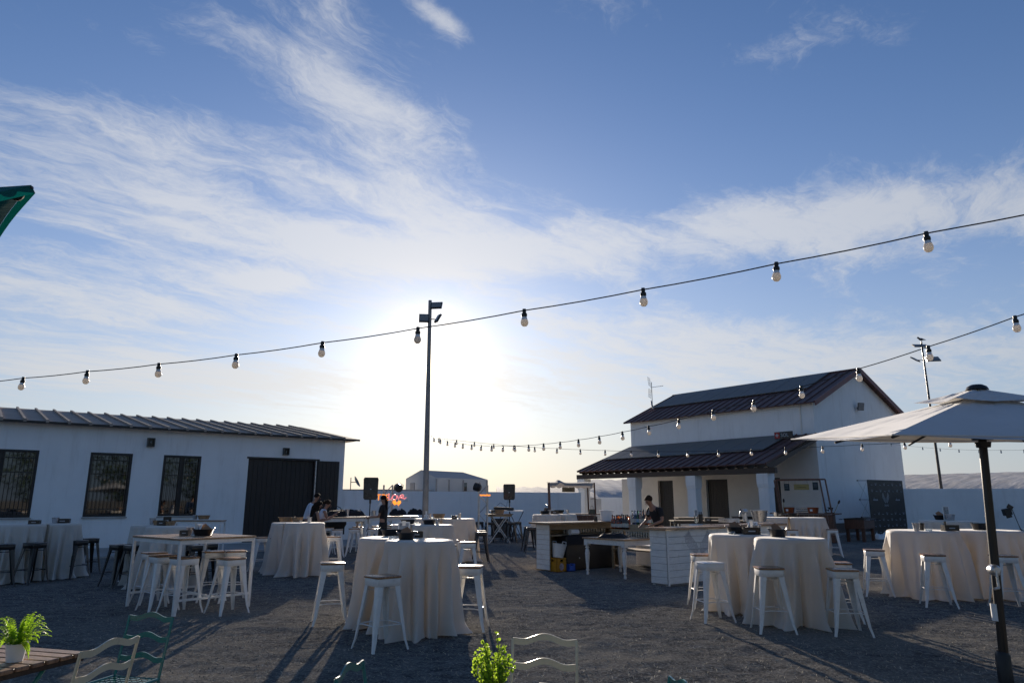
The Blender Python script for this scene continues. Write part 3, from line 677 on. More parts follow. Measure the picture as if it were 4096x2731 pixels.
# things fixed to the house
def floodlight_mesh(t, w=.34, h_=.26, tilt=.5):
    m = MB(); Rx = Matrix.Rotation(tilt, 3, 'X'); m.box((0, 0, 0), (w, .05, h_), rot=Rx, bev=.008); m.build('housing', M_gun, t, smooth=0)
    m = MB(); m.box(Rx @ Vector((0, -.03, 0)), (w-.05, .012, h_-.05), rot=Rx); m.build('lens', M_lens, t, smooth=0)
    m = MB(); m.tube([(0, .02, 0), (0, .13, -.03), (0, .28, -.03)], .02, 6); m.build('bracket', M_gun, t)
fl = thing('floodlight', 'small square floodlight on the gable wall under the roof', 'floodlight', uv(*(37.23, 17.7, 6.48)), SITE_RZ+R(-18))
floodlight_mesh(fl, .42, .40, .22)
def sol_sign():
    p = (31.9, 19.11, 4.77)
    t = thing('sign', 'small black and red SOL sign with white cross on porch roof', 'sign', uv(*p), SITE_RZ-math.pi/2)
    m = MB(); m.box((0, 0, 0), (.98, .05, .34)); m.build('board', M_black, t, smooth=0)
    m = MB(); m.box((-.335, -.03, 0), (.27, .012, .30)); m.build('red_field', M_red, t, smooth=0)
    m = MB(); m.box((-.335, -.04, 0), (.16, .01, .05)); m.box((-.335, -.040, .052), (.05, .01, .055)); m.box((-.335, -.040, -.052), (.05, .01, .055)); m.build('cross', M_logo, t, smooth=0)
    text_obj('SOL', .24, (-.14, -.032, -.075), t, M_logo)
    m = MB()
    for sx in (-.4, .4): m.tube([(sx, .03, -.15), (sx, .05, -.42)], .012, 5)
    m.build('stand', M_gun, t)
sol_sign()
def antenna():
    p = uv(34.4, 29.6, 0); 
    z0 = 7.16
    t = thing('antenna', 'television antenna and small dish on a thin pole on the roof', 'antenna', (p.x, p.y, z0), SITE_RZ-R(60))
    m = MB(); m.tube([(0, 0, 0), (0, 0, 1.9)], .022, 6); m.build('pole', M_gun, t)
    m = MB(); m.tube([(-.1, 0, 1.55), (.75, 0, 1.62)], .012, 5)
    for k in range(6): m.tube([(.1+.12*k, -.16, 1.57+.01*k), (.1+.12*k, .16, 1.57+.01*k)], .007, 4)
    for s in (1, -1):
        for q in range(4):
            a = .12+q*.17
            m.tube([(-.12-.0*q, -.34, 1.55+s*a), (-.12, .34, 1.55+s*a)], .007, 4)
        for y in (-.34, 0, .34): m.tube([(-.12, y, 1.55+s*.1), (-.12-.05, y, 1.55+s*.66)], .009, 4)
    m.build('aerial', M_gun, t)
    m = MB(); Ry = Matrix.Rotation(R(80), 3, 'Y') 
    m.lathe([(.0, .0), (.12, .012), (.24, .05), (.30, .08)], 20, (-.10, 0, .42), cap=False, mat=Ry); m.tube([(0, 0, .4), (-.1, 0, .42)], .02, 5); m.build('dish', M_plaster, t)
antenna()

# ------------------------------------------------------------------ far buildings and greenhouses
def shed_far(label, pts, name='warehouse'):
    """pts: footprint corners near-left, near-right, far-right, far-left; eave, ridge heights"""
    pass
def warehouse():
    A = Vector((-10.346, 69.231, 3.521)); Bp = Vector((-7.009, 65.627, 3.426)); Cp = Vector((-2.438, 71.959, 3.612))
    ze, zr = 3.62, 4.35
    t = thing('warehouse', 'pale warehouse with low ridged roof beyond the yard wall', 'building', (0, 0, 0))
    D_ = A+(Cp-Bp); rl = (A+Bp)/2; rr = (D_+Cp)/2
    rl2 = rl+(rr-rl)*.06; rr2 = rl+(rr-rl)*.80
    m = MB()
    for (p, q) in ((A, Bp), (Bp, Cp), (Cp, D_)): m.add([(p.x, p.y, 0), (q.x, q.y, 0), (q.x, q.y, ze), (p.x, p.y, ze)], [(0, 1, 2, 3)])
    m.add([(A.x, A.y, ze), (Bp.x, Bp.y, ze), (rl.x, rl.y, zr)], [(0, 1, 2)])
    m.build('wall', M_shed, t, smooth=0)
    m = MB()
    for (p, q, s) in ((Bp, Cp, 1), (A, D_, -1)):
        m.add([(p.x, p.y, ze), (q.x, q.y, ze), (rr2.x, rr2.y, zr+.03), (rl.x, rl.y, zr+.03)], [(0, 1, 2, 3)])
    m.add([(Cp.x, Cp.y, ze), (D_.x, D_.y, ze), (rr2.x, rr2.y, zr+.03)], [(0, 1, 2)])
    m.build('roof', M_shedroof, t, smooth=0)
    d = (Cp-Bp).normalized(); n = Vector((d.y, -d.x, 0)); src = None
    for k, f in enumerate((.0, .23, .5, .98)):
        p = Bp+(Cp-Bp)*f+n*.05
        if src is None: q = MB(); q.box((0, 0, 1.75), (.14, .14, 3.5)); src = q.build('drain_pipe', M_shedroof, t, (p.x, p.y, 0), smooth=0)
        else: inst(src, t, (p.x, p.y, 0))
    an = math.atan2((Bp-A).y, (Bp-A).x); p = A+(Bp-A)*.24
    m = MB(); m.box((0, -.05, 2.1), (.7, .08, 2.2)); m.build('door', M_shedroof, t, (p.x, p.y, 0), an, smooth=0)
    p = Bp+(Cp-Bp)*.53+n*.06; m = MB(); m.box((0, 0, 2.85), (.5, .08, .8)); m.build('window', M_pane, t, (p.x, p.y, 0), math.atan2(d.y, d.x), smooth=0)
warehouse()
t = thing('barn', 'long low white building far behind the loudspeaker', 'building', (-12.637, 60.698, 1.863), R(3)); t.location.z = 0
m = MB(); m.box((1.0, 3, 1.15), (9.0, 6, 2.45)); m.build('wall', M_shed, t, smooth=0)
m = MB(); m.box((1.0, 3, 2.42), (9.2, 6.2, .12)); m.build('roof', M_shedroof, t, smooth=0)
t2 = MB(); t2.box((0, 0, 1.1), (6.0, .2, 2.3)); o = t2.build('fence', M_dbrown, None, tuple((-13.427, 58.478, 1.851)[:2])+(0,), R(3), smooth=0); tag(o, 'dark boarded fence far beyond the wall beside the shed', 'fence')
dsh = thing('satellite_dish', 'small round dish on a thin pole beyond the yard wall', 'satellite dish', tuple((-8.861, 39.006, 1.768)[:2])+(0,), 0)
_z = 2.5437101105318733
m = MB(); m.tube([(0, 0, 0), (0, 0, _z+.25)], .025, 6); m.build('pole', M_gun, dsh)
m = MB(); m.lathe([(0, 0), (.2, .03), (.33, .09)], 18, (.28, 0, _z), cap=False, mat=Matrix.Rotation(R(62), 3, 'Y')); m.tube([(0, 0, _z), (.28, 0, _z)], .02, 5); m.build('dish', M_gun, dsh)
def greenhouse(label, p0, p1, z_e, z_r, bays, depth, rise=.0, dep=(0, 1)):
    p0 = Vector((*p0[:2], 0)); p1 = Vector((*p1[:2], 0)); d = p1-p0; L = d.length; an = math.atan2(d.y, d.x); dv = Matrix.Rotation(-an, 3, 'Z') @ Vector((dep[0], dep[1], 0)).normalized()
    t = thing('greenhouse', label, 'greenhouse', p0, an, 'plastic greenhouses beyond the walls')
    m = MB(); n = bays*10; rows = []
    for j in range(9):
        f = j/8; row = []
        for i in range(n+1):
            ph = (i/10+f*1.6) % 1.0; tri = 1-abs(2*ph-1)**1.5; x = L*i/n
            row.append((x+dv.x*depth*f, dv.y*depth*f, z_e+(z_r-z_e)*f**.7+rise*(tri-.5)))
        rows.append(row)
    m.loft(rows, cap=False, closed=False); m.build('roof_film', M_gh, t, smooth=70)
    q = dv*depth; m = MB(); m.add([(0, 0, 0), (L, 0, 0), (L, 0, z_e), (0, 0, z_e)], [(0, 1, 2, 3)]); m.add([(0, 0, 0), (q.x, q.y, 0), (q.x, q.y, z_r), (0, 0, z_e)], [(3, 2, 1, 0)]); m.add([(L, 0, 0), (L+q.x, q.y, 0), (L+q.x, q.y, z_r), (L, 0, z_e)], [(0, 1, 2, 3)]); m.build('side_film', M_gh, t, smooth=0)
greenhouse('pale plastic greenhouse roof over the yard wall left of the porch', (-1.097, 55.989, 2.181), (7.477, 59.532, 2.222), 1.7, 2.85, 6, 14, .16, (-0.030352932086434976, 0.999539243608652))
greenhouse('plastic greenhouse roof seen between the porch columns', (6.281, 65.7, 1.995), (14.639, 70.496, 2.038), 1.8, 4.1, 5, 22, .12, (0.13116679679344728, 0.9913603136190932))
greenhouse('wrinkled plastic greenhouse roof above the right yard wall', (21.767, 47.225, 2.427), (29.815, 36.333, 2.26), 2.0, 3.45, 9, 9, .03, (0.5248314683909503, 0.8512061617414427))

# ------------------------------------------------------------------ stools
def make_stool(kind):
    metal = {'white': M_white, 'bare': M_white, 'black': M_blackm, 'gun': M_gun}[kind]
    t = thing('bar_stool', '', 'stool')
    H0 = .735
    def leg():
        m = MB(); rings = []
        for f in (0, .12, .35, .6, .85, .95, 1.0):
            z = H0*(1-f)+.0; off = .138+.085*f+(.010*max(0, (f-.85)/.15))
            w = .076*(1-f)+.030*f if f < .9 else .028; th = .006; r_ = .014 if f < .9 else .010
            c = off
            ring = [(c-r_, c), (c-w, c), (c-w, c-th), (c-r_, c-th), (c-th, c-r_), (c-th, c-w), (c, c-w), (c, c-r_), (c-.3*r_, c-.3*r_)]
            rings.append([(x, y, z) for x, y in ring])
        m.loft(rings); return m
    l0 = leg().build('leg', metal, t, smooth=50)
    for k in (1, 2, 3): inst(l0, t, rz=k*math.pi/2)
    # skirt
    m = MB(); rings = []
    def rr(h, r, z, n=3):
        o = []
        for q, (sx, sy) in enumerate(((1, 1), (-1, 1), (-1, -1), (1, -1))):
            for i in range(n+1):
                a = math.pi/2*q+math.pi/2*i/n; o.append((sx*(h-r)+r*math.cos(a), sy*(h-r)+r*math.sin(a), z))
        return o
    m.loft([rr(.146, .03, .668), rr(.150, .03, .672), rr(.152, .032, .742), rr(.148, .03, .752)]); 
    m.build('seat_frame', metal, t, smooth=50)
    m = MB()
    if kind in ('white',):
        m.loft([rr(.150, .03, .752), rr(.160, .034, .756), rr(.161, .034, .772), rr(.155, .032, .777)]); m.build('seat', M_seat, t, smooth=40)
    else:
        m.loft([rr(.148, .03, .752), rr(.157, .036, .754), rr(.157, .036, .764), rr(.148, .032, .770)]); s = m.build('seat', metal, t, smooth=40)
        m = MB(); m.box((0, 0, .7705), (.075, .024, .004), bev=.002); m.build('hand_slot', M_black, s, smooth=0)
    # foot rails
    zf = .255; f = 1-zf/H0; c = .138+.085*f-.012
    src = None
    for k in range(4):
        if src is None:
            m = MB(); m.tube([(-c, c, zf+.012), (0, c-.004, zf+.03), (c, c, zf+.012)] if False else [(-c, c, zf), (-c*.5, c-.006, zf+.012), (c*.5, c-.006, zf+.012), (c, c, zf)], .0068, 7); src = m.build('foot_rail', metal, t)
        else: inst(src, t, (0, 0, 0 if k % 2 else .0), rz=k*math.pi/2)
    m = MB(); a = .145
    for sx in (-1, 1): m.tube([(-a, -sx*a, .625), (a, sx*a, .625)], .006, 6)
    m.build('cross_brace', metal, t)
    return t
PROTO = {k: make_stool(k) for k in ('white', 'bare', 'black', 'gun')}
FIRST = {}
def stool(kind, pos, rel, label):
    rz = -math.atan2(pos[0], pos[1])+R(rel)
    grp = {'white': 'white metal bar stools with wooden seats', 'bare': 'white metal bar stools with wooden seats', 'black': 'black metal bar stools', 'gun': 'black metal bar stools'}[kind]
    k = kind
    if k not in FIRST:
        t = PROTO[k]; FIRST[k] = 1; t.location = (*pos, 0); t.rotation_euler = (0, 0, rz); t['label'] = label; t['group'] = grp; return t
    q = dup(PROTO[k], label, pos, rz, grp); q.scale = (1, 1, random.uniform(.985, 1.012)); return q
ST = [
 ('white', (-2.425, 9.832), 4, 'white stool with wood seat standing left of the front cloth tables'),
 ('white', (-1.451, 8.218), 32, 'white stool with wood seat in front of the front pair of cloth tables'),
 ('white', (-0.539, 9.46), -10, 'white stool with sun-bright seat right of the front cloth tables'),
 ('white', (-0.88, 14.583), 2, 'white stool right of the second row cloth table, seat catching sun'),
 ('white', (-1.31, 15.457), 20, 'white stool mostly hidden behind the front pair of cloth tables'),
 ('white', (-1.216, 13.684), 8, 'white stool tucked close behind the right front cloth table'),
 ('white', (-4.164, 16.852), 6, 'white stool right of the cloth table by the shed doorway'),
 ('white', (-5.066, 20.88), 3, 'white stool in front of the black bag hanging from the long bar table'),
 ('white', (-4.661, 21.283), 2, 'white stool in middle of the long bar table, nearer of two'),
 ('white', (-4.903, 22.872), 6, 'white stool in middle of the long bar table, farther of two'),
 ('white', (-4.1, 21.309), 3, 'white stool below the standing woman in black at the long table'),
 ('white', (-4.449, 23.644), 5, 'white stool behind the turned legs of the right long bar table'),
 ('white', (-4.107, 24.359), 8, 'white stool just right of the woman in black'),
 ('white', (-3.683, 22.059), 4, 'white stool between the woman in black and second row table'),
 ('white', (-5.609, 21.966), 10, 'white stool under the left end of the long bar table'),
 ('white', (-5.708, 16.49), 12, 'white stool near shed doorway, left one of two'),
 ('white', (-5.316, 16.246), 14, 'white stool near shed doorway, right one of two against the cloth'),
 ('white', (-5.733, 11.627), 20, 'white stool at leftmost corner of the square high table'),
 ('white', (-5.25, 10.926), 24, 'white stool second from left along the square high table'),
 ('white', (-4.81, 10.676), 34, 'white stool at the near corner of the square high table'),
 ('white', (-4.939, 11.986), 10, 'white stool behind the right legs of the square high table, left one'),
 ('white', (-4.545, 11.916), 8, 'white stool behind the square high table, rightmost at the back'),
 ('white', (-4.13, 10.691), 30, 'white stool nearest camera on right side of the square table'),
 ('white', (2.983, 11.35), 14, 'white stool with wood seat in front of the winged bar counter'),
 ('bare', (2.744, 10.058), 26, 'all-white metal stool without wooden seat beside right cloth tables'),
 ('white', (3.295, 9.325), 16, 'white stool in front of the right pair of cloth tables, at centre'),
 ('white', (4.159, 9.157), 18, 'white stool at right end of the right cloth table pair, nearer'),
 ('white', (4.541, 10.106), 10, 'white stool half hidden behind right edge of the right cloth table'),
 ('white', (8.247, 21.114), 0, 'white stool between the winged bar and the far right cloth tables'),
 ('white', (9.447, 21.193), 4, 'white stool beside the wooden food cart and far cloth tables'),
 ('white', (6.36, 12.703), 8, 'white stool standing alone left of the parasol-side cloth tables'),
 ('white', (6.667, 11.475), 12, 'white stool in front of the parasol-side cloth tables, left one'),
 ('white', (7.665, 11.301), 22, 'white stool behind the black parasol pole'),
 ('white', (8.948, 12.545), 10, 'white stool cut off by the right edge of the picture'),
 ('black', (-9.617, 13.733), 4, 'black stool cut by the left edge of the picture'),
 ('black', (-9.356, 14.186), 40, 'black stool in front of the far left cloth table'),
 ('black', (-9.141, 15.201), 36, 'black stool right of the far left cloth tables, nearer of two'),
 ('black', (-9.361, 16.004), 24, 'black stool right of the far left cloth tables, by the pavement'),
 ('black', (-7.479, 13.837), 32, 'black stool left of the third cloth table, left of two'),
 ('black', (-7.003, 13.466), 34, 'black stool beside the leftmost white stool of the square table'),
 ('black', (-5.897, 13.543), 20, 'black stool seen through the square high table legs, nearer'),
 ('black', (-5.907, 14.081), 14, 'black stool behind the square high table, farther one'),
 ('gun', (-0.819, 19.167), 6, 'dark metal stool with sunlit seat beside the third row cloth table, nearer'),
 ('gun', (-0.878, 20.172), 4, 'dark metal stool with sunlit seat beside the third row table, farther'),
 ('gun', (-1.271, 28.354), 6, 'dark stool left of the round crossed-leg table, farther left'),
 ('gun', (-0.865, 27.739), 10, 'dark stool directly left of the round crossed-leg table'),
 ('gun', (-0.182, 28.79), 12, 'dark stool behind the round crossed-leg table'),
 ('gun', (-0.013, 27.582), 6, 'dark stool right of the round crossed-leg table, nearer'),
 ('gun', (0.231, 28.52), 4, 'dark stool right of the round crossed-leg table, rightmost'),
 ('gun', (0.567, 23.512), 12, 'dark stool near left end of the open-backed bar, left of two'),
 ('gun', (0.63, 22.649), 6, 'dark stool touching left end of the open-backed bar'),
]
for s_ in ST: stool(*s_)

# ------------------------------------------------------------------ cocktail tables under long cloths
def cloth_table(x, y, r, seed, label, others=(), z=1.10, grp='round cocktail tables under cream cloths', puddle=.0, lean=0.0):
    t = thing('cocktail_table', label, 'table', (x, y, 0), 0, grp)
    rr = random.Random(seed)
    m = MB(); m.lathe([(.001, z-.045), (r-.05, z-.045), (r-.04, z-.03), (r-.06, z-.01), (.001, z-.006)], 40, cap=False); m.build('tabletop', M_ply, t)
    m = MB(); m.tube([(0, 0, .03), (0, 0, z-.03)], .03, 10); m.build('post', M_gun, t)
    m = MB(); m.lathe([(.001, .0), (.26, .0), (.26, .012), (.04, .03), (.001, .03)], 24, cap=False); m.build('base', M_gun, t)
    # cloth
    N, K = 260, 36
    nf = rr.choice((11, 12, 13, 14)); phase = [rr.random()*6.28 for _ in range(6)]
    ctr = sorted([(k+rr.uniform(-.30, .30))/nf*2*math.pi for k in range(nf)]); amp = [rr.uniform(.55, 1.35) for _ in ctr]; wid = [rr.uniform(.07, .15) for _ in ctr]
    drift = [rr.uniform(-.16, .16) for _ in ctr]
    val = [(c+rr.uniform(.10, .30), rr.uniform(.35, 1.0), rr.uniform(.035, .07), rr.uniform(-.10, .10)) for c in ctr]
    def fold(a, f):
        s = 0
        for c, am, w, dr in val:
            d = (a-c-dr*f+math.pi) % (2*math.pi)-math.pi; s -= .62*am*math.exp(-(d/w)**2)
        for c, am, w, dr in zip(ctr, amp, wid, drift):
            d = (a-c-dr*f+math.pi) % (2*math.pi)-math.pi; s += am*math.exp(-(d/w)**2)
        return s
    vs = [(0, 0, z+.002)]; fs = []
    rings = [(r*.5, z+.003), (r*.86, z+.003), (r*.94, z+.001), (r*.975, z-.004), (r+.0, z-.014), (r+.009, z-.032)]
    for (q, zz) in rings:
        for i in range(N): a = 2*math.pi*i/N; vs.append((q*math.cos(a), q*math.sin(a), zz))
    hem = [rr.uniform(-.02, .05) for _ in range(12)]
    for k in range(1, K+1):
        f = k/K; zz0 = (z-.032)*(1-f)
        for i in range(N):
            a = 2*math.pi*i/N; g_ = fold(a, f)
            ff = f**1.15
            rad = r+.009+.075*f+.05*math.sin(2*a+phase[0])*f+.03*math.sin(3*a+phase[3])*f+(g_-.45)*(.06+.15*ff)*min(1, f*3.5)
            wv = .012*math.sin(5*a+phase[1]+3*f)+.008*math.sin(11*a+phase[2]-5*f); rad += wv*ff
            low = max(0, (f-.86)/.14)
            rad += low**1.6*(.03+.035*math.sin(4*a+phase[3])+.04*math.sin(7*a+phase[4])+.022*math.sin(17*a+phase[5]))
            zz = zz0
            if low > 0: zz = zz0+.012*low*(1+math.sin(9*a+phase[2]))*(1-.0*low)
            vs.append((rad*math.cos(a+.03*f*math.sin(3*a+phase[1])), rad*math.sin(a+.03*f*math.sin(3*a+phase[1])), max(.008, zz)))
    if others:
        out = []
        for (px, py, pz) in vs:
            for (ox, oy, orr) in others:
                dx, dy = ox-x, oy-y; D = math.hypot(dx, dy)
                if D < 1e-3: continue
                ux, uy = dx/D, dy/D; lim = (D+r-orr)/2-.03; pr_ = px*ux+py*uy
                if pr_ > lim and pz < z-.003: k_ = (pr_-lim)*.93; px -= ux*k_; py -= uy*k_
            out.append((px, py, pz))
        vs = out
    L = len(rings)+K
    for i in range(N): fs.append((0, 1+i, 1+(i+1) % N))
    for j in range(L-1):
        for i in range(N): fs.append((1+j*N+i, 1+(j+1)*N+i, 1+(j+1)*N+(i+1) % N, 1+j*N+(i+1) % N))
    m = MB(); m.add(vs, fs); c = m.build('tablecloth', M_cloth, t, smooth=75)
    return t
TB = {
 'a': ((-1.165, 9.161, 0.428), 'cream-clothed round table at front centre, right one of the pair'),
 'b': ((-1.629, 9.851, 0.44), 'cream-clothed round table at front centre, left one set behind'),
 'c': ((-1.66, 14.799, 0.444), 'clothed table in second row behind the front pair, nearer one'),
 'd': ((-2.029, 15.001, 0.454), 'clothed table in second row holding the wide black basket, farther one'),
 'e': ((-1.46, 19.662, 0.439), 'clothed table in third row with printed mark on its cloth'),
 'f': ((-2.258, 19.902, 0.441), 'clothed table in third row with tan basket, left of the pair'),
 'g': ((-4.601, 15.953, 0.428), 'clothed table by shed doorway, right half of the pair'),
 'h': ((-4.951, 16.173, 0.432), 'clothed table by shed doorway, left half of the pair'),
 'i': ((-9.922, 14.583, 0.428), 'clothed table at far left edge, nearer of the pair'),
 'j': ((-9.563, 15.154, 0.417), 'clothed table at far left, farther one behind black stools'),
 'k': ((-7.158, 14.38, 0.404), 'clothed table behind the square high table, left one'),
 'l': ((-6.524, 13.715, 0.408), 'clothed table behind the square high table, right one'),
 'm': ((3.477, 10.999, 0.441), 'clothed table beside the winged bar, left and farther of the pair'),
 'n': ((3.823, 9.91, 0.46), 'clothed table right of the winged bar, nearer one with single basket'),
 'o': ((8.096, 22.162, 0.517), 'clothed table before the wooden food cart, left one'),
 'p': ((8.947, 21.743, 0.526), 'clothed table before the wooden food cart, right one'),
 'q': ((7.178, 12.584, 0.552), 'clothed table left of the parasol pole, with steel cup'),
 'r': ((8.349, 12.715, 0.56), 'clothed table right behind the parasol pole'),
 's': ((11.187, 18.625, 0.536), 'clothed table farthest right near the banner, left one'),
 't': ((11.38, 18.468, 0.538), 'clothed table farthest right near the banner, right one'),
 'u': ((1.243, 25.514, 0.487), 'clothed table behind the open-backed bar, left one'),
 'v': ((1.895, 26.149, 0.462), 'clothed table behind the open-backed bar, right one'),
}
PAIRS = ['ab', 'cd', 'ef', 'gh', 'ij', 'kl', 'mn', 'op', 'qr', 'st', 'uv']
TPOS = {k: v[0] for k, v in TB.items()}
for k, (p, lab) in TB.items():
    r_ = min(max(p[2], .40), .56)
    oth = [TPOS[q] for pr_ in PAIRS if k in pr_ for q in pr_ if q != k]
    oth = [(o[0], o[1], min(max(o[2], .40), .56)) for o in oth]
    cloth_table(p[0], p[1], r_, ord(k)*7, lab, oth, z=1.10+(.004 if k in 'acegiknp' else 0))
# small printed emblem on the third row cloth
# ------------------------------------------------------------------ square high table, console, crossed-leg table
def high_table(loc, rz, w, d, h_, label, foot=True):
    t = thing('high_table', label, 'table', loc, rz)
    m = MB(); n = 6
    src = None
    for k in range(n):
        q = (-d/2+(k+.5)*d/n)
        if src is None: m.box((0, 0, 0), (w, d/n-.0025, .026), bev=.002); src = m.build('board', M_top, t, (0, q, h_-.013), smooth=0)
        else: inst(src, t, (0, q, h_-.013))
    m = MB(); a = .035
    for s in (-1, 1): m.box((0, s*(d/2-a), h_-.055), (w-2*a, .03, .05)); m.box((s*(w/2-a), 0, h_-.055), (.03, d-2*a-.03, .05))
    m.build('frame', M_white, t, smooth=0)
    src = None
    for sx in (-1, 1):
        for sy in (-1, 1):
            if src is None: m = MB(); m.box((0, 0, (h_-.03)/2), (.04, .04, h_-.03), bev=.004); src = m.build('leg', M_white, t, (sx*(w/2-.03), sy*(d/2-.03), 0), smooth=0)
            else: inst(src, t, (sx*(w/2-.03), sy*(d/2-.03), 0))
    if foot:
        m = MB()
        for s in (-1, 1): m.box((s*(w/2-.03), 0, .20), (.03, d-.1, .03))
        m.box((0, 0, .20), (w-.09, .03, .03)); m.build('foot_rail', M_white, t, smooth=0)
    return t
_c = (-4.966, 11.289)
_a = (-5.537, 11.151); _b = (-4.355, 10.209); _e = (-4.376, 11.452)
high_table(_c, math.atan2(_b[1]-_a[1], _b[0]-_a[0]), math.hypot(_b[0]-_a[0], _b[1]-_a[1]), math.hypot(_e[0]-_b[0], _e[1]-_b[1])*.98, 1.05, 'square high table with wooden top and white steel legs')
_l = (-9.236, 19.56); _r = (-7.883, 19.65)
_m = ((_l[0]+_r[0])/2, (_l[1]+_r[1])/2)
high_table(_m, math.atan2(_r[1]-_l[1], _r[0]-_l[0]), math.hypot(_r[0]-_l[0], _r[1]-_l[1]), .45, 1.05, 'narrow high wooden console table with white legs against the shed', True)
def cross_table():
    t = thing('folding_table', 'round wooden high table on crossed pale legs before the far wall', 'table', (-1.482, 83.979) if False else (-0.49, 27.847), R(10))
    r = .56; h_ = 1.08
    m = MB(); m.lathe([(.001, h_-.035), (r-.02, h_-.035), (r, h_-.02), (r-.004, h_), (.001, h_)], 40, cap=False); m.build('tabletop', M_top, t)
    m = MB(); m.lathe([(r-.06, h_-.10), (r-.06, h_-.036)], 36, cap=False); m.build('apron', M_ply, t)
    for sx in (-.3, .3):
        for s in (-1, 1):
            m = MB(); p, q = Vector((s*.40, sx*.8, 0)), Vector((-s*.33, sx*.8, h_-.06)); d = q-p
            m.box((p+q)/2, (.045, .03, d.length), rot=d.to_track_quat('Z', 'Y').to_matrix()); m.build('leg', M_whitew, t, smooth=0)
    m = MB(); m.box((0, 0, .42), (.03, .5, .03)); m.build('stretcher', M_whitew, t, smooth=0)
cross_table()
t = thing('loudspeaker', 'black bass cabinet on the ground behind the crossed-leg table', 'loudspeaker', (-0.497, 30.486), R(-4))
m = MB(); m.box((0, 0, .42), (.72, .5, .84), bev=.03); m.build('cabinet', M_black, t, smooth=0)
m = MB(); m.box((0, -.256, .42), (.62, .012, .74), bev=.004); m.build('grille', M_gun, t, smooth=0)

def turned_leg(m, x, y, h_, r=.045, n=16):
    pr_ = [(.5, 0), (.62, .02), (.62, .05), (.45, .10), (.75, .13), (.8, .15), (.55, .17), (.62, .22), (.95, .48), (1.05, .60), (.8, .70), (.55, .73), (.9, .755), (.9, .775), (.6, .79), (.75, .82)]
    m.lathe([(a*r, b*h_) for a, b in pr_], n, (x, y, 0), cap=False); m.box((x, y, h_*.91), (2.1*r, 2.1*r, h_*.18), bev=.004)
def turned_table(loc, rz, w, d, h_, label, lr=.05):
    t = thing('bar_table', label, 'table', loc, rz)
    m = MB(); n = 4; src = None
    for k in range(n):
        q = -d/2+(k+.5)*d/n
        if src is None: m.box((0, 0, 0), (w, d/n-.003, .032), bev=.003); src = m.build('board', M_top, t, (0, q, h_-.016), smooth=0)
        else: inst(src, t, (0, q, h_-.016))
    m = MB(); e = .05
    for s in (-1, 1): m.box((0, s*(d/2-e), h_-.085), (w-.2, .025, .10)); m.box((s*(w/2-e), 0, h_-.085), (.025, d-.2, .10))
    m.build('apron', M_whitew, t, smooth=0)
    src = None
    for sx in (-1, 1):
        for sy in (-1, 1):
            if src is None: m = MB(); turned_leg(m, 0, 0, h_-.035, lr); src = m.build('leg', M_whitew, t, (sx*(w/2-.08), sy*(d/2-.08), 0), smooth=40)
            else: inst(src, t, (sx*(w/2-.08), sy*(d/2-.08), 0))
    return t
# the two long bar tables in the middle distance
_p = Vector((-5.94, 21.3, 0)); _q = Vector((-3.10, 24.1, 0)); _d = (_q-_p); _n = _d.normalized(); _an = math.atan2(_d.y, _d.x); _b = Vector((-_n.y, _n.x, 0))*.3
turned_table((_p+_d*.25+_b)[:2], _an, _d.length/2-.01, .60, 1.08, 'long high bar table with turned legs, left one with orange drink')
turned_table((_p+_d*.75+_b)[:2], _an, _d.length/2-.01, .60, 1.08, 'long high bar table with turned legs, right one behind woman in black')
# ------------------------------------------------------------------ things on the tables
def basket(pos, w=.27, d=.19, h_=.085, label='', mat=None, rz=0.0, paper=False, name='bread_basket', handles=True):
    t = thing(name, label, 'basket', pos, rz)
    mt = mat or M_basket; m = MB(); sx, sy = w/2, d/2
    m.lathe([(.001, .003), (.76, .003), (.80, .015), (.97, h_*.9), (1.03, h_), (1.0, h_+.004), (.93, h_*.9), (.77, .02), (.001, .014)], 28, cap=False, sx=sx, sy=sy, sq=.25)
    m.build('bowl', mt, t, smooth=50)
    if handles and mt is M_basket:
        for s in (-1, 1):
            m = MB(); m.tube([(s*sx*1.0, -.03, h_), (s*(sx*1.12), -.02, h_+.018), (s*(sx*1.12), .02, h_+.018), (s*sx*1.0, .03, h_)], .005, 6); m.build('handle', mt, t)
    if paper:
        m = MB(); m.add([(-sx*.7, -sy*.5, h_*.6), (sx*.5, -sy*.6, h_*.7), (sx*.75, sy*.4, h_*1.0), (0, sy*.75, h_*1.9), (-sx*.6, sy*.6, h_*1.5), (0, 0, h_*.8)], [(0, 1, 5), (1, 2, 5), (2, 3, 5), (3, 4, 5), (4, 0, 5)]); m.build('napkin', M_kraft, t, smooth=0)
    return t
def cup(pos, label, r=.055, h_=.12, rz=0.0, mat=None, name='metal_bucket', cat='bucket', handles=False):
    t = thing(name, label, cat, pos, rz); m = MB()
    m.lathe([(.001, .0), (r*.72, .0), (r, h_-.006), (r*1.08, h_-.003), (r*1.08, h_+.002), (r*.97, h_), (r*.69, .01), (.001, .008)], 22, cap=False); m.build('shell', mat or M_galv, t)
    if handles:
        for s in (-1, 1):
            m = MB(); m.tube([(s*r*1.02, -.03*r*12, h_*.82), (s*r*1.2, -.01, h_*.86), (s*r*1.2, .01, h_*.86), (s*r*1.02, .03*r*12, h_*.82)], .006, 5); m.build('handle', mat or M_galv, t)
    return t
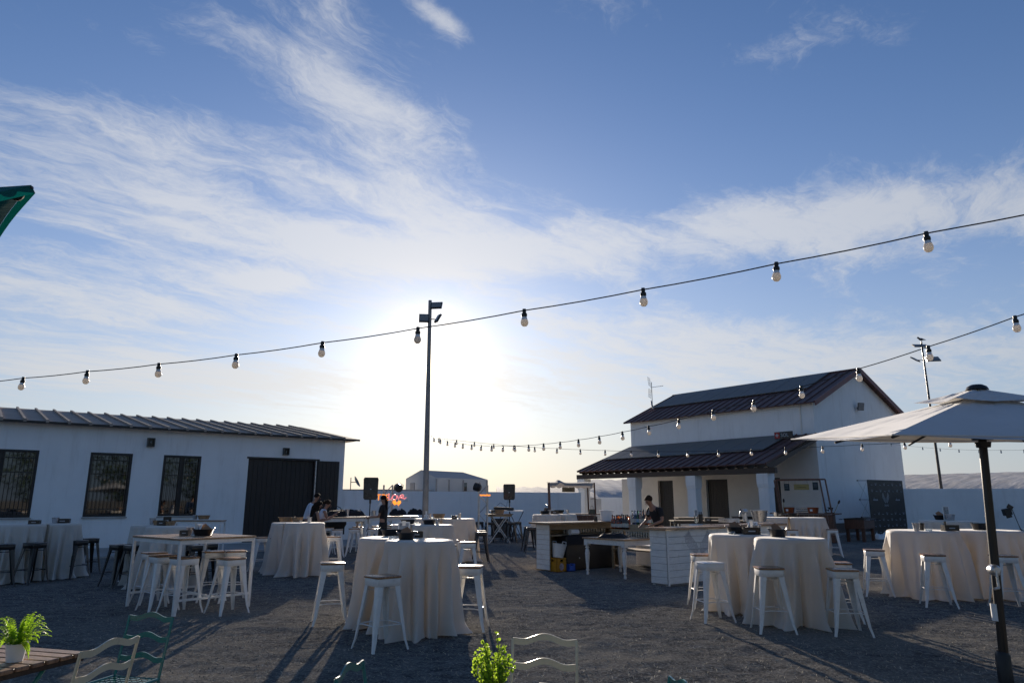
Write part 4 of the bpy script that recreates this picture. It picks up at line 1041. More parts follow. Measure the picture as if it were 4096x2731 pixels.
def nbox(pos, label, w=.16, d=.11, h_=.07, rz=0.0):
    t = thing('napkin_box', label, 'box', pos, rz); m = MB()
    th = .008
    for s in (-1, 1): m.box((s*(w/2-th/2), 0, h_/2+.002), (th, d, h_)); m.box((0, s*(d/2-th/2), h_/2+.002), (w-2*th, th, h_))
    m.box((0, 0, .006), (w-2*th, d-2*th, .008)); m.build('case', M_basket, t, smooth=0)
    m = MB(); m.box((0, 0, h_*.55), (w-.03, d-.03, h_*.8)); m.build('napkins', M_shirtb, t, smooth=0)
    m = MB(); m.box((0, -d/2-.001, h_*.5), (w*.4, .001, h_*.16)); m.build('print', M_logo, t, smooth=0)
    return t
def ashtray(pos, label):
    t = thing('glass_ashtray', label, 'ashtray', pos); m = MB()
    m.lathe([(.001, .0), (.05, .0), (.06, .035), (.052, .035), (.044, .01), (.001, .008)], 16, cap=False); m.build('dish', M_bottles[2], t); return t
def menu(pos, label, rz=0.0, w=.15, h_=.21, lean=.35, inner=True):
    t = thing('menu_holder', label, 'menu', pos, rz); Rx = Matrix.Rotation(-lean, 3, 'X')
    m = MB(); c = Rx @ Vector((0, 0, h_/2)); e = .018
    for s in (-1, 1): m.box(c+Rx @ Vector((s*(w/2-e/2), 0, 0)), (e, .012, h_), rot=Rx); m.box(c+Rx @ Vector((0, 0, s*(h_/2-e/2))), (w-2*e, .012, e), rot=Rx)
    m.build('frame', M_paper, t, smooth=0)
    if inner: m = MB(); m.box(c, (w-2*e, .006, h_-2*e), rot=Rx); m.build('sheet', material('menu_sheet', (.30, .31, .32), .3, var=.3, vscale=18), t, smooth=0)
    m = MB(); m.box((0, h_*.2, .10), (.05, .006, .2), rot=Matrix.Rotation(lean*.6, 3, 'X')); m.build('strut', M_paper, t, smooth=0)
    return t
def tumbler(pos, label, r=.035, h_=.10, fill=None, name='glass', cat='glass', grp=None):
    t = thing(name, label, cat, pos, 0, grp); m = MB(); m.lathe([(.001, 0), (r*.8, 0), (r, h_), (r*.94, h_), (r*.74, .008), (.001, .008)], 14, cap=False); m.build('cup', M_glasst, t)
    if fill: m = MB(); m.lathe([(.001, .009), (r*.76, .009), (r*.86, h_*.6), (.001, h_*.6)], 14, cap=False); m.build('drink', fill, t)
    return t
W_ = M_wicker
basket((-1.694, 10.158, 1.105), .30, .2, .085, 'black plastic basket on front left cloth table', rz=.1)
menu((-1.561, 10.397, 1.105), 'white framed menu standing between the two front centre tables', .1, .17, .19, .25)
basket((-1.343, 9.195, 1.105), .23, .2, .085, 'round black basket with brown napkin on the front right table', paper=True, name='bread_basket')
nbox((-1.288, 9.764, 1.105), 'black napkin box behind the round basket on front right table', .17, .12, .08, .15)
ashtray((-1.552, 9.406, 1.105), 'glass ashtray in front of the basket on front left table')
basket((-2.168, 14.985, 1.105), .30, .22, .09, 'wide black basket with glass dish on second row left table', rz=.2)
ashtray((-1.999, 14.994, 1.105), 'glass ashtray between the two baskets in the second row')
basket((-1.696, 14.798, 1.105), .27, .2, .09, 'black basket with shining rim on second row right table')
cup((-1.514, 14.669, 1.105), 'small steel cup right of the basket in the second row', .045, .10)
nbox((-1.541, 19.286, 1.105), 'black box on the third row right table', .14, .12, .085)
cup((-1.419, 19.467, 1.105), 'small steel cup right of the black box in the third row', .05, .14)
basket((-2.006, 19.72, 1.105), .34, .22, .12, 'tan wicker basket on the third row left table', mat=W_)
cup((-2.278, 19.881, 1.105), 'steel cup left of the tan basket in the third row', .05, .13)
ashtray((-2.158, 19.473, 1.105), 'sparkling glass dish on the third row left table')
menu((-2.334, 19.577, 1.105), 'white card on the third row left table', .2, .12, .10, .3, False)
basket((-5.22, 16.621, 1.105), .36, .24, .10, 'pale woven bowl on left table by the shed doorway', mat=W_)
basket((-4.934, 16.509, 1.105), .26, .2, .10, 'brown woven bowl on the table by the shed doorway', mat=W_)
tumbler((-4.679, 15.905, 1.105), 'small glass on the table by the shed doorway', .04, .05)
cup((-4.521, 16.034, 1.105), 'steel cup on right table by the shed doorway', .052, .115)
nbox((-9.702, 14.596, 1.105), 'black napkin box on the far left nearer table', .20, .12, .08, .3)
cup((-9.695, 15.237, 1.105), 'steel cup with napkins on far left farther table', .07, .12)
nbox((-9.586, 15.327, 1.105), 'black tray box on the far left farther table', .26, .12, .09, .3)
cup((-7.259, 14.496, 1.105), 'steel cup on the table behind the square table', .06, .13)
basket((-6.967, 14.177, 1.105), .22, .18, .09, 'tan basket on the table behind the square table, left one', mat=W_)
nbox((-6.785, 13.929, 1.105), 'black napkin box between two tan baskets behind square table', .15, .1, .10)
nbox((-7.066, 14.715, 1.105), 'tall black box at the back behind the square table', .14, .1, .15, .3)
basket((-6.678, 13.998, 1.105), .24, .18, .075, 'orange-brown woven basket behind the square table, right one', mat=W_)
nbox((-5.092, 11.235, 1.052), 'black napkin box on the square high table', .14, .10, .08)
cup((-5.087, 11.383, 1.052), 'white-lined steel cup on the square high table', .06, .12)
menu((-4.939, 11.204, 1.052), 'tilted white menu frame on the square high table', -.35, .13, .2, .5)
basket((-4.817, 11.245, 1.052), .30, .22, .095, 'dark oval basket with napkin on the square high table', rz=.1, paper=True)
cup((-8.979, 20.326, 1.052), 'steel cup on the narrow console table', .06, .12)
basket((-8.742, 20.342, 1.052), .32, .24, .11, 'tan woven bowl on the narrow console table', mat=W_)
basket((3.477, 11.107, 1.105), .32, .2, .095, 'black basket with napkin on table beside winged bar', paper=True)
ashtray((3.356, 10.978, 1.105), 'glass ashtray on the table beside the winged bar')
nbox((3.594, 10.805, 1.105), 'black napkin box on table beside the winged bar', .25, .13, .10, -.1)
menu((3.798, 11.379, 1.105), 'white menu card leaning over the black box on right table', -.5, .15, .22, .75)
cup((3.748, 10.993, 1.105), 'steel cup right of the menu card on right table', .065, .13)
basket((3.721, 10.06, 1.105), .23, .2, .10, 'round black basket with brown napkin alone on right nearer table', paper=True)
cup((8.596, 23.371, 1.105), 'grey cup on left table before the food cart', .06, .13)
nbox((8.564, 22.915, 1.105), 'black napkin box on left table before the food cart', .2, .12, .11)
basket((8.785, 22.355, 1.105), .30, .2, .10, 'black basket on right table before the food cart')
cup((6.894, 12.235, 1.105), 'tilted steel cup on table left of the parasol pole', .06, .13)
cup((7.104, 12.45, 1.105), 'dark cup with red napkin beside the steel cup', .05, .12, mat=M_basket, name='cutlery_cup', cat='cup')
ashtray((7.072, 12.192, 1.105), 'clear glass ashtray on table left of the parasol pole')
nbox((7.447, 12.209, 1.105), 'black box with pale logo where the parasol-side tables meet', .25, .12, .095, .05)
basket((8.234, 12.606, 1.105), .30, .2, .11, 'dark woven basket behind the parasol pole', rz=.1)
basket((11.483, 19.138, 1.105), .36, .24, .12, 'dark basket with napkin on the farthest right table', paper=True)
menu((11.523, 18.959, 1.105), 'upright white card on the farthest right table', 0, .17, .36, .03)
cup((11.468, 18.718, 1.105), 'steel bowl beside the upright card on farthest right table', .11, .16)
basket((1.181, 25.441, 1.105), .36, .24, .12, 'black basket on table behind the open-backed bar, leftmost')
cup((1.339, 25.456, 1.105), 'steel cup on table behind the open-backed bar', .06, .16)
nbox((1.564, 26.152, 1.105), 'black napkin box on table behind the open-backed bar', .28, .14, .12)
basket((1.815, 26.994, 1.105), .42, .24, .13, 'long black basket on table behind the open-backed bar')
cup((2.068, 26.706, 1.105), 'steel cup at right of the table behind the open-backed bar', .07, .15)
menu((1.968, 26.491, 1.105), 'small white card on table behind the open-backed bar', 0, .12, .08, .2, False)
nbox((-0.662, 27.45, 1.085), 'black box on the round crossed-leg table', .26, .16, .14)
basket((-0.462, 27.359, 1.085), .38, .26, .15, 'tan bowl on the round crossed-leg table', mat=W_)

# ------------------------------------------------------------------ bar counters
def S2(a, b, z=0.0): p = uv(a, b); return (p.x, p.y, z)
def planks(root, x0, x1, z0, z1, n, y, mat, face='front', gap=.006, th=.016):
    """horizontal boards on a panel in the local xz plane (front) or yz plane (side)"""
    hgt = (z1-z0)/n; src = None; L = x1-x0
    for k in range(n):
        z = z0+(k+.5)*hgt; jit = ((k*37) % 5-2)*.0006
        if face == 'front': loc = ((x0+x1)/2, y+jit, z); d = (L, th, hgt-gap)
        else: loc = (y+jit, (x0+x1)/2, z); d = (th, L, hgt-gap)
        if src is None: m = MB(); m.box((0, 0, 0), d, bev=.003); src = m.build('plank', mat, root, loc, smooth=0)
        else: inst(src, root, loc)
def wing_mesh(h_, mirror=1):
    m = MB()
    inner = [(-.42, 1.0), (-.27, .66), (-.10, .42), (-.03, .18), (-.10, .0)]; outer = [(-.42, 1.0), (-.55, .74), (-.52, .46), (-.36, .18), (-.14, .0)]
    def cv(P, t):
        t = min(.9999, max(0, t))*(len(P)-1); i = int(t); f = t-i; a, b = P[i], P[i+1]; f = f*f*(3-2*f)*.4+f*.6
        return a[0]+(b[0]-a[0])*f, a[1]+(b[1]-a[1])*f
    for j in range(8):
        q = j/7; t0 = .02+.02*j; pts = []
        for i in range(13):
            t = t0+(.98-t0)*i/12; a, b = cv(inner, t), cv(outer, t); wob = .012*math.sin(i*2.4+j)
            pts.append((a[0]*(1-q)+b[0]*q+wob, a[1]*(1-q)+b[1]*q))
        vs = []; fs = []
        for i, (x, z) in enumerate(pts):
            w = .009*math.sin(math.pi*min(1, (i+.6)/13))+.003; vs += [((x-w)*mirror*h_, 0, z*h_), ((x+w)*mirror*h_, 0, z*h_)]
        for i in range(12): fs.append((2*i, 2*i+1, 2*i+3, 2*i+2))
        m.add(vs, fs)
        for i in range(1, 12, 2):     # barbs
            x, z = pts[i]; m.add([((x)*mirror*h_, 0, z*h_), ((x-.05)*mirror*h_, 0, (z-.05)*h_), ((x-.045)*mirror*h_, 0, (z-.035)*h_), ((x+.004)*mirror*h_, 0, (z+.012)*h_)], [(0, 1, 2, 3)])
    return m
# right counter with painted wings
bar = thing('bar_counter', 'white plank bar counter with painted wings and oak top', 'bar', S2(10.9, 9.17), SITE_RZ)
Lb = 1.94
m = MB(); m.box((Lb/2, .21, .50), (Lb-.03, .39, 1.0)); m.build('core', M_gapw, bar, smooth=0)
planks(bar, 0, Lb, .035, 1.03, 8, -.002, M_whitew2, 'front'); planks(bar, .02, .42, .035, 1.03, 8, .0, M_whitew2, 'side')
m = MB(); m.box((.01, -.012, .52), (.035, .022, 1.02)); m.build('corner_post', M_whitew2, bar, smooth=0)
m = MB(); m.box((Lb/2-.02, .2, 1.06), (Lb+.16, .56, .045), bev=.006); m.build('counter_top', M_top, bar, smooth=0)
m = MB(); 
for x in (.05, Lb-.05): m.box((x, .05, .014), (.07, .06, .028)); m.box((x, .37, .014), (.07, .06, .028))
m.build('feet', M_whitew, bar, smooth=0)
for mir in (1, -1):
    wg = wing_mesh(.47, mir).build('painted_wing', M_logog, bar, (.96, -.0125, .57), smooth=0); wg.scale = (1.62, 1, 1)
for x in (.84, 1.08):
    m = MB(); m.tube([(0, 0, 0), (-.01, -.035, -.02), (0, -.045, -.05), (.012, -.03, -.065)], .007, 6); m.build('hook', M_blackm, bar, (x, -.01, .56))
bar2 = thing('bar_counter', 'second white plank counter continuing the winged bar to the right', 'bar', S2(12.86, 9.30), SITE_RZ)
L2 = 2.30
m = MB(); m.box((L2/2, .21, .50), (L2-.03, .39, 1.0)); m.build('core', M_gapw, bar2, smooth=0)
planks(bar2, 0, L2, .035, 1.04, 8, -.002, M_whitew2, 'front')
m = MB(); m.box((L2/2+.02, .2, 1.07), (L2+.10, .56, .045), bev=.006); m.build('counter_top', M_top, bar2, smooth=0)
for mir in (1, -1): wg = wing_mesh(.45, mir).build('painted_wing', M_logog, bar2, (1.60, -.0125, .58), smooth=0); wg.scale = (1.6, 1, 1)
# left counter seen from its open back
bl = thing('bar_counter', 'open-backed plank bar counter with shelves, left of the barman', 'bar', S2(10.96, 12.70), SITE_RZ)
Ll = 2.35
planks(bl, .0, .46, .03, 1.04, 9, .0, M_whitew2, 'side')
for x_ in (.022, Ll): m = MB(); m.box((x_, .23, .53), (.02, .46, 1.02)); m.build('end_panel', M_ply, bl, smooth=0)
m = MB(); m.box((Ll/2, .47, .53), (Ll, .02, 1.04)); m.build('back_board', M_ply, bl, smooth=0)
m = MB(); m.box((Ll/2+.0, .16, 1.075), (Ll+.42, .70, .04), bev=.005); m.build('counter_top', M_top, bl, smooth=0)
m = MB(); m.box((Ll/2, .26, .79), (Ll-.05, .38, .03)); m.build('shelf', M_ply, bl, smooth=0)
m = MB(); m.box((Ll/2, .07, .985), (Ll-.04, .02, .12)); m.build('rail', M_ply, bl, smooth=0)
fr = thing('drinks_fridge', 'black chest covered in dark cloth inside the open-backed counter', 'fridge', S2(11.42, 12.62), SITE_RZ)
m = MB(); m.box((.82, .22, .39), (1.62, .42, .78), bev=.02); m.build('cabinet', M_black, fr, smooth=0)
m = MB(); m.box((.82, .20, .785), (1.66, .48, .012), bev=.004); m.box((.82, -.03, .68), (1.64, .008, .22)); m.build('cloth', M_shirtb, fr, smooth=0)
m = MB(); m.ball((.38, -.035, .27), .018, 8, 6, (1, .4, 1)); m.build('badge', M_logo, fr)
cr = thing('bottle_crate', 'yellow bottle crate with dark handle hole beside open-backed counter', 'crate', S2(11.16, 12.66), SITE_RZ)
def crate(t, w, d, h_, mat, badge=True):
    m = MB(); th = .02
    m.box((0, 0, .01), (w, d, .02)); 
    for s in (-1, 1): m.box((0, s*(d/2-th/2), h_*.36), (w, th, h_*.72)); m.box((s*(w/2-th/2), 0, h_*.36), (th, d, h_*.72))
    for s in (-1, 1):
        m.box((0, s*(d/2-th/2), h_*.95), (w, th, h_*.10)); m.box((s*(w/2-th/2), 0, h_*.95), (th, d, h_*.10))
        for q in (-1, 1): m.box((q*w*.33, s*(d/2-th/2), h_*.8), (w*.34, th, h_*.24)); m.box((s*(w/2-th/2), q*d*.33, h_*.8), (th, d*.34, h_*.24))
    m.build('shell', mat, t, smooth=0)
    if badge:
        m = MB(); m.lathe([(.001, 0), (.065, 0), (.065, .003), (.001, .003)], 20, (0, 0, 0), cap=False, sy=1.25, mat=Matrix.Rotation(math.pi/2, 3, 'X')); m.build('badge', material('crate_badge', (.30, .26, .30), .5, var=.3, vscale=25), t, (0, -d/2-.001, h_*.36))
crate(cr, .30, .30, .30, M_yel)
cr2 = thing('bottle_crate', 'small blue bottle crate right of the yellow crate', 'crate', S2(11.46, 12.60), SITE_RZ); crate(cr2, .20, .24, .16, M_blue, False)
def bottle_mesh(h_, r, neck=.32, sq=False):
    m = MB(); m.lathe([(.001, 0), (r*.92, 0), (r, .01), (r, h_*(.92-neck)), (r*.75, h_*(1.0-neck)), (r*.36, h_*(1.08-neck)), (r*.33, h_*.93), (r*.40, h_*.935), (r*.40, h_*.955), (.001, h_*.955)], 14, cap=False); return m
BT = []
for i, (h_, r, nk) in enumerate(((.30, .038, .34), (.31, .036, .36), (.29, .042, .30), (.33, .036, .38), (.28, .045, .28), (.30, .040, .36))):
    t = thing('bottle', '', 'bottle', (0, 0, -5)); bottle_mesh(h_*1.08, r*1.12, nk).build('glass_body', M_bottles[i], t)
    m = MB(); m.lathe([(.001, h_*1.03), (r*.47, h_*1.03), (r*.47, h_*1.10), (.001, h_*1.10)], 12, cap=False); m.build('cap', M_galv if i % 2 else M_black, t)
    m = MB(); m.lathe([(r*1.12+.001, h_*.15), (r*1.12+.001, h_*.42)], 14, cap=False); m.build('label', M_lab1 if i != 1 else M_lab2, t); BT.append([t, False])
def bottle(i, p, label, grp):
    t, used = BT[i]
    if not used: t.location = p; t['label'] = label; t['group'] = grp; BT[i][1] = True; return t
    return dup(t, label, p, random.random()*6, grp)
# table in front with turned legs
turned_table(S2(11.72, 11.13)[:2], SITE_RZ, 1.20, 1.28, .80, 'low white table with turned legs between the two bar counters', .05)
def jug_row(): pass
bx = thing('bottle_stand', 'stepped plywood box carrying liquor bottles on the back shelf', 'stand', S2(12.95, 11.75), SITE_RZ)
m = MB(); m.box((0, -.1, .90), (.50, 1.60, .04)); m.build('step_board', M_ply, bx, smooth=0)
for sx in (-.2, .2):
    for sy in (-.85, .65): m = MB(); m.box((sx, sy, .44), (.05, .05, .88)); m.build('leg', M_ply, bx, smooth=0)
m = MB(); m.box((.0, -.1, .45), (.46, 1.56, .03)); m.build('lower_shelf', M_ply, bx, smooth=0) 
m = MB(); m.box((.02, -.20, .982), (.40, .62, .12), bev=.004); m.build('crate_box', M_ply, bx, smooth=0)
rb = random.Random(3); tint = ['amber', 'green', 'clear', 'black', 'orange', 'blue']
rows_low = [(G_, i) for G_, i in ((.67, 0), (.60, 4), (.53, 0), (.46, 4), (.39, 0), (.31, 3), (.24, 3), (.17, 3), (.60, 0), (.45, 3), (.28, 0), (.20, 4))]
low = []
for k, (yy, i) in enumerate(rows_low):
    low.append((yy+rb.uniform(-.01, .01), -.18 if k < 8 else -.08, i))
    if k % 2: low.append((yy+.03, .02, 0 if i == 3 else (i+2) % 6))
low.sort(key=lambda q: -q[0])
for k, (yy, xx, i) in enumerate(low):
    p = bx.matrix_basis @ Vector((xx, yy, .921)); bottle(i, (p.x, p.y, .921), f'{tint[i]} liquor bottle, {ORD[k]} from the left on the lower step of the stand', 'liquor bottles on the bottle stand')
ups = [(.08, 2), (-.01, 5), (-.10, 1), (-.19, 2), (-.28, 3), (-.36, 4), (-.44, 4)]
for k, (yy, i) in enumerate(ups):
    p = bx.matrix_basis @ Vector((-.10, yy, 1.043)); bottle(i, (p.x, p.y, 1.043), f'{tint[i]} bottle, {ORD[k]} from the left in front row on the upper box', 'liquor bottles on the bottle stand')
    p = bx.matrix_basis @ Vector((.05, yy-.03, 1.043)); bottle((i+3) % 6, (p.x, p.y, 1.043), f'{tint[(i+3) % 6]} bottle, {ORD[k]} from the left in back row on the upper box', 'liquor bottles on the bottle stand')
# stacks of tumblers
tum = None
def tumblers(base_fn, nx, ny, dx, dy, label, grp, r=.033, h_=.11):
    global tum
    for i in range(nx):
        for j in range(ny):
            p = base_fn(i*dx, j*dy); lab = label.format(ORD[nx-1-i] if 'low table' in label else ORD[i], ('front' if j == 0 else 'back'))
            if tum is None: tum = tumbler(p, lab, r, h_, grp=grp); q = tum
            else: q = dup(tum, lab, p, 0, grp)
tumblers(lambda a, b: (*S2(12.05+b, 10.62+a)[:2], .802), 9, 2, .075, .078, 'clear tumbler, {0} from left in {1} row on low table by the barman', 'tumblers in rows on the low table')
tumblers(lambda a, b: (*S2(11.95+b, 11.40+a)[:2], .802), 4, 2, .08, .08, 'sunlit tumbler, {0} from left in {1} row on low table left part', 'sunlit tumblers on the low table')
tumblers(lambda a, b: (*S2(11.55+a, 12.84+b)[:2], .806), 16, 1, .09, .08, 'clear tumbler, {0} from left on the shelf inside open-backed counter', 'tumblers on the counter shelf')
p = S2(11.75, 12.72, .792); t = thing('paper_roll', 'white paper roll lying on the black chest in open-backed counter', 'paper roll', p, SITE_RZ)
m = MB(); Ry = Matrix.Rotation(math.pi/2, 3, 'Y'); m.lathe([(.022, -.13), (.065, -.13), (.065, .13), (.022, .13), (.022, -.13)], 20, (0, 0, .067), cap=False, mat=Ry); m.build('roll', M_paper, t)
t = thing('tub', 'white flexible tub tilted on top of the yellow crate', 'tub', S2(11.18, 12.66, .30), SITE_RZ); t.rotation_euler[1] = .16
m = MB(); m.lathe([(.001, .0), (.12, .0), (.175, .30), (.183, .31), (.17, .30), (.11, .012), (.001, .012)], 24, cap=False); m.build('shell', M_whitew, t)
for s in (-1, 1): m = MB(); m.tube([(-.06, s*.168, .30), (-.05, s*.172, .36), (.05, s*.172, .36), (.06, s*.168, .30)], .009, 6); m.build('handle', M_whitew, t)
t = thing('black_cloth', 'crumpled black cloth on the low table between the bars', 'cloth', S2(11.45, 11.15, .80), SITE_RZ+.6); 
def crumple(w, d, h_, seed, mat, name, parent, loc=(0, 0, 0)):
    rr = random.Random(seed); n = 16; vs = []; fs = []
    for i in range(n+1):
        for j in range(n+1):
            x, y = (i/n-.5), (j/n-.5); e = max(0, 1-(abs(x)*2)**4)*max(0, 1-(abs(y)*2)**4)
            z = h_*e**.6*(.62+.5*mnoise.noise(Vector((x*3+seed, y*3, 0)))+.22*mnoise.noise(Vector((x*9+seed, y*9, 3)))); k = 1+.12*mnoise.noise(Vector((x*3, y*3, seed)))
            vs.append((x*w*k, y*d*k, z+.002))
    for i in range(n):
        for j in range(n): a = i*(n+1)+j; fs.append((a, a+n+1, a+n+2, a+1))
    m = MB(); m.add(vs, fs); return m.build(name, mat, parent, loc, smooth=70)
crumple(.42, .62, .12, 3, M_shirtb, 'fabric', t)
t = thing('cable_reel', 'dark cable reel on the ground under the bottle stand', 'cable reel', S2(12.3, 9.85), SITE_RZ+.3)
for s in (-.13, .13): m = MB(); m.tube([(.15*math.cos(a), s, .17+.15*math.sin(a)) for a in np.linspace(0, 2*math.pi, 20)[:-1]], .012, 6, closed=True); m.build('rim', M_gun, t)
m = MB(); m.lathe([(.10, -.11), (.10, .11)], 18, (0, 0, .17), mat=Matrix.Rotation(math.pi/2, 3, 'X')); m.build('drum', M_black, t)
t = thing('cool_box', 'grey white cool box standing behind the low turned-leg table', 'cool box', S2(13.75, 11.9), SITE_RZ+1.2)
m = MB(); m.box((0, 0, .25), (1.3, .5, .46), bev=.03); m.build('body', M_whitew, t, smooth=0); m = MB(); m.box((0, 0, .50), (1.32, .52, .05), bev=.015); m.build('lid', M_paper, t, smooth=0)
# things on the counters
t = thing('bucket', 'white round bucket on the far end of the open-backed counter', 'bucket', S2(13.0, 12.83, 1.097), 0)
m = MB(); m.lathe([(.001, .0), (.150, .0), (.165, .24), (.178, .242), (.178, .26), (.16, .262), (.145, .012), (.001, .012)], 28, cap=False); m.build('shell', M_paper, t)
for s in (-1, 1): m = MB(); m.box((s*.18, 0, .245), (.03, .06, .02), bev=.004); m.build('handle', M_paper, t, smooth=0)
t = thing('small_speaker', 'little black wireless speaker beside the white bucket', 'speaker', S2(12.62, 12.85, 1.097), 0); m = MB(); m.lathe([(.001, 0), (.045, 0), (.045, .11), (.001, .11)], 16, cap=False); m.build('case', M_black, t)
m = MB(); m.lathe([(.046, .015), (.046, .095)], 16, cap=False); m.build('grille', M_gun, t)
def on_bar(F_xy): return F_xy
t = cup((6.206, 17.923, 1.093), 'large galvanised ice tub on right end of the winged bar', .205, .27, .2, name='ice_tub', cat='tub', handles=True)
p = (5.808, 17.818, 1.093)
t = thing('beer_tap', 'tall steel beer tap column next to the ice tub', 'beer tap', p, .3); m = MB(); m.tube([(0, 0, 0), (0, 0, .27)], .055, 18); m.tube([(-.06, 0, .24), (.05, 0, .24)], .06, 14); m.build('column', M_galv, t)
m = MB(); m.tube([(-.06, 0, .24), (-.13, 0, .245), (-.15, 0, .19), (-.155, 0, .12)], .014, 8); m.build('spout', M_galv, t); m = MB(); m.tube([(-.10, 0, .25), (-.13, -.02, .30)], .013, 8); m.build('tap_handle', M_black, t)
t = thing('steel_tray', 'shallow steel tray in the middle of the winged bar', 'tray', (5.188, 17.096, 1.093), SITE_RZ)
m = MB(); 
for s in (-1, 1): m.box((0, s*.14, .045), (.44, .008, .09)); m.box((s*.22, 0, .045), (.008, .28, .09))
m.box((0, 0, .004), (.43, .27, .008)); m.build('walls', M_galv, t, smooth=0)
t = thing('bar_caddy', 'black straw caddy and napkin bin on the winged bar', 'caddy', (4.452, 16.883, 1.085), 0)
m = MB(); m.lathe([(.001, 0), (.05, 0), (.055, .20), (.001, .20)], 14, cap=False); m.build('bin', M_black, t)
for k in range(12):
    a = k*.52
    if k == 0: m = MB(); m.tube([(0, 0, .1), (0, 0, .24)], .004, 5); s0 = m.build('straw', M_black, t, (.03, 0, 0))
    else: inst(s0, t, (.035*math.cos(a), .035*math.sin(a), .01*(k % 3)))
tumbler((4.344, 16.877, 1.085), 'tall glass with straw on the winged bar', .05, .17, M_bottles[2], 'drinking_glass')
menu((7.125, 27.625, 1.0), 'clear upright card holder behind the winged bar', 0, .15, .26, .05)
nbox((4.89, 17.878, 1.085), 'small blue box standing on the winged bar', .16, .08, .09); BLUEBOX = bpy.data.objects[-1] if False else None
# plywood tables behind the bar
def plain_table(loc, rz, w, d, h_, label, top=M_ply, leg=M_dbrown):
    t = thing('wooden_table', label, 'table', loc, rz); n = max(2, int(d/.15)); src = None
    for k in range(n):
        q = -d/2+(k+.5)*d/n
        if src is None: m = MB(); m.box((0, 0, 0), (w, d/n-.004, .03)); src = m.build('board', top, t, (0, q, h_-.015), smooth=0)
        else: inst(src, t, (0, q, h_-.015))
    m = MB(); m.box((0, 0, h_-.07), (w-.1, d-.1, .07)); m.build('apron', leg, t, smooth=0); src = None
    for sx in (-1, 1):
        for sy in (-1, 1):
            if src is None: m = MB(); m.box((0, 0, (h_-.03)/2), (.06, .06, h_-.03)); src = m.build('leg', leg, t, (sx*(w/2-.06), sy*(d/2-.06), 0), smooth=0)
            else: inst(src, t, (sx*(w/2-.06), sy*(d/2-.06), 0))
    return t
plain_table((6.15, 22.5), .03, 2.3, .6, 1.0, 'pale wooden high table behind the barman')
plain_table((6.85, 26.2), .03, 1.7, .6, 1.0, 'farther wooden high table in front of the porch')
plain_table((10.3, 30.0), .1, 2.0, .7, .95, 'dark wooden bench table in front of the middle porch door', M_dbrown)

# ------------------------------------------------------------------ market carts
def post(m, p, q, w=.05): 
    p, q = Vector(p), Vector(q); d = q-p; m.box((p+q)/2, (w, w, d.length), rot=d.to_track_quat('Z', 'Y').to_matrix())
def post_obj(p, q, w, name, mat, t): m = MB(); post(m, p, q, w); return m.build(name, mat, t, smooth=0)
# food cart near the gable
A = (10.651, 28.744, 1.041); Bq = (12.431, 27.713, 1.065)
dx, dy = Bq[0]-A[0], Bq[1]-A[1]; Lc = math.hypot(dx, dy); an = math.atan2(dy, dx)
ct = thing('food_cart', 'brown timber food cart with open post frame and hanging boards', 'cart', (A[0], A[1], 0), an)
zc = 1.10
m = MB(); m.box((Lc/2, .35, zc), (Lc+.5, .95, .04)); m.build('counter', M_brown, ct, smooth=0)
src = None
nb = 12
for k in range(nb):
    loc = ((k+.5)*Lc/nb, -.05, zc/2)
    if src is None: m = MB(); m.box((0, 0, 0), (Lc/nb-.006, .025, zc-.06)); src = m.build('side_board', M_brown, ct, loc, smooth=0)
    else: inst(src, ct, loc)
m = MB(); m.box((Lc, .35, zc/2), (.03, .8, zc-.05)); m.build('end_panel', M_brown, ct, smooth=0); m = MB(); m.box((0, .35, zc/2), (.03, .8, zc-.05)); m.build('end_panel', M_brown, ct, smooth=0)
LZ = 2.42; lean = -.13
for (x, y) in ((0.02, .7), (.22, 0), (Lc-.30, .7), (Lc-.02, 0)):
    post_obj((x, y, zc), (x+lean, y, LZ), .055, 'post', M_brown, ct)
post_obj((.02+lean, .7, LZ), (Lc-.30+lean, .7, LZ), .05, 'top_rail', M_brown, ct); post_obj((.22+lean, 0, LZ), (Lc-.02+lean, 0, LZ), .06, 'top_rail', M_brown, ct)
post_obj((.02+lean, .7, LZ-.02), (.22+lean, 0, LZ-.02), .05, 'top_rail', M_brown, ct)
def hung(x, z, w, h_, mat, label, lines, y=-.03, size=.07, lm=None):
    p = ct.matrix_basis @ Vector((x, y, z)); t = thing('hanging_board', label, 'sign', p, an); m = MB(); m.box((0, 0, -h_/2), (w, .02, h_)); m.build('board', mat, t, smooth=0)
    for i, (s, dz) in enumerate(lines): text_obj(s, size, (0, -.012, -dz), t, lm or M_logo, align='CENTER')
    for s in (-.4, .4): m = MB(); m.tube([(s*w, 0, 0), (s*w, .0, LZ-z-.03)], .003, 4); m.build('cord', M_gun, t)
hung(.47, 2.26, .20, .27, M_chalk, 'small dark menu board hanging at left of the food cart', []); hung(Lc-.52, 2.31, .20, .30, M_chalk, 'small dark menu board hanging at right of the food cart', [])
hung(1.02, 2.24, .56, .22, M_sign, 'yellow wooden sign hanging in the middle of the food cart', [])
def squiggle(t, w, z, y, mat, r=.004, amp=.018, n=9):
    m = MB(); m.tube([(-w/2+w*i/(n*4), y, z+amp*math.sin(i*1.57)*(1 if i % 3 else .4)) for i in range(n*4+1)], r, 4); return m.build('script_line', mat, t)
for o in [q for q in bpy.data.objects if q.name.startswith('hanging_board')]:
    if 'yellow' in o['label']: squiggle(o, .36, -.12, -.014, M_dbrown, .006)
    else:
        for z_ in (-.06, -.11, -.17): squiggle(o, .13, z_, -.014, M_logo, .003, .006)
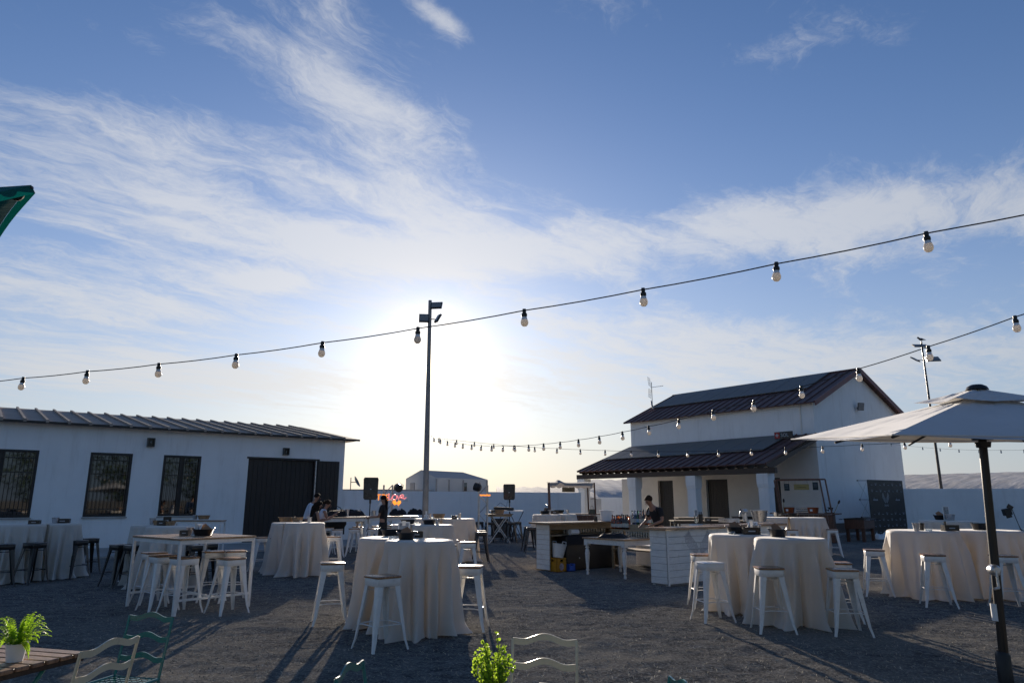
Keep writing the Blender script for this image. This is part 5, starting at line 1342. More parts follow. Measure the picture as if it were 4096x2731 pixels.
def cart_tub(x, y, w, label):
    p = ct.matrix_basis @ Vector((x, y, zc+.021)); t = thing('drinks_tub', label, 'tub', p, an); m = MB()
    m.lathe([(.001, 0), (.82, 0), (1.0, .21), (1.04, .22), (.97, .22), (.80, .012), (.001, .012)], 24, cap=False, sx=w/2, sy=.17, sq=.5); m.build('shell', M_terra, t)
    m = MB(); m.box((-w*.12, -.170, .11), (.09, .006, .085)); m.build('label', M_paper, t, smooth=0)
cart_tub(.44, .25, .42, 'copper-orange drinks tub at left on the food cart'); cart_tub(Lc-.72, .25, .42, 'copper-orange drinks tub at right on the food cart')
p = ct.matrix_basis @ Vector((Lc*.5-.03, .2, zc+.021)); t = thing('cup_stack', 'clear plastic cups packed lying down between the two tubs', 'cups', p, an); t['kind'] = 'stuff'
m = MB(); 
for j in range(3):
    for k in range(2): m.lathe([(.034, -.3), (.038, .3)], 10, (0, k*.08, .04+j*.07), cap=False, mat=Matrix.Rotation(math.pi/2, 3, 'Y'))
o = m.build('cups', M_glasst, t); 
for i_ in range(26): pass
p = ct.matrix_basis @ Vector((Lc-.13, .2, zc+.021)); t = thing('citrus_press', 'black cast citrus press at right end of food cart', 'press', p, an)
m = MB(); m.box((0, 0, .02), (.34, .16, .03)); m.tube([(-.12, 0, .03), (-.12, 0, .15), (-.02, 0, .10), (.0, 0, .20), (.10, 0, .10), (.13, 0, .22)], .03, 8); m.build('body', M_blackm, t); m = MB(); m.lathe([(.02, .18), (.07, .23)], 12, cap=False); m.build('bowl', M_blackm, t)
def paddle(x, tilt, label, z=zc):
    p = ct.matrix_basis @ Vector((x, -.02, z)); t = thing('wooden_spoon', label, 'spoon', p, an); t.rotation_euler[1] = tilt
    m = MB(); m.tube([(0, 0, 0), (0, 0, .42)], [.012, .010], 7); m.build('handle', M_sign, t); m = MB(); m.ball((0, 0, .50), .05, 10, 8, (.8, .35, 1.7)); m.build('blade', M_dbrown, t)
paddle(Lc+.05, .45, 'pale handled spoon leaning outwards at right end of food cart'); paddle(.28, .05, 'pale handled spoon upright at left end of food cart')
# awning stall in the middle distance
A = (1.46, 27.095, 1.077); Bq = (3.216, 27.403, 1.074)
dx, dy = Bq[0]-A[0], Bq[1]-A[1]; Ls = math.hypot(dx, dy); an2 = math.atan2(dy, dx)
st_ = thing('market_stall', 'timber market stall with grey scalloped awning before the far wall', 'stall', (A[0], A[1], 0), an2)
m = MB(); m.box((Ls/2+.1, .3, 1.08), (Ls+.3, .75, .035)); m.build('counter', M_brown, st_, smooth=0); src = None
for k in range(10):
    loc = ((k+.5)*Ls/10+.02, -.04, .54)
    if src is None: m = MB(); m.box((0, 0, 0), (Ls/10-.006, .02, 1.02)); src = m.build('side_board', M_brown, st_, loc, smooth=0)
    else: inst(src, st_, loc)
for (x, y) in ((0, 0), (.10, .6), (Ls-.10, .6), (Ls, 0)): post_obj((x, y, 1.08), (x-.03, y, 2.26), .05, 'post', M_brown, st_)
m = MB(); n = 40; vs = []; fs = []
for i in range(n+1):
    x = -.02+Ls*.97*i/n; s = abs(math.sin(i/n*math.pi*7)); pk = max(0, 1-abs(i/n-.27)/.1)*.12; sag = .03*math.sin(i/n*9)
    vs += [(x, .62, 2.27+pk), (x, .3, 2.28+pk*.6+sag*.3), (x, -.03, 2.24+sag*.4), (x, -.035, 2.10-.05*s+(-.02)*(i/n))]
for i in range(n):
    for k in range(3): a = i*4+k; fs.append((a, a+4, a+5, a+1))
m.add(vs, fs); m.build('awning', material('grey_awning', (.30, .29, .29), .85, transl=.12, transl_col=(.4, .34, .28)), st_, smooth=60)
p = st_.matrix_basis @ Vector((Ls*.40, -.05, 2.10)); t = thing('wooden_sign', 'small brown wooden sign hanging under the stall awning', 'sign', p, an2); m = MB(); m.box((0, 0, -.11), (.50, .02, .17)); m.build('board', material('sign_wood', (.20, .13, .06), .7), t, smooth=0); squiggle(t, .28, -.11, -.013, M_dbrown, .007)
for s in (-.2, .2): m = MB(); m.tube([(s, 0, .02), (s, 0, -.03)], .004, 4); m.build('cord', M_gun, t)
def handbag(p, label, rz, mat, h_=.17):
    t = thing('basket_bag', label, 'bag', p, rz); m = MB(); m.lathe([(.001, 0), (.9, .0), (1.0, .02), (.72, h_), (.001, h_)], 18, cap=False, sx=.15, sy=.07, sq=.3); m.build('body', mat, t)
    m = MB(); m.tube([(-.05, 0, h_), (-.04, 0, h_+.10), (0, 0, h_+.13), (.04, 0, h_+.10), (.05, 0, h_)], .007, 6); m.build('handle', mat, t)
handbag(st_.matrix_basis @ Vector((Ls*.93, .05, 1.098)), 'olive handbag standing on the right end of the awning stall', an2, material('olive_felt', (.12, .11, .08), .9))
handbag((1.415, 28.633, 1.105), 'dark handled bag on the table left of the stall post', .1, M_gun, .2)
t = cup((1.678, 29.903, 1.105), 'white pitcher behind the steel cup near the stall post', .05, .22, mat=M_paper, name='pitcher', cat='pitcher')

# ------------------------------------------------------------------ sound gear and lights
def speaker(loc, rz, w, h_, label, pole_h, yaw=0.0):
    t = thing('loudspeaker', label, 'loudspeaker', (loc[0], loc[1], loc[2]), rz+yaw); m = MB(); d = .36
    def ring(k, y): 
        q = []; 
        for (x, z) in ((-.5, .42), (-.44, .5), (.44, .5), (.5, .42), (.47, -.42), (.38, -.5), (-.38, -.5), (-.47, -.42)): q.append((x*w*k, y, z*h_*k))
        return q
    m.loft([ring(.97, -d/2), ring(1.0, -d/2+.03), ring(.95, 0), ring(.70, d/2)]); m.build('cabinet', M_black, t, smooth=30)
    m = MB(); m.loft([ring(.90, -d/2-.008), ring(.90, -d/2+.002)]); m.build('grille', M_gun, t, smooth=0)
    m = MB(); m.box((0, -d/2-.012, -.02), (.05, .004, .03)); m.build('badge', M_logo, t, smooth=0)
    s = thing('speaker_stand', 'black tripod stand under the '+('left' if 'left' in label else 'right')+' loudspeaker', 'stand', (loc[0], loc[1], 0), rz); z = loc[2]-h_/2
    m = MB(); m.tube([(0, 0, .1), (0, 0, z-.02)], .02, 8); m.tube([(0, 0, z-.12), (0, 0, z+.02)], .035, 8); m.build('pole', M_blackm, s)
    for k in range(3):
        a = k*2.094+.4; m = MB(); m.tube([(0, 0, .75), (.48*math.cos(a), .48*math.sin(a), .02)], .014, 6); m.build('leg', M_blackm, s)
        m = MB(); m.tube([(0, 0, .15), (.26*math.cos(a), .26*math.sin(a), .37)], .008, 5); m.build('brace', M_blackm, s)
speaker((-4.789, 24.121, 1.972), .05, .50, .74, 'large black loudspeaker at left in front of the yard wall', 0, .15)
speaker((-0.09, 29.67, 1.929), 0, .50, .64, 'black loudspeaker at right beside the neon truss', 0, -.1)
# keyboard table
p = (-0.215, 28.604, 1.207)
t = thing('mixer_table', 'folding white table with crossed legs below the right loudspeaker', 'table', (p[0], p[1], 0), 0); zt = p[2]
m = MB(); m.box((0, 0, zt-.03), (1.35, .5, .035)); m.build('tabletop', M_paper, t, smooth=0)
for s in (-.4, .4):
    for q in (-1, 1): m = MB(); m.tube([(s-q*.28, 0, zt-.05), (s+q*.28, 0, .0)], .016, 6); m.build('leg', M_gun, t)
t = thing('mixer', 'black sound mixer with loose cables on the folding table', 'mixer', (p[0]-.1, p[1], zt-.01), 0); m = MB(); m.box((0, 0, .07), (.80, .35, .12), rot=Matrix.Rotation(.05, 3, 'Y'), bev=.02); m.build('case', M_black, t, smooth=0)
m = MB(); m.tube([(-.5, 0, 0), (-.3, 0, .16), (-.15, 0, .30), (.0, 0, .22), (.1, 0, .12)], .008, 5); m.tube([(.1, 0, .1), (.16, 0, .5), (.2, 0, .85)], .006, 5); m.build('cable', M_black, t)
def truss(loc, w, h_, label):
    t = thing('lighting_truss', label, 'truss', (loc[0], loc[1], 0), .12); a = w/2
    for sx in (-1, 1):
        for sy in (-1, 1): m = MB(); m.tube([(sx*a, sy*a, 0), (sx*a, sy*a, h_)], .024, 8); m.build('chord', M_alu, t)
    n = 6; st2 = h_/n
    for k in range(n):
        m = MB(); z0, z1 = k*st2, (k+1)*st2; s = 1 if k % 2 else -1
        for (ax, ay, bx_, by_) in ((-a*s, -a, a*s, -a), (-a*s, a, a*s, a), (-a, -a*s, -a, a*s), (a, -a*s, a, a*s)): m.tube([(ax, ay, z0), (bx_, by_, z1)], .010, 5)
        m.build('lacing', M_alu, t)
    m = MB(); m.box((0, 0, .01), (w+.15, w+.15, .02)); m.build('base_plate', M_alu, t, smooth=0)
p = (-4.781, 27.467, 1.694); truss(p, .33, 2.16, 'left aluminium lighting truss carrying the pink neon word')
p2 = (-1.106, 27.479, 1.64); truss(p2, .33, 2.16, 'right aluminium lighting truss with small orange neon')
def par(loc, label, rz, tilt):
    t = thing('stage_light', label, 'stage light', loc, rz); t.rotation_euler[0] = tilt; m = MB(); m.lathe([(.001, -.02), (.10, -.02), (.155, .04), (.16, .22), (.15, .24), (.001, .22)], 20, cap=False, mat=Matrix.Rotation(-math.pi/2, 3, 'X')); m.build('can', M_black, t)
    m = MB(); m.tube([(-.17, .08, 0), (-.17, .08, .12), (0, .08, .2), (.17, .08, .12), (.17, .08, 0)], .012, 6); m.build('yoke', M_gun, t)
par((-4.286, 27.085, 2.02), 'round black stage light beside the left truss', .5, 0.2); par((-1.203, 27.079, 2.045), 'black stage light clamped to the left of the right truss', 1.3, .3)
def tube_word(t, strokes, r, mat, name='neon_tube'):
    for s in strokes: m = MB(); m.tube([(x, 0, z) for x, z in s], r, 6); m.build(name, mat, t)
def arc(cx, cz, rx, rz_, a0, a1, n=14): return [(cx+rx*math.cos(R(a0+(a1-a0)*i/n)), cz+rz_*math.sin(R(a0+(a1-a0)*i/n))) for i in range(n+1)]
p = (-4.357, 26.851, 1.696)
t = thing('neon_sign', 'pink neon script word love on clear backing', 'neon sign', p, 0)
u_ = .105
tube_word(t, [[(-.27, .14), (-.28, -.02), (-.26, -.09), (-.20, -.08)]+[(-.17, -.02), (-.13, .05)], arc(-.06, 0, .085, .09, 110, 470), [(.04, .07), (.09, -.08), (.16, .08)], [(.15, .0), (.25, .03)]+arc(.22, .03, .06, .07, 0, 330)+[(.30, -.07), (.38, .0)]], .019, M_neop)
m = MB(); m.box((.04, .03, .01), (.80, .006, .30), bev=.002); m.build('acrylic_back', M_glasst, t, smooth=0)
p = (-4.819, 26.852, 1.691)
t = thing('neon_sign', 'orange neon capital letters half hidden behind the woman in black', 'neon sign', p, 0)
tube_word(t, [[(-.27, .10), (-.13, .10)], [(-.20, .10), (-.20, -.10)], [(.08, -.10), (.08, .10), (.16, .10)], [(.08, 0), (.15, 0)], [(.08, -.10), (.16, -.10)], [(-.09, .10), (.03, .10)]], .020, M_neo)
m = MB(); m.box((-.04, .03, 0), (.50, .006, .30), bev=.002); m.build('acrylic_back', M_glasst, t, smooth=0)
p = (-4.345, 26.95, 1.487)
t = thing('glowing_butterfly', 'glowing orange butterfly ornament below the pink neon word', 'ornament', p, 0)
for s, h_ in ((-1, .12), (1, .10)): m = MB(); m.add([(0, 0, 0), (s*.06, .03, h_), (s*.15, .04, h_*.8), (s*.16, .02, .0), (s*.08, .0, -.09), (0, .01, -.04)], [(0, 1, 2, 3, 4, 5)]); m.build('wing', M_neo, t, smooth=0)  # wings use the neon material, which puts a glow into them
p = (-4.675, 27.08, 1.143)
t = thing('light_hoop', 'large white hoop standing on the left truss behind the woman', 'hoop', p, 0); m = MB(); m.tube([(.44*math.cos(a), 0, .46*math.sin(a)) for a in np.linspace(0, 2*math.pi, 40)[:-1]], .016, 8, closed=True); m.build('hoop', M_paper, t)
m = MB(); m.tube([(0, .02, -.46), (0, .02, -p[2]+.02)], .016, 6); m.build('stand', M_paper, t)
p = (-1.0, 26.832, 1.778)
t = thing('neon_sign', 'small orange neon line of script on the right truss', 'neon sign', p, 0)
w = .40; m = MB(); m.tube([(-w/2+w*i/48, 0, .028*math.sin(i*1.3)*(1.2 if i % 7 < 4 else .7)) for i in range(49)], .014, 6); m.build('neon_tube', M_neo, t)
m = MB(); m.box((0, .02, 0), (.48, .006, .14), bev=.002); m.build('acrylic_back', M_glasst, t, smooth=0)

# ------------------------------------------------------------------ masts, string lights
def mast(label, p, q, r0, r1, floods, bird=False):
    t = thing('light_mast', label, 'mast', (p[0], p[1], 0), 0); P_, Q_ = Vector(p), Vector(q)
    bx_, by_ = P_.x-(Q_.x-P_.x)/(Q_.z-P_.z)*P_.z, P_.y-(Q_.y-P_.y)/(Q_.z-P_.z)*P_.z
    t.location = (bx_, by_, 0); top = (Q_.x-bx_, Q_.y-by_, Q_.z)
    m = MB(); m.tube([(0, 0, 0), (top[0]*.5, top[1]*.5, top[2]*.5), top], [r0, (r0+r1)/2, r1], 12); m.build('pole', M_mast if r0 > .098 else M_gun, t)
    for (lx, lz, w, h_, rz_, tilt) in floods:
        f = lz/Q_.z; c = Vector((top[0]*f, top[1]*f, lz)); Mx = Matrix.Rotation(rz_, 3, 'Z') @ Matrix.Rotation(tilt, 3, 'X')
        m = MB(); m.box(c+Vector((lx, -.08, 0)), (w, .06, h_), rot=Mx, bev=.006); fo = m.build('floodlight', M_gun, t, smooth=0)
        m = MB(); m.box(c+Vector((lx, -.08, 0))+Mx @ Vector((0, -.036, 0)), (w-.05, .012, h_-.05), rot=Mx); m.build('lens', M_lens, fo, smooth=0)
        m = MB(); m.tube([c, c+Vector((lx*.8, -.02, -.02))], .018, 5); m.build('bracket', M_gun, fo)
    return t, top
pm0, pm1 = (-2.647, 21.914, 1.308), (-2.819, 22.989, 8.283)
mast('tall grey light mast in front of the low sun', (-2.591, 21.444, 1.314), (-2.629, 21.439, 7.833), .10, .055, [(.22, 7.6429785134038735, .36, .26, -.15, -.5), (-.17, 7.2228502255007925, .32, .30, .1, -.35), (.27, 7.217066277363617, .20, .30, -1.0, -.5)])
mt, top = mast('thin distant light mast with a bird perched on top', (24.337, 40.209, 2.35), (24.317, 40.22, 10.822), .095, .045, [(-.15, 10.54314731888977, .85, .34, 0, -1.0), (.48, 9.74070362152996, .75, .50, -.2, -.9), (-.55, 9.71552388051478, .60, .40, .7, -.9)])
p = mt.matrix_basis @ Vector(top)
t = thing('seagull', 'small gull perched on the tip of the thin mast', 'bird', (p.x, p.y, p.z), .3)
m = MB(); m.ball((0, 0, .13), .10, 10, 8, (1.9, .8, .75)); m.ball((-.22, 0, .21), .055, 8, 6, (1.1, 1, 1)); m.tube([(-.1, 0, .15), (-.22, 0, .2)], [.06, .045], 8); m.tube([(.15, 0, .13), (.36, 0, .12)], [.05, .012], 6); m.tube([(-.26, 0, .21), (-.33, 0, .19)], [.018, .004], 5); m.build('body', M_gun, t)
for s in (-1, 1): m = MB(); m.tube([(0, s*.03, 0), (0, s*.03, .09)], .008, 4); m.build('leg', M_gun, t)
HOLD = MB(); HOLD.lathe([(.001, .012), (.014, .012), (.016, 0), (.015, -.02), (.022, -.026), (.023, -.042), (.020, -.052), (.001, -.052)], 14, cap=False)
BULB = MB(); BULB.lathe([(.018, -.052), (.020, -.060), (.024, -.072), (.030, -.088), (.031, -.100), (.027, -.116), (.016, -.128), (.001, -.132)], 16, cap=False)
NECK = MB(); NECK.lathe([(.0185, -.050), (.0205, -.060), (.0250, -.074)], 16, cap=False)
hold0 = None
def string(label, pts, ext0=None, ext1=None, k=1.0, skip=0, tilt=0.0, drop=0.0):
    global hold0
    t = thing('string_light', label, 'string lights', (0, 0, 0), 0, 'festoon strings of white bulbs'); P_ = [Vector(p) for p in pts]; path = ([Vector(ext0)] if ext0 else [])+P_+([Vector(ext1)] if ext1 else [])
    fine = []
    for i in range(len(path)-1):
        a, b = path[i], path[i+1]; sag = (b-a).length*.008
        for s in range(4): f = s/4; q = a.lerp(b, f); q.z -= sag*4*f*(1-f); fine.append(q)
    fine.append(path[-1])
    m = MB(); m.tube(fine, .0048, 6); m.build('cable', M_black, t)
    for i, p in enumerate(P_):
        p = p-Vector((0, 0, drop))
        if hold0 is None:
            h = HOLD.build('lamp_holder', M_black, t, p); NECK.build('bulb_collar', M_bulbneck, h); BULB.build('bulb', M_bulb, h); hold0 = h
        else:
            h = inst(hold0, t, p)
            for c in hold0.children: inst(c, h)
        h.rotation_euler = (random.uniform(-.06, .06)+tilt, random.uniform(-.06, .06), random.random()*6); h.scale = (k, k, k)

string('nearest string of round white bulbs crossing the whole yard', [(-5.204, 7.303, 2.856), (-4.333, 6.982, 2.87), (-3.446, 6.661, 2.886), (-2.567, 6.337, 2.912), (-1.68, 6.009, 2.956), (-0.792, 5.679, 3.007), (0.097, 5.346, 3.073), (0.986, 5.012, 3.145), (1.871, 4.674, 3.233), (2.747, 4.334, 3.329)], (-6.075, 7.625, 2.843), (4.148, 3.79, 3.483))
string('string of white bulbs climbing from the mast to upper right', [(4.199, 5.608, 3.096), (3.865, 6.298, 2.994), (3.539, 6.983, 2.912), (3.227, 7.667, 2.837), (2.924, 8.348, 2.775), (2.622, 9.022, 2.74), (2.33, 9.698, 2.7), (2.037, 10.371, 2.673), (1.749, 11.042, 2.653), (1.463, 11.712, 2.642), (1.179, 12.378, 2.642), (0.901, 13.043, 2.652), (0.621, 13.705, 2.672), (0.344, 14.366, 2.697), (0.065, 15.024, 2.734), (-0.199, 15.681, 2.777), (-0.472, 16.336, 2.829), (-0.742, 16.989, 2.888), (-1.009, 17.641, 2.955), (-1.275, 18.29, 3.03), (-1.534, 18.938, 3.111), (-1.8, 19.584, 3.202), (-2.06, 20.228, 3.304), (-2.324, 20.869, 3.413)], (4.699, 4.573, 3.249), (-2.55, 21.449, 3.524))
string('string of white bulbs running low from the mast past the porch', [(-2.148, 20.622, 3.375), (-1.596, 20.192, 3.281), (-1.054, 19.761, 3.19), (-0.503, 19.329, 3.105), (0.05, 18.896, 3.026), (0.601, 18.461, 2.957), (1.162, 18.024, 2.893), (1.716, 17.585, 2.838), (2.28, 17.145, 2.787), (2.839, 16.705, 2.741), (3.392, 16.262, 2.705), (3.963, 15.816, 2.679), (4.524, 15.369, 2.662), (5.094, 14.918, 2.658), (5.65, 14.469, 2.65), (6.217, 14.017, 2.654), (6.786, 13.564, 2.661), (7.356, 13.112, 2.663), (7.928, 12.658, 2.673)], (-2.55, 21.449, 3.524), (9.071, 11.751, 2.695))
string('faint far string of bulbs fixed to the gable wall at right', [(19.112, 35.259, 4.405), (19.297, 34.272, 4.235), (19.511, 33.281, 4.082), (19.725, 32.286, 3.951), (19.952, 31.287, 3.835), (20.168, 30.282, 3.743), (20.417, 29.273, 3.668), (20.638, 28.261, 3.608)], (19.909, 38.16, 4.75), (20.86, 27.249, 3.549))

# ------------------------------------------------------------------ banner, table football, tripod light
A = (15.843, 31.58, 2.549); Bq = (18.307, 33.224, 2.536)
dx, dy = Bq[0]-A[0], Bq[1]-A[1]; Lw = math.hypot(dx, dy); an3 = math.atan2(dy, dx); HB = 2.50
bn = thing('backdrop_banner', 'tall black photo backdrop printed with rows of white wings', 'banner', (A[0], A[1], 0), an3)
m = MB(); m.box((Lw/2, 0, HB/2+.02), (Lw, .03, HB), bev=.01); m.build('fabric', M_banner, bn, smooth=0)
for (z, x1) in ((HB-.02, -.33), (HB*.66, -.30), (.9, -.3)):
    m = MB(); m.tube([(0, .02, z), (x1, .25, z)], .012, 6); m.build('frame_rod', M_gun, bn); m = MB(); m.box((x1, .25, z), (.05, .05, .05)); m.build('hub', M_gun, bn, smooth=0)
for a, b in (((0, .02, HB-.05), (-.28, .25, HB*.66)), ((-.33, .25, HB-.02), (-.05, .02, HB*.68)), ((-.30, .25, HB*.66), (0, .02, .9)), ((0, .02, HB*.66), (-.3, .25, .9))):
    m = MB(); m.tube([a, b], .007, 5); m.build('diagonal_rod', M_alu, bn)
def vee(x, z, h_, parts=2):
    for mir in (1, -1):
        m = MB(); P_ = [(-.04, 0), (-.30, .35), (-.42, 1.0), (-.26, .72), (-.10, .35)]
        m.add([(x+a*mir*h_, -.0165, z+b*h_) for a, b in P_], [(0, 1, 2, 3, 4)]); m.build('wing_print', M_dim, bn, smooth=0)
wl = wing_mesh(.50, 1).build('wing_print', M_logo, bn, (Lw*.46, -.018, 1.50), smooth=0); wing_mesh(.50, -1).build('wing_print', M_logo, bn, (Lw*.46, -.018, 1.50), smooth=0)
text_obj('2ALAS', .13, (Lw*.46, -.017, 1.36), bn, M_dim, align='CENTER')
def row(z, first_vee, n=8):
    for k in range(n):
        x = Lw*(.10+.118*k)
        if x > Lw-.08: break
        if (k % 2 == 0) == first_vee: vee(x, z-.05, .16)
        else:
            m = MB(); m.tube([(x-.07+.14*i/16, -.018, z+.01*math.sin(i*1.9)-.003*i*.3) for i in range(17)], .008, 4); m.build('script_print', M_dim, bn)
for z, f in ((2.30, False), (2.02, True), (1.02, False), (.76, True), (.50, False), (.24, True)): row(z, f)
for x in (Lw*.17, Lw*.80):
    m = MB(); m.box((x, -.017, 1.64), (.36, .004, .06)); m.add([(x-.13, -.018, 1.66), (x-.09, -.018, 1.66), (x-.11, -.018, 1.78)], [(0, 1, 2)]); m.build('logo_print', M_dim, bn, smooth=0)
    for q in (-.1, -.03, .04, .11): m = MB(); m.box((x+q, -.0195, 1.64), (.016, .003, .045)); m.build('letter_gap', M_banner, bn, smooth=0)
ft = thing('table_football', 'dark brown table football game standing in front of the banner', 'table football', (14.24, 29.36), math.atan2(.85, .98)+.25)
ft.rotation_euler[2] = math.atan2(30.0-28.7, 14.8-13.7)
m = MB(); m.box((0, 0, .68), (1.62, .74, .36), bev=.01); m.build('cabinet', M_brown, ft, smooth=0)
for s in (-1, 1): m = MB(); m.box((0, s*.36, .88), (1.62, .04, .06)); m.build('side_rail', M_dbrown, ft, smooth=0); m = MB(); m.box((s*.79, 0, .88), (.04, .68, .06)); m.build('end_rail', M_dbrown, ft, smooth=0)
for sx in (-1, 1):
    for sy in (-1, 1): m = MB(); m.box((sx*.70, sy*.29, .25), (.12, .12, .52)); m.build('leg', M_brown, ft, smooth=0)
for k in range(8): m = MB(); m.tube([(-.6+k*.17, -.55, .86), (-.6+k*.17, .55, .86)], .008, 6); rd = m.build('rod', M_galv, ft); m = MB(); m.tube([(-.6+k*.17, (-1)**k*.50, .86), (-.6+k*.17, (-1)**k*.62, .86)], .016, 6); m.build('grip', M_black, rd)
t = thing('plastic_bag', 'white plastic bag on the ground behind the table football', 'bag', (15.9, 31.0, 0), 0); crumple(.5, .5, .30, 8, M_paper, 'film', t)
tp = thing('tripod_light', 'black stage lamp on low tripod against the right yard wall', 'lamp', (23.1, 32.6, 0), 0)
m = MB(); m.tube([(0, 0, .3), (-.30, 0, 1.35)], .016, 6); m.build('pole', M_blackm, tp)
for a in (0.2, 2.3, 4.4): m = MB(); m.tube([(0, 0, .36), (.62*math.cos(a), .5*math.sin(a), .01)], .013, 6); m.build('leg', M_blackm, tp)
m = MB(); m.box((-.55, -.05, 1.12), (.34, .22, .30), rot=Matrix.Rotation(-.2, 3, 'Y'), bev=.02); m.build('lamp_head', M_black, tp, smooth=0)
m = MB(); m.box((-.40, -.08, 1.33), (.26, .02, .2), rot=Matrix.Rotation(.6, 3, 'Y')); m.box((-.5, -.08, .92), (.26, .02, .12), rot=Matrix.Rotation(-.2, 3, 'Y')); m.build('barn_door', M_blackm, tp, smooth=0)

# ------------------------------------------------------------------ parasols
def canopy(m, c, corners, apex, sag=.05, n=14, wr=.012, seed=1, scal=.07):
    """square canopy: each side panel a wrinkled sheet from the edge to the apex"""
    K = len(corners)
    for s in range(K):
        a, b = Vector(corners[s]), Vector(corners[(s+1) % K]); ap = Vector(apex); rows = []
        for i in range(n+1):
            f = i/n; row = []
            for j in range(n+1):
                g_ = j/n; e = a.lerp(b, g_); p = e.lerp(ap, f)
                bulge = math.sin(math.pi*g_)*(1-f); p.z -= sag*bulge*(1-f)*.6; p += (Vector(c)-p)*Vector((1, 1, 0)).length*0
                inw = (ap-e); inw.z = 0; p += inw.normalized()*(scal*4*g_*(1-g_)*(1-f)**2)
                wv = mnoise.noise(Vector((g_*9+seed*3+s*5, f*3, 0)))+.6*mnoise.noise(Vector((g_*26+f*9, f*7+s, seed)))
                p.z += wr*wv*min(1, 4*g_)*min(1, 4*(1-g_))*min(1, f*6+.2)
                row.append(p)
            rows.append(row)
        m.loft(rows, cap=False, closed=False)
up = thing('parasol', 'large off-white square parasol on a black pole with crank', 'parasol', (4.466, 6.79, 0), 0)
cx, cy, z0, gy = 4.48, 6.81, 2.19, .072
Rr, ph = 1.85, 2.269
O_ = Vector((4.466, 6.79, 0)); cor = []
for k in range(4):
    a = ph+k*math.pi/2; d_ = Vector((Rr*math.cos(a), Rr*math.sin(a), 0)); cor.append(Vector((cx+d_.x, cy+d_.y, z0-.01*d_.x+gy*d_.y))-O_)
# mid-edge ribs too: eight corners in the edge polygon
apx = Vector((4.537, 6.71, 2.60))-O_
m = MB(); canopy(m, (0, 0, 0), cor, apx, .05, 22, .016, 2); cn = m.build('canopy', M_canvas, up, smooth=70)
m = MB(); hem = []
for k in range(4):
    a, b = cor[k], cor[(k+1) % 4]
    for i in range(12):
        g_ = i/12; e = a.lerp(b, g_); inw = apx-e; inw.z = 0; e = e+inw.normalized()*(.07*4*g_*(1-g_)); hem.append(e)
m.tube(hem, .008, 6, closed=True); m.build('hem', M_canvas, up)
# vented cap
cap_c = [apx+(c-apx)*.30+Vector((0, 0, .075)) for c in cor]
m = MB(); canopy(m, (0, 0, 0), cap_c, apx+Vector((0, 0, .07)), .03, 12, .018, 7); m.build('vent_cap', M_canvas, up, smooth=70)
m = MB(); m.lathe([(.001, 0), (.10, .0), (.085, .03), (.05, .05), (.001, .055)], 18, tuple(apx+Vector((0, 0, .055))), cap=False); m.build('finial', M_black, up)
hub = Vector((4.526, 6.72, 2.20))-O_
for k in range(4):
    for q in (cor[k], (cor[k]+cor[(k+1) % 4])/2*.985):
        e = Vector(q); top_ = e+Vector((0, 0, -.02)); m = MB(); a_ = apx+Vector((0, 0, -.05)); a_ = a_.lerp(e, .06); m.tube([a_+Vector((0, 0, -.02)), a_.lerp(top_, .5)+Vector((0, 0, -.02)), top_], .012, 6); rb_ = m.build('rib', M_dark, up)
        mid = a_.lerp(top_, .45)+Vector((0, 0, -.02)); m = MB(); m.tube([hub, mid], .009, 6); m.build('strut', M_dark, rb_)
m = MB(); m.lathe([(.09, -.03), (.095, .0), (.06, .03)], 16, tuple(hub)); m.lathe([(.06, -.10), (.07, -.05)], 16, tuple(hub)); m.build('hub', M_black, up)
m = MB(); m.tube([(0, 0, .0), tuple((apx+Vector((0, 0, -.02)))*.30), tuple(apx+Vector((0, 0, -.02)))], [.041, .039, .036], 16); m.build('pole', M_dbrown if False else material('black_bronze_pole', (.012, .010, .009), .35, coat=.3), up)
f_ = .36; pc = apx*f_; pc = Vector((apx.x*f_, apx.y*f_, .98))
m = MB(); m.lathe([(.001, -.03), (.035, -.03), (.05, 0), (.05, .05), (.03, .065), (.001, .065)], 14, (0, 0, 0), cap=False, mat=Matrix.Rotation(math.pi/2, 3, 'X'));
m.v = [(x+pc.x-.045, y+pc.y-.03, z+pc.z) for x, y, z in m.v]; cb = m.build('crank_box', M_galv, up)
m = MB(); m.tube([(pc.x-.05, pc.y-.09, pc.z), (pc.x-.055, pc.y-.10, pc.z-.15)], .011, 8); m.tube([(pc.x-.055, pc.y-.10, pc.z-.15), (pc.x-.11, pc.y-.12, pc.z-.155)], .012, 8); m.build('crank_handle', M_galv, cb)
pl = Vector((0, 0, .60)); m = MB(); m.lathe([(.0425, .53), (.0425, .68)], 16, (0, 0, 0), cap=False); m.build('pole_label', M_paper, up)
m = MB(); m.lathe([(.062, -.02), (.062, .24), (.045, .27)], 16, cap=False); m.build('base_tube', M_black, up)
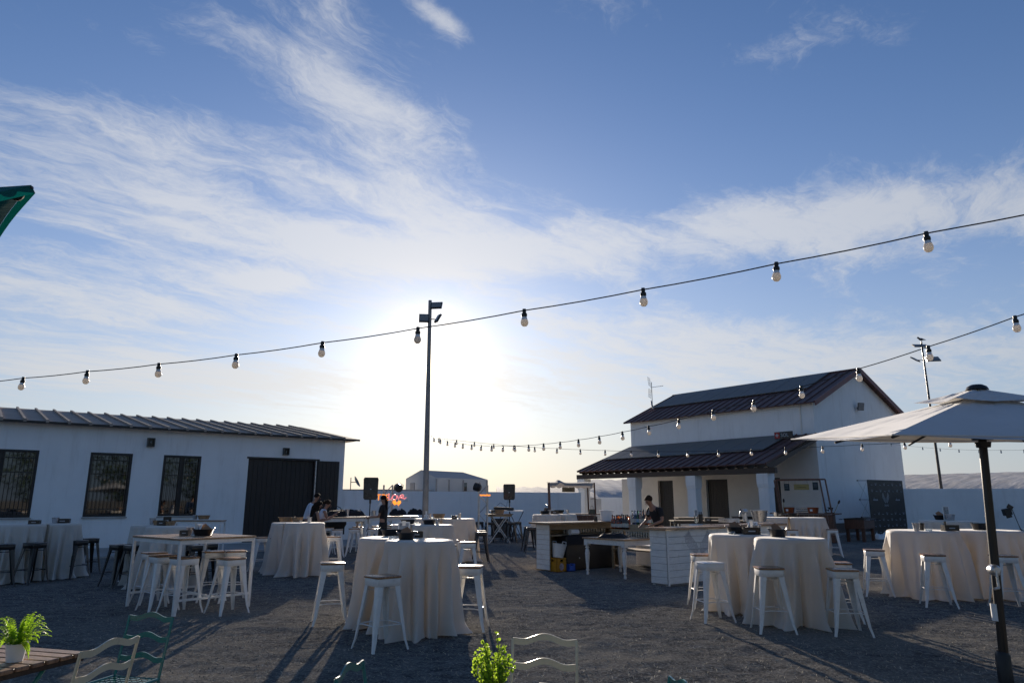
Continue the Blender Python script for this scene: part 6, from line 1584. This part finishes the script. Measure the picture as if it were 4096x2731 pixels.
# teal parasol reaching in at upper left
tu = thing('parasol', 'teal parasol with only its corner reaching in at upper left', 'parasol', (-4.5, 4.4, 0), 0)
Ot = Vector((-4.5, 4.4, 0)); tn = Vector((-.3207, -.4264, .8458)); tc0 = Vector((-4.7065, 4.6986, 3.3347))
A1 = Vector((-3.3664, 4.4980, 3.7417))-Ot; A2 = Vector((-4.7012, 3.4365, 2.7004))-Ot; A4 = Vector((-4.7118, 5.9607, 3.9691))-Ot; A3 = (tc0-Ot)*2-A1
ap_ = tc0-Ot+tn*.38
m = MB(); canopy(m, (0, 0, 0), [A1, A4, A3, A2], ap_, .0, 12, .004, 5, .012); m.build('canopy', M_tealcloth, tu, smooth=60)
for (a, b) in ((A1, A2), (A1, A4), (A2, A3), (A3, A4)):
    rows = []
    for i in range(9):
        g_ = i/8; e = a.lerp(b, g_); inw = ap_-e; e = e+inw.normalized()*(.012*4*g_*(1-g_)); rows.append([e, e-tn*.06])
    m = MB(); m.loft(rows, cap=False, closed=False); m.build('valance', M_tealcloth, tu, smooth=60)
for c in (A1, A2, A3, A4): m = MB(); m.tube([ap_-tn*.05, c-tn*.02], .012, 6); m.build('rib', M_black, tu)
m = MB(); m.ball(tuple(A1.lerp(ap_, .09)-tn*.06), .045, 10, 8); m.build('rib_tip', M_shirtb, tu)
m = MB(); m.tube([(0, 0, 0), (0, 0, 2.75), tuple(ap_)], .022, 10); m.build('pole', M_black, tu)
m = MB(); m.lathe([(.001, 0), (.28, 0), (.28, .05), (.001, .07)], 20, cap=False); m.build('base', M_black, tu)

# ------------------------------------------------------------------ bistro chairs, slatted table and plants in front
def chair(loc, rz, mat, label, w=.36, top=.84):
    t = thing('bistro_chair', label, 'chair', loc, rz, 'metal bistro chairs in the foreground'); hw = w/2
    sh_ = .45; by, ty = .17, .245
    for s in (-1, 1):
        m = MB(); p, q = Vector((s*hw, .21, 0)), Vector((s*hw, by, sh_)); 
        m.tube([p, q, (s*hw, ty, top)], .009, 6); m.build('back_post', mat, t)
        m = MB(); m.tube([(s*hw*.9, -.20, 0), (s*hw*.9, .02, sh_-.01)], .009, 6); m.build('front_leg', mat, t)
    for k, z in enumerate((top-.012, top-.135, top-.258)):
        yy = by+(ty-by)*(z-sh_)/(top-sh_); rows = []
        for i in range(25):
            f = i/24; x = -hw+w*f; wv = .030*math.exp(-((f-.5)/.17)**2)-.006*math.sin(math.pi*2*f*1.5)**2; bow = .012*math.sin(math.pi*f)
            rows.append([(x, yy-.004+bow, z-.017+wv), (x, yy+.004+bow, z-.017+wv), (x, yy+.004+bow, z+.017+wv), (x, yy-.004+bow, z+.017+wv)])
        m = MB(); m.loft(rows); m.build('back_rail', mat, t, smooth=40)
    m = MB(); c = [(-hw, by), (hw, by), (hw*.96, -.20), (-hw*.96, -.20)]
    m.tube([(x, y, sh_) for x, y in c], .010, 6, closed=True); m.build('seat_frame', mat, t)
    # pierced seat: short bars in an offset fret pattern
    m = MB(); nx, ny = 8, 9; 
    for i in range(ny+1):
        y = -.19+.35*i/ny
        for k in range(nx):
            if (k+i) % 2 == 0 or i in (0, ny): x = -hw+w*(k+.5)/nx; m.box((x, y, sh_), (w/nx+.006, .011, .004))
    for k in range(1, nx):
        x = -hw+w*k/nx
        for i in range(ny):
            if (i+k) % 2: m.box((x, -.19+.35*(i+.5)/ny, sh_), (.011, .35/ny+.006, .004))
    o = m.build('seat_lattice', mat, t, smooth=0); o['kind'] = 'stuff'
    return t
chair((-2.53, 4.82), -.258, M_teal, 'teal metal bistro chair behind the beige one at lower left', .35, .82)
chair((-2.345, 3.95), -1.72, M_beige, 'beige metal bistro chair with wavy rails beside the slatted table', .43, .86)
chair((.145, 3.93), -.17, M_beige, 'beige metal bistro chair right of the leafy plant')
chair((-.50, 3.42), 1.45, M_teal, 'teal bistro chair whose top corner shows at bottom centre')
chair((.47, 3.13), -1.5, M_teal, 'teal bistro chair barely showing at the bottom edge right of centre')
def slat_table(loc, rz, w, d, label, n=8):
    t = thing('slatted_table', label, 'table', loc, rz); src = None; z = .72
    for k in range(n):
        q = -d/2+(k+.5)*d/n
        if src is None: m = MB(); m.box((0, 0, 0), (w, d/n-.014, .022), bev=.004); src = m.build('slat', M_slat, t, (0, q, z-.011), smooth=0)
        else: inst(src, t, (0, q, z-.011))
    for s in (-1, 1):
        m = MB(); m.box((s*(w/2-.04), 0, z-.038), (.035, d, .03)); m.build('cross_batten', M_dbrown, t, smooth=0)
        for q in (-1, 1): m = MB(); m.tube([(s*(w/2-.14), q*(d/2-.12), z-.03), (s*(w/2-.14), -q*(d/2-.08), 0)], .012, 6); m.build('leg', M_teal, t)
    m = MB(); m.tube([(-(w/2-.14), d/2-.08, .1), ((w/2-.14), d/2-.08, .1)], .010, 6); m.build('stretcher', M_teal, t)
slat_table((-3.08, 4.23), -.285, .95, .72, 'brown slatted wooden bistro table at lower left under the fern')
slat_table((-.10, 2.62), .1, .60, .60, 'slatted bistro table just below the picture under the leafy plant', 6)
fp = thing('potted_fern', 'bright green fern in a white pot on the slatted table', 'fern', (-2.77, 4.17, .721), 0)
m = MB(); m.lathe([(.001, 0), (.040, 0), (.052, .085), (.055, .088), (.055, .094), (.050, .094), (.047, .07), (.001, .07)], 26, cap=False); m.build('pot', M_paper, fp)
m = MB(); m.lathe([(.001, .08), (.048, .078)], 16, cap=False); m.build('soil', material('soil', (.03, .022, .016), .95), fp)
def frond(m, base, az, L, rise, droop, w):
    n = 13; pts = []
    for i in range(n+1):
        f = i/n; r = L*f*(1-.15*f); z = base[2]+rise*math.sin(min(1.0, f*1.15)*1.45)*(1)-droop*f*f
        pts.append(Vector((base[0]+r*math.cos(az), base[1]+r*math.sin(az), z)))
    side = Vector((-math.sin(az), math.cos(az), 0))
    for i in range(n):
        a, b = pts[i], pts[i+1]; m.add([a-side*.0012, a+side*.0012, b+side*.0008, b-side*.0008], [(0, 1, 2, 3)])
        if i < 1: continue
        f = i/n; ww = w*math.sin(math.pi*min(1, .16+f*.86))**.8; t_ = (b-a)
        for s in (-1, 1):
            tipp = a+side*s*ww+t_*.55+Vector((0, 0, .002+random.uniform(-.003, .003))); m.add([a-t_*.36, a+side*s*ww*.5-t_*.40+Vector((0, 0, .003)), tipp, a+side*s*ww*.45+t_*.42, a+t_*.40], [(0, 1, 2, 3, 4)])
rf_ = random.Random(4)
src_ = []
for k in range(74):
    az = rf_.uniform(0, 6.283); el_ = rf_.random(); L = .08+.12*el_+rf_.uniform(-.01, .02); m = MB()
    frond(m, (.02*math.cos(az), .02*math.sin(az), .085), az, L, .13*(1.2-el_)+.02, .02+.09*el_*rf_.random(), .017)
    m.build('frond', M_leaf, fp, smooth=0)
bp_ = thing('potted_shrub', 'bright green small-leaved plant at bottom centre', 'plant', (-.075, 2.95, .721), 0)
m = MB(); m.lathe([(.001, 0), (.045, 0), (.058, .095), (.062, .10), (.055, .10), (.05, .08), (.001, .08)], 24, cap=False); m.build('pot', M_paper, bp_)
rs_ = random.Random(9); lv = MB(); stm = MB()
def leaf(m, p, d, s, rr):
    d = d.normalized(); a = d.cross(Vector((rr.uniform(-1, 1), rr.uniform(-1, 1), rr.uniform(-1, 1)))).normalized(); nn = d.cross(a)
    m.add([p, p+d*s*.35+a*s*.36, p+d*s*.75+a*s*.34, p+d*s+nn*s*.1, p+d*s*.75-a*s*.34, p+d*s*.35-a*s*.36], [(0, 1, 2, 3), (0, 3, 4, 5)])
for k in range(34):
    az = rs_.uniform(0, 6.283); sp = rs_.random()**.7; H_ = .20+.13*(1-sp)+rs_.uniform(-.02, .02); pts = []
    for i in range(12): f = i/11; r = .015+(.065*sp+.01)*f**1.1+.008*math.sin(f*9+k); pts.append(Vector((r*math.cos(az)+.004*math.sin(i+k), r*math.sin(az), .08+H_*f*.8)))
    stm.tube(pts, [.0016]*12, 4)
    for i in range(2, 12):
        for s in range(5):
            d = Vector((rs_.uniform(-1, 1), rs_.uniform(-1, 1), rs_.uniform(-.1, 1))); leaf(lv, pts[i]+d.normalized()*.002, d, rs_.uniform(.010, .016), rs_)
stm.build('stems', M_stem, bp_); o = lv.build('foliage', M_leaf2, bp_, smooth=0); o['kind'] = 'stuff'

# ------------------------------------------------------------------ people
def skin_mesh(name, verts, edges, radii, mat, parent, root=0, sub=2, ykey=None):
    me = bpy.data.meshes.new(name); me.from_pydata([tuple(v) for v in verts], edges, []); me.materials.append(mat)
    o = bpy.data.objects.new(name, me); COL.objects.link(o); o.parent = parent
    sk = o.modifiers.new('Skin', 'SKIN'); sk.use_smooth_shade = True
    lay = me.skin_vertices[0] if me.skin_vertices else None
    for i, r in enumerate(radii):
        rr = r if isinstance(r, tuple) else (r, r); lay.data[i].radius = rr; lay.data[i].use_root = (i == root)
    sb = o.modifiers.new('Subdivision', 'SUBSURF'); sb.levels = sub; sb.render_levels = sub
    return o
def person(label, loc, rz, J, top, bottom, hair, skin=M_skin, female=False, sleeves='short', hairstyle='short', shirt_len=.0, dress=False):
    """J: joint positions in the figure's own frame (x right, y forward, z up)"""
    t = thing('person', label, 'person', loc, rz); V = Vector
    w = .175 if not female else .150
    j = {'pelvis': V((0, 0, .96)), 'spine': V((0, .0, 1.14)), 'chest': V((0, .01, 1.32)), 'neck': V((0, .0, 1.48)), 'head': V((0, .03, 1.62)), 'crown': V((0, .03, 1.70)),
         'sl': V((-w, 0, 1.42)), 'sr': V((w, 0, 1.42)), 'el': V((-w-.06, -.02, 1.14)), 'er': V((w+.06, -.02, 1.14)), 'wl': V((-w-.04, .12, .93)), 'wr': V((w+.04, .12, .93)),
         'hl': V((-.09, 0, .92)), 'hr': V((.09, 0, .92)), 'kl': V((-.10, .03, .50)), 'kr': V((.10, .03, .50)), 'al': V((-.10, 0, .09)), 'ar': V((.10, 0, .09)), 'tl': V((-.11, .16, .04)), 'tr': V((.11, .16, .04))}
    j.update({k: V(v) for k, v in J.items()})
    fwd = (j['head']-j['neck']); face = V((0, 1, 0))
    if 'face' in J: face = V(J['face']).normalized()
    verts, edges, rad = [], [], []
    def add(p, r, par=None):
        verts.append(V(p)); rad.append(r); i = len(verts)-1
        if par is not None: edges.append((par, i))
        return i
    f_ = .92 if female else 1.0
    pv = add(j['pelvis'], (.125*f_, .095)); sp = add(j['spine'], (.105*f_, .085), pv); ch = add(j['chest'], (.125*f_, .095), sp); nk = add(j['neck'], .052*f_, ch)
    hd0 = add(j['neck'].lerp(j['head'], .45), .052, nk); hd = add(j['head'], (.070, .082), hd0); cr_ = add(j['crown'], (.062, .070), hd)
    for s in 'lr':
        sh = add(j['s'+s], .050*f_, ch); el = add(j['e'+s], .038*f_, sh); wr = add(j['w'+s], .026*f_, el)
        d = (j['w'+s]-j['e'+s]).normalized(); pal = j['w'+s]+d*.06; ph = add(pal, (.032, .020), wr)
        side = d.cross(V((0, 0, 1))); side = side.normalized() if side.length > .1 else V((1, 0, 0))
        for k, (o_, L) in enumerate(((-.026, .055), (-.009, .068), (.009, .064), (.025, .050))):
            a = add(pal+side*o_*.9+d*.035, .0085, ph); b = add(pal+side*o_+d*(.035+L*.5)+V((0, 0, -.008)), .008, a); add(pal+side*o_+d*(.03+L*.9)+V((0, 0, -.028)), .0065, b)
        a = add(pal+side*.035*(1 if s == 'l' else -1)+d*.0, .009, ph); add(pal+side*.055*(1 if s == 'l' else -1)+d*.03, .008, a)
        hp = add(j['h'+s], .082*f_, pv); kn = add(j['k'+s], .054*f_, hp); an_ = add(j['a'+s], .036, kn); add(j['t'+s], .032, an_)
    skin_mesh('body', verts, edges, rad, skin, t)
    # nose, ears follow the direction of the face
    side = face.cross(V((0, 0, 1))).normalized(); m = MB(); hc = j['head']
    m.tube([hc+face*.078+V((0, 0, .018)), hc+face*.102+V((0, 0, -.008)), hc+face*.082+V((0, 0, -.018))], [.006, .012, .008], 6); m.build('nose', skin, t)
    for s in (-1, 1): m = MB(); m.ball(tuple(hc+side*s*.074+V((0, 0, .0))), .022, 8, 6, (.5, .7, 1.2)); m.build('ear', skin, t)
    for s in (-1, 1): m = MB(); m.ball(tuple(hc+face*.076+side*s*.028+V((0, 0, .018))), .009, 6, 5); m.build('eye', M_black, t)
    m = MB(); m.tube([hc+face*.080+side*-.022+V((0, 0, -.042)), hc+face*.086+V((0, 0, -.043)), hc+face*.080+side*.022+V((0, 0, -.042))], .004, 5); m.build('mouth', material('lips', (.30, .10, .08), .5), t)
    # hair: a cap over the skull, open at the face
    m = MB(); upv = (j['crown']-j['head']).normalized(); n = 20; vs = []; fs = []; K = 10
    back = -face
    for k in range(K+1):
        th = R(5+105*k/K)
        for i in range(n):
            a = 2*math.pi*i/n; dirh = face*math.cos(a)+side*math.sin(a); lim = 1.0
            fr_ = max(0, math.cos(a)); tt = th*(1-.42*fr_) ; r = .096+.004*mnoise.noise(dirh*6+V((k, 0, 0)))
            vs.append(j['head']+V((0, 0, .035))+upv*math.cos(tt)*r*1.0+dirh*math.sin(tt)*r*(.92 if abs(math.sin(a)) > .7 else 1.02))
    for k in range(K):
        for i in range(n): fs.append((k*n+i, k*n+(i+1) % n, (k+1)*n+(i+1) % n, (k+1)*n+i))
    fs.append(tuple(range(n))); m.add(vs, fs); hr = m.build('hair', hair, t, smooth=80)
    if hairstyle == 'bun': m = MB(); m.ball(tuple(j['head']+back*.12+V((0, 0, .02))), .045, 12, 8); m.build('hair_bun', hair, hr)
    if hairstyle == 'long':
        m = MB(); b0 = j['head']+back*.03+V((0, 0, .05)); m.tube([b0, b0+back*.06+V((0, 0, -.10)), b0+back*.08+V((0, 0, -.26)), b0+back*.07+V((0, 0, -.42)), b0+back*.05+V((0, 0, -.50))], [.085, .105, .11, .085, .03], 14); m.build('long_hair', hair, hr)
    if hairstyle == 'ponytail':
        m = MB(); b0 = j['head']+back*.09+V((0, 0, .0)); m.tube([b0, b0+back*.02+V((0, 0, -.08)), b0+back*.02+V((0, 0, -.22)), b0+back*.0+V((0, 0, -.36))], [.04, .042, .035, .012], 10); m.build('ponytail', hair, hr)
    # clothes
    v2, e2, r2 = [], [], []
    def add2(p, r, par=None):
        v2.append(V(p)); r2.append(r); i = len(v2)-1
        if par is not None: e2.append((par, i))
        return i
    lo = j['pelvis']+V((0, 0, .02-shirt_len))
    a = add2(lo, (.142*f_, .112)); b = add2(j['spine'], (.128*f_, .105), a); c = add2(j['chest'], (.148*f_, .118), b); add2(j['chest'].lerp(j['neck'], .85), .066*f_, c)
    for s in 'lr':
        sh = add2(j['s'+s], .066*f_, c)
        if sleeves == 'short': add2(j['s'+s].lerp(j['e'+s], .75), .056, sh)
        elif sleeves == 'long': el = add2(j['e'+s], .054, sh); add2(j['e'+s].lerp(j['w'+s], .35 if not female else .8), .046, el)
    skin_mesh('dress' if dress else 'shirt', v2, e2, r2, top, t, root=0)
    v2, e2, r2 = [], [], []
    a = add2(j['pelvis'].lerp(j['spine'], .45), (.125*f_, .10)); a = add2(j['pelvis']+V((0, 0, .03)), (.138*f_, .108), a)
    for s in 'lr': hp = add2(j['h'+s], .096*f_, a); kn = add2(j['k'+s], .072*f_ if not dress else .09, hp); add2(j['a'+s]+V((0, 0, .04)), .056, kn)
    skin_mesh('trousers', v2, e2, r2, bottom, t, root=0)
    for s in 'lr':
        m = MB(); p, q = j['a'+s], j['t'+s]; m.tube([p+V((0, -.05, -.045)), p+V((0, .04, -.04)), q+V((0, -.01, -.005)), q+V((0, .05, -.012))], [.036, .046, .040, .022], 10); m.build('shoe', M_shoe, t)
    return t
bp = (3.263, 15.81, 1.088)
person('barman in black t-shirt bending over the winged bar', (bp[0], bp[1], 0), R(118), {
    'spine': (0, .05, 1.14), 'chest': (0, .13, 1.34), 'neck': (0, .21, 1.48), 'head': (0, .29, 1.575), 'crown': (0, .31, 1.665), 'sl': (-.19, .12, 1.42), 'sr': (.19, .12, 1.42),
    'el': (-.26, .14, 1.17), 'er': (.27, .14, 1.17), 'wl': (-.16, .36, 1.08), 'wr': (.14, .38, 1.08), 'face': (-.1, .85, -.5)}, M_shirtb, M_navy, M_hairb)
o = bpy.data.objects['person']
wp = (-3.604, 20.138, 1.449)
person('woman in black standing with hands at the long bar table', (wp[0], wp[1], 0), R(78), {'el': (-.20, .06, 1.15), 'er': (.20, .06, 1.15), 'wl': (-.12, .34, 1.12), 'wr': (.10, .36, 1.14), 'head': (0, .03, 1.60), 'crown': (0, .02, 1.68), 'face': (0, 1, -.12)},
       M_shirtb, M_shirtb, M_hair, female=True, sleeves='short', hairstyle='ponytail', shirt_len=.18, dress=True)
mp = (-6.046, 20.996, 1.287)
person('man in white shirt leaning towards the long bar table', (mp[0], mp[1], 0), R(-72), {'spine': (0, .05, 1.16), 'chest': (0, .14, 1.36), 'neck': (0, .22, 1.53), 'head': (0, .30, 1.66), 'crown': (0, .31, 1.76), 'sl': (-.20, .14, 1.46), 'sr': (.20, .14, 1.46),
    'el': (-.25, .12, 1.18), 'er': (.25, .10, 1.18), 'wl': (-.18, .34, 1.10), 'wr': (.18, .34, 1.10), 'face': (0, 1, -.15)}, M_shirtw, M_navy, M_hair, sleeves='long')
lp = (-5.248, 18.85, 1.251)
person('woman with long dark hair standing behind the clothed table', (lp[0], lp[1], 0), R(-50), {'pelvis': (0, 0, .86), 'spine': (0, .03, 1.02), 'chest': (0, .08, 1.19), 'neck': (0, .12, 1.33), 'head': (0, .16, 1.44), 'crown': (0, .17, 1.51),
    'sl': (-.15, .07, 1.28), 'sr': (.15, .07, 1.28), 'el': (-.20, .10, 1.03), 'er': (.20, .10, 1.03), 'wl': (-.12, .32, 1.08), 'wr': (.12, .34, 1.08), 'hl': (-.09, 0, .82), 'hr': (.09, 0, .82), 'kl': (-.09, .06, .46), 'kr': (.09, .06, .46)},
       M_shirtb, M_navy, M_hair, female=True, sleeves='none', hairstyle='long')
gp = (-5.21, 19.484, 1.169)
person('woman in white sleeveless top holding a garnished drink', (gp[0], gp[1], 0), R(-62), {'pelvis': (0, 0, .88), 'spine': (0, .03, 1.04), 'chest': (0, .08, 1.21), 'neck': (0, .13, 1.36), 'head': (0, .19, 1.47), 'crown': (0, .20, 1.545),
    'sl': (-.16, .07, 1.30), 'sr': (.16, .07, 1.30), 'el': (-.20, .16, 1.08), 'er': (.20, .16, 1.07), 'wl': (-.10, .36, 1.16), 'wr': (.10, .38, 1.22), 'hl': (-.09, 0, .84), 'hr': (.09, 0, .84), 'kl': (-.09, .08, .47), 'kr': (.09, .08, .47), 'face': (0, 1, -.3)},
       M_shirtw, M_navy, M_hairb, female=True, sleeves='none', hairstyle='bun')
# logo on the barman's shirt
bm_ = [q for q in bpy.data.objects if q.get('label', '').startswith('barman')][0]
for mir in (1, -1): wing_mesh(.12, mir).build('shirt_logo', M_logo, bm_, (.06, .268, 1.29), smooth=0).rotation_euler = (-.2, 0, 0)
# drinks and bags on the long bar table
tumbler((-5.893, 23.096, 1.07), 'glass of orange drink on the left end of the long bar table', .045, .15, M_juice, 'drink')
def flat_bag(p, w, d, h_, label, seed, rz=0.0, cat='bag', name='bag'):
    t = thing(name, label, cat, p, rz); crumple(w, d, h_, seed, M_shirtb, 'fabric', t); return t
flat_bag((-5.682, 23.608, 1.076), .62, .42, .26, 'rounded shiny black bag lying on left part of the long bar table', 2)
b_ = flat_bag((-5.255, 23.814, 1.072), .78, .35, .22, 'long black bag with hanging strap on the long bar table', 6); m = MB(); m.box((-.28, -.12, -.28), (.05, .006, .60)); m.box((0, .0, .10), (.5, .25, .12), bev=.04); m.build('strap', M_black, b_, smooth=0)
flat_bag((-3.935, 24.74, 1.058), .60, .40, .28, 'black jacket heaped on the long bar table behind the woman', 12, name='jacket', cat='jacket')
flat_bag((-3.44, 25.554, 1.087), .55, .38, .26, 'dark rounded hat at right end of the long bar table', 15, name='hat', cat='hat')
cup((-5.39, 23.402, 1.081), 'steel bucket behind the bags on the long bar table', .085, .22)
t = thing('water_bottle', 'clear plastic water bottle on the long bar table', 'bottle', (-5.068, 23.916, 1.074)); m = MB(); m.lathe([(.001, 0), (.038, 0), (.040, .03), (.038, .15), (.015, .21), (.014, .23), (.001, .23)], 14, cap=False); m.build('body', M_glasst, t); m = MB(); m.lathe([(.001, .23), (.017, .23), (.017, .25), (.001, .25)], 10, cap=False); m.build('cap', M_paper, t)
tumbler((-4.75, 24.122, 1.07), 'clear glass by the hands of the woman in black', .05, .16, None, 'drinking_glass')
cup((-4.634, 24.122, 1.07), 'steel cup by the hands of the woman in black', .07, .18)
t = thing('hanging_bag', 'large black bag hanging under the left end of long bar table', 'bag', (-5.635, 23.08, 0.693), .6); m = MB(); m.lathe([(.001, .0), (.8, .0), (1.05, .14), (1.0, .42), (.85, .56), (.001, .58)], 20, cap=False, sx=.30, sy=.15, sq=.3); m.build('body', M_shirtb, t)
for s in (-1, 1): m = MB(); m.tube([(s*.2, 0, .52), (s*.1, 0, .66), (0, 0, .70)], .012, 6); m.build('strap', M_black, t)

# ------------------------------------------------------------------ trees behind the photographer, seen mirrored in the shed windows
def tree(loc, H_, Rw, label, seed):
    t = thing('tree', label, 'tree', loc, seed, 'trees behind the photographer'); rr = random.Random(seed)
    m = MB(); m.tube([(0, 0, 0), (.1, 0, H_*.35), (-.05, .1, H_*.7)], [.22, .15, .06], 8)
    for k in range(6): a = k*1.05; m.tube([(0, 0, H_*.3+k*.3), (Rw*.6*math.cos(a), Rw*.6*math.sin(a), H_*.5+k*.4)], [.09, .02], 5)
    m.build('trunk', M_bark, t)
    m = MB()
    for k in range(2600):
        u_ = rr.random()**.5; a = rr.uniform(0, 6.283); z = H_*(.18+.80*rr.random()); rad = Rw*math.sin(math.pi*min(1, max(.05, (z/H_-.12)/.9)))**.6*u_*(1+.25*math.sin(a*3+z)); s = rr.uniform(.10, .22)
        c = Vector((rad*math.cos(a), rad*math.sin(a), z)); d1 = Vector((rr.uniform(-1, 1), rr.uniform(-1, 1), rr.uniform(-1, 1))).normalized(); d2 = d1.cross(Vector((rr.uniform(-1, 1), rr.uniform(-1, 1), 1))).normalized()
        m.add([c-d1*s, c+d2*s*.6, c+d1*s, c-d2*s*.6], [(0, 1, 2, 3)])
    m.build('crown', M_tree, t, smooth=0); return t
t0 = tree((6, -9, 0), 8.5, 3.2, 'dense dark tree behind the camera, nearest of the row', 1)
for i, (x, y) in enumerate(((12, -7), (18, -4.5), (24, -1.5), (30, 1.5), (36, 4.5), (42, 8), (0, -10), (-7, -9), (48, 12))):
    dup(t0, ('dense dark tree in the row behind the camera, '+['second', 'third', 'fourth', 'fifth', 'sixth', 'seventh', 'left', 'leftmost', 'farthest'][i]+' one'), (x, y, 0), i*1.3, 'trees behind the photographer', scale=.9+.07*(i % 4))
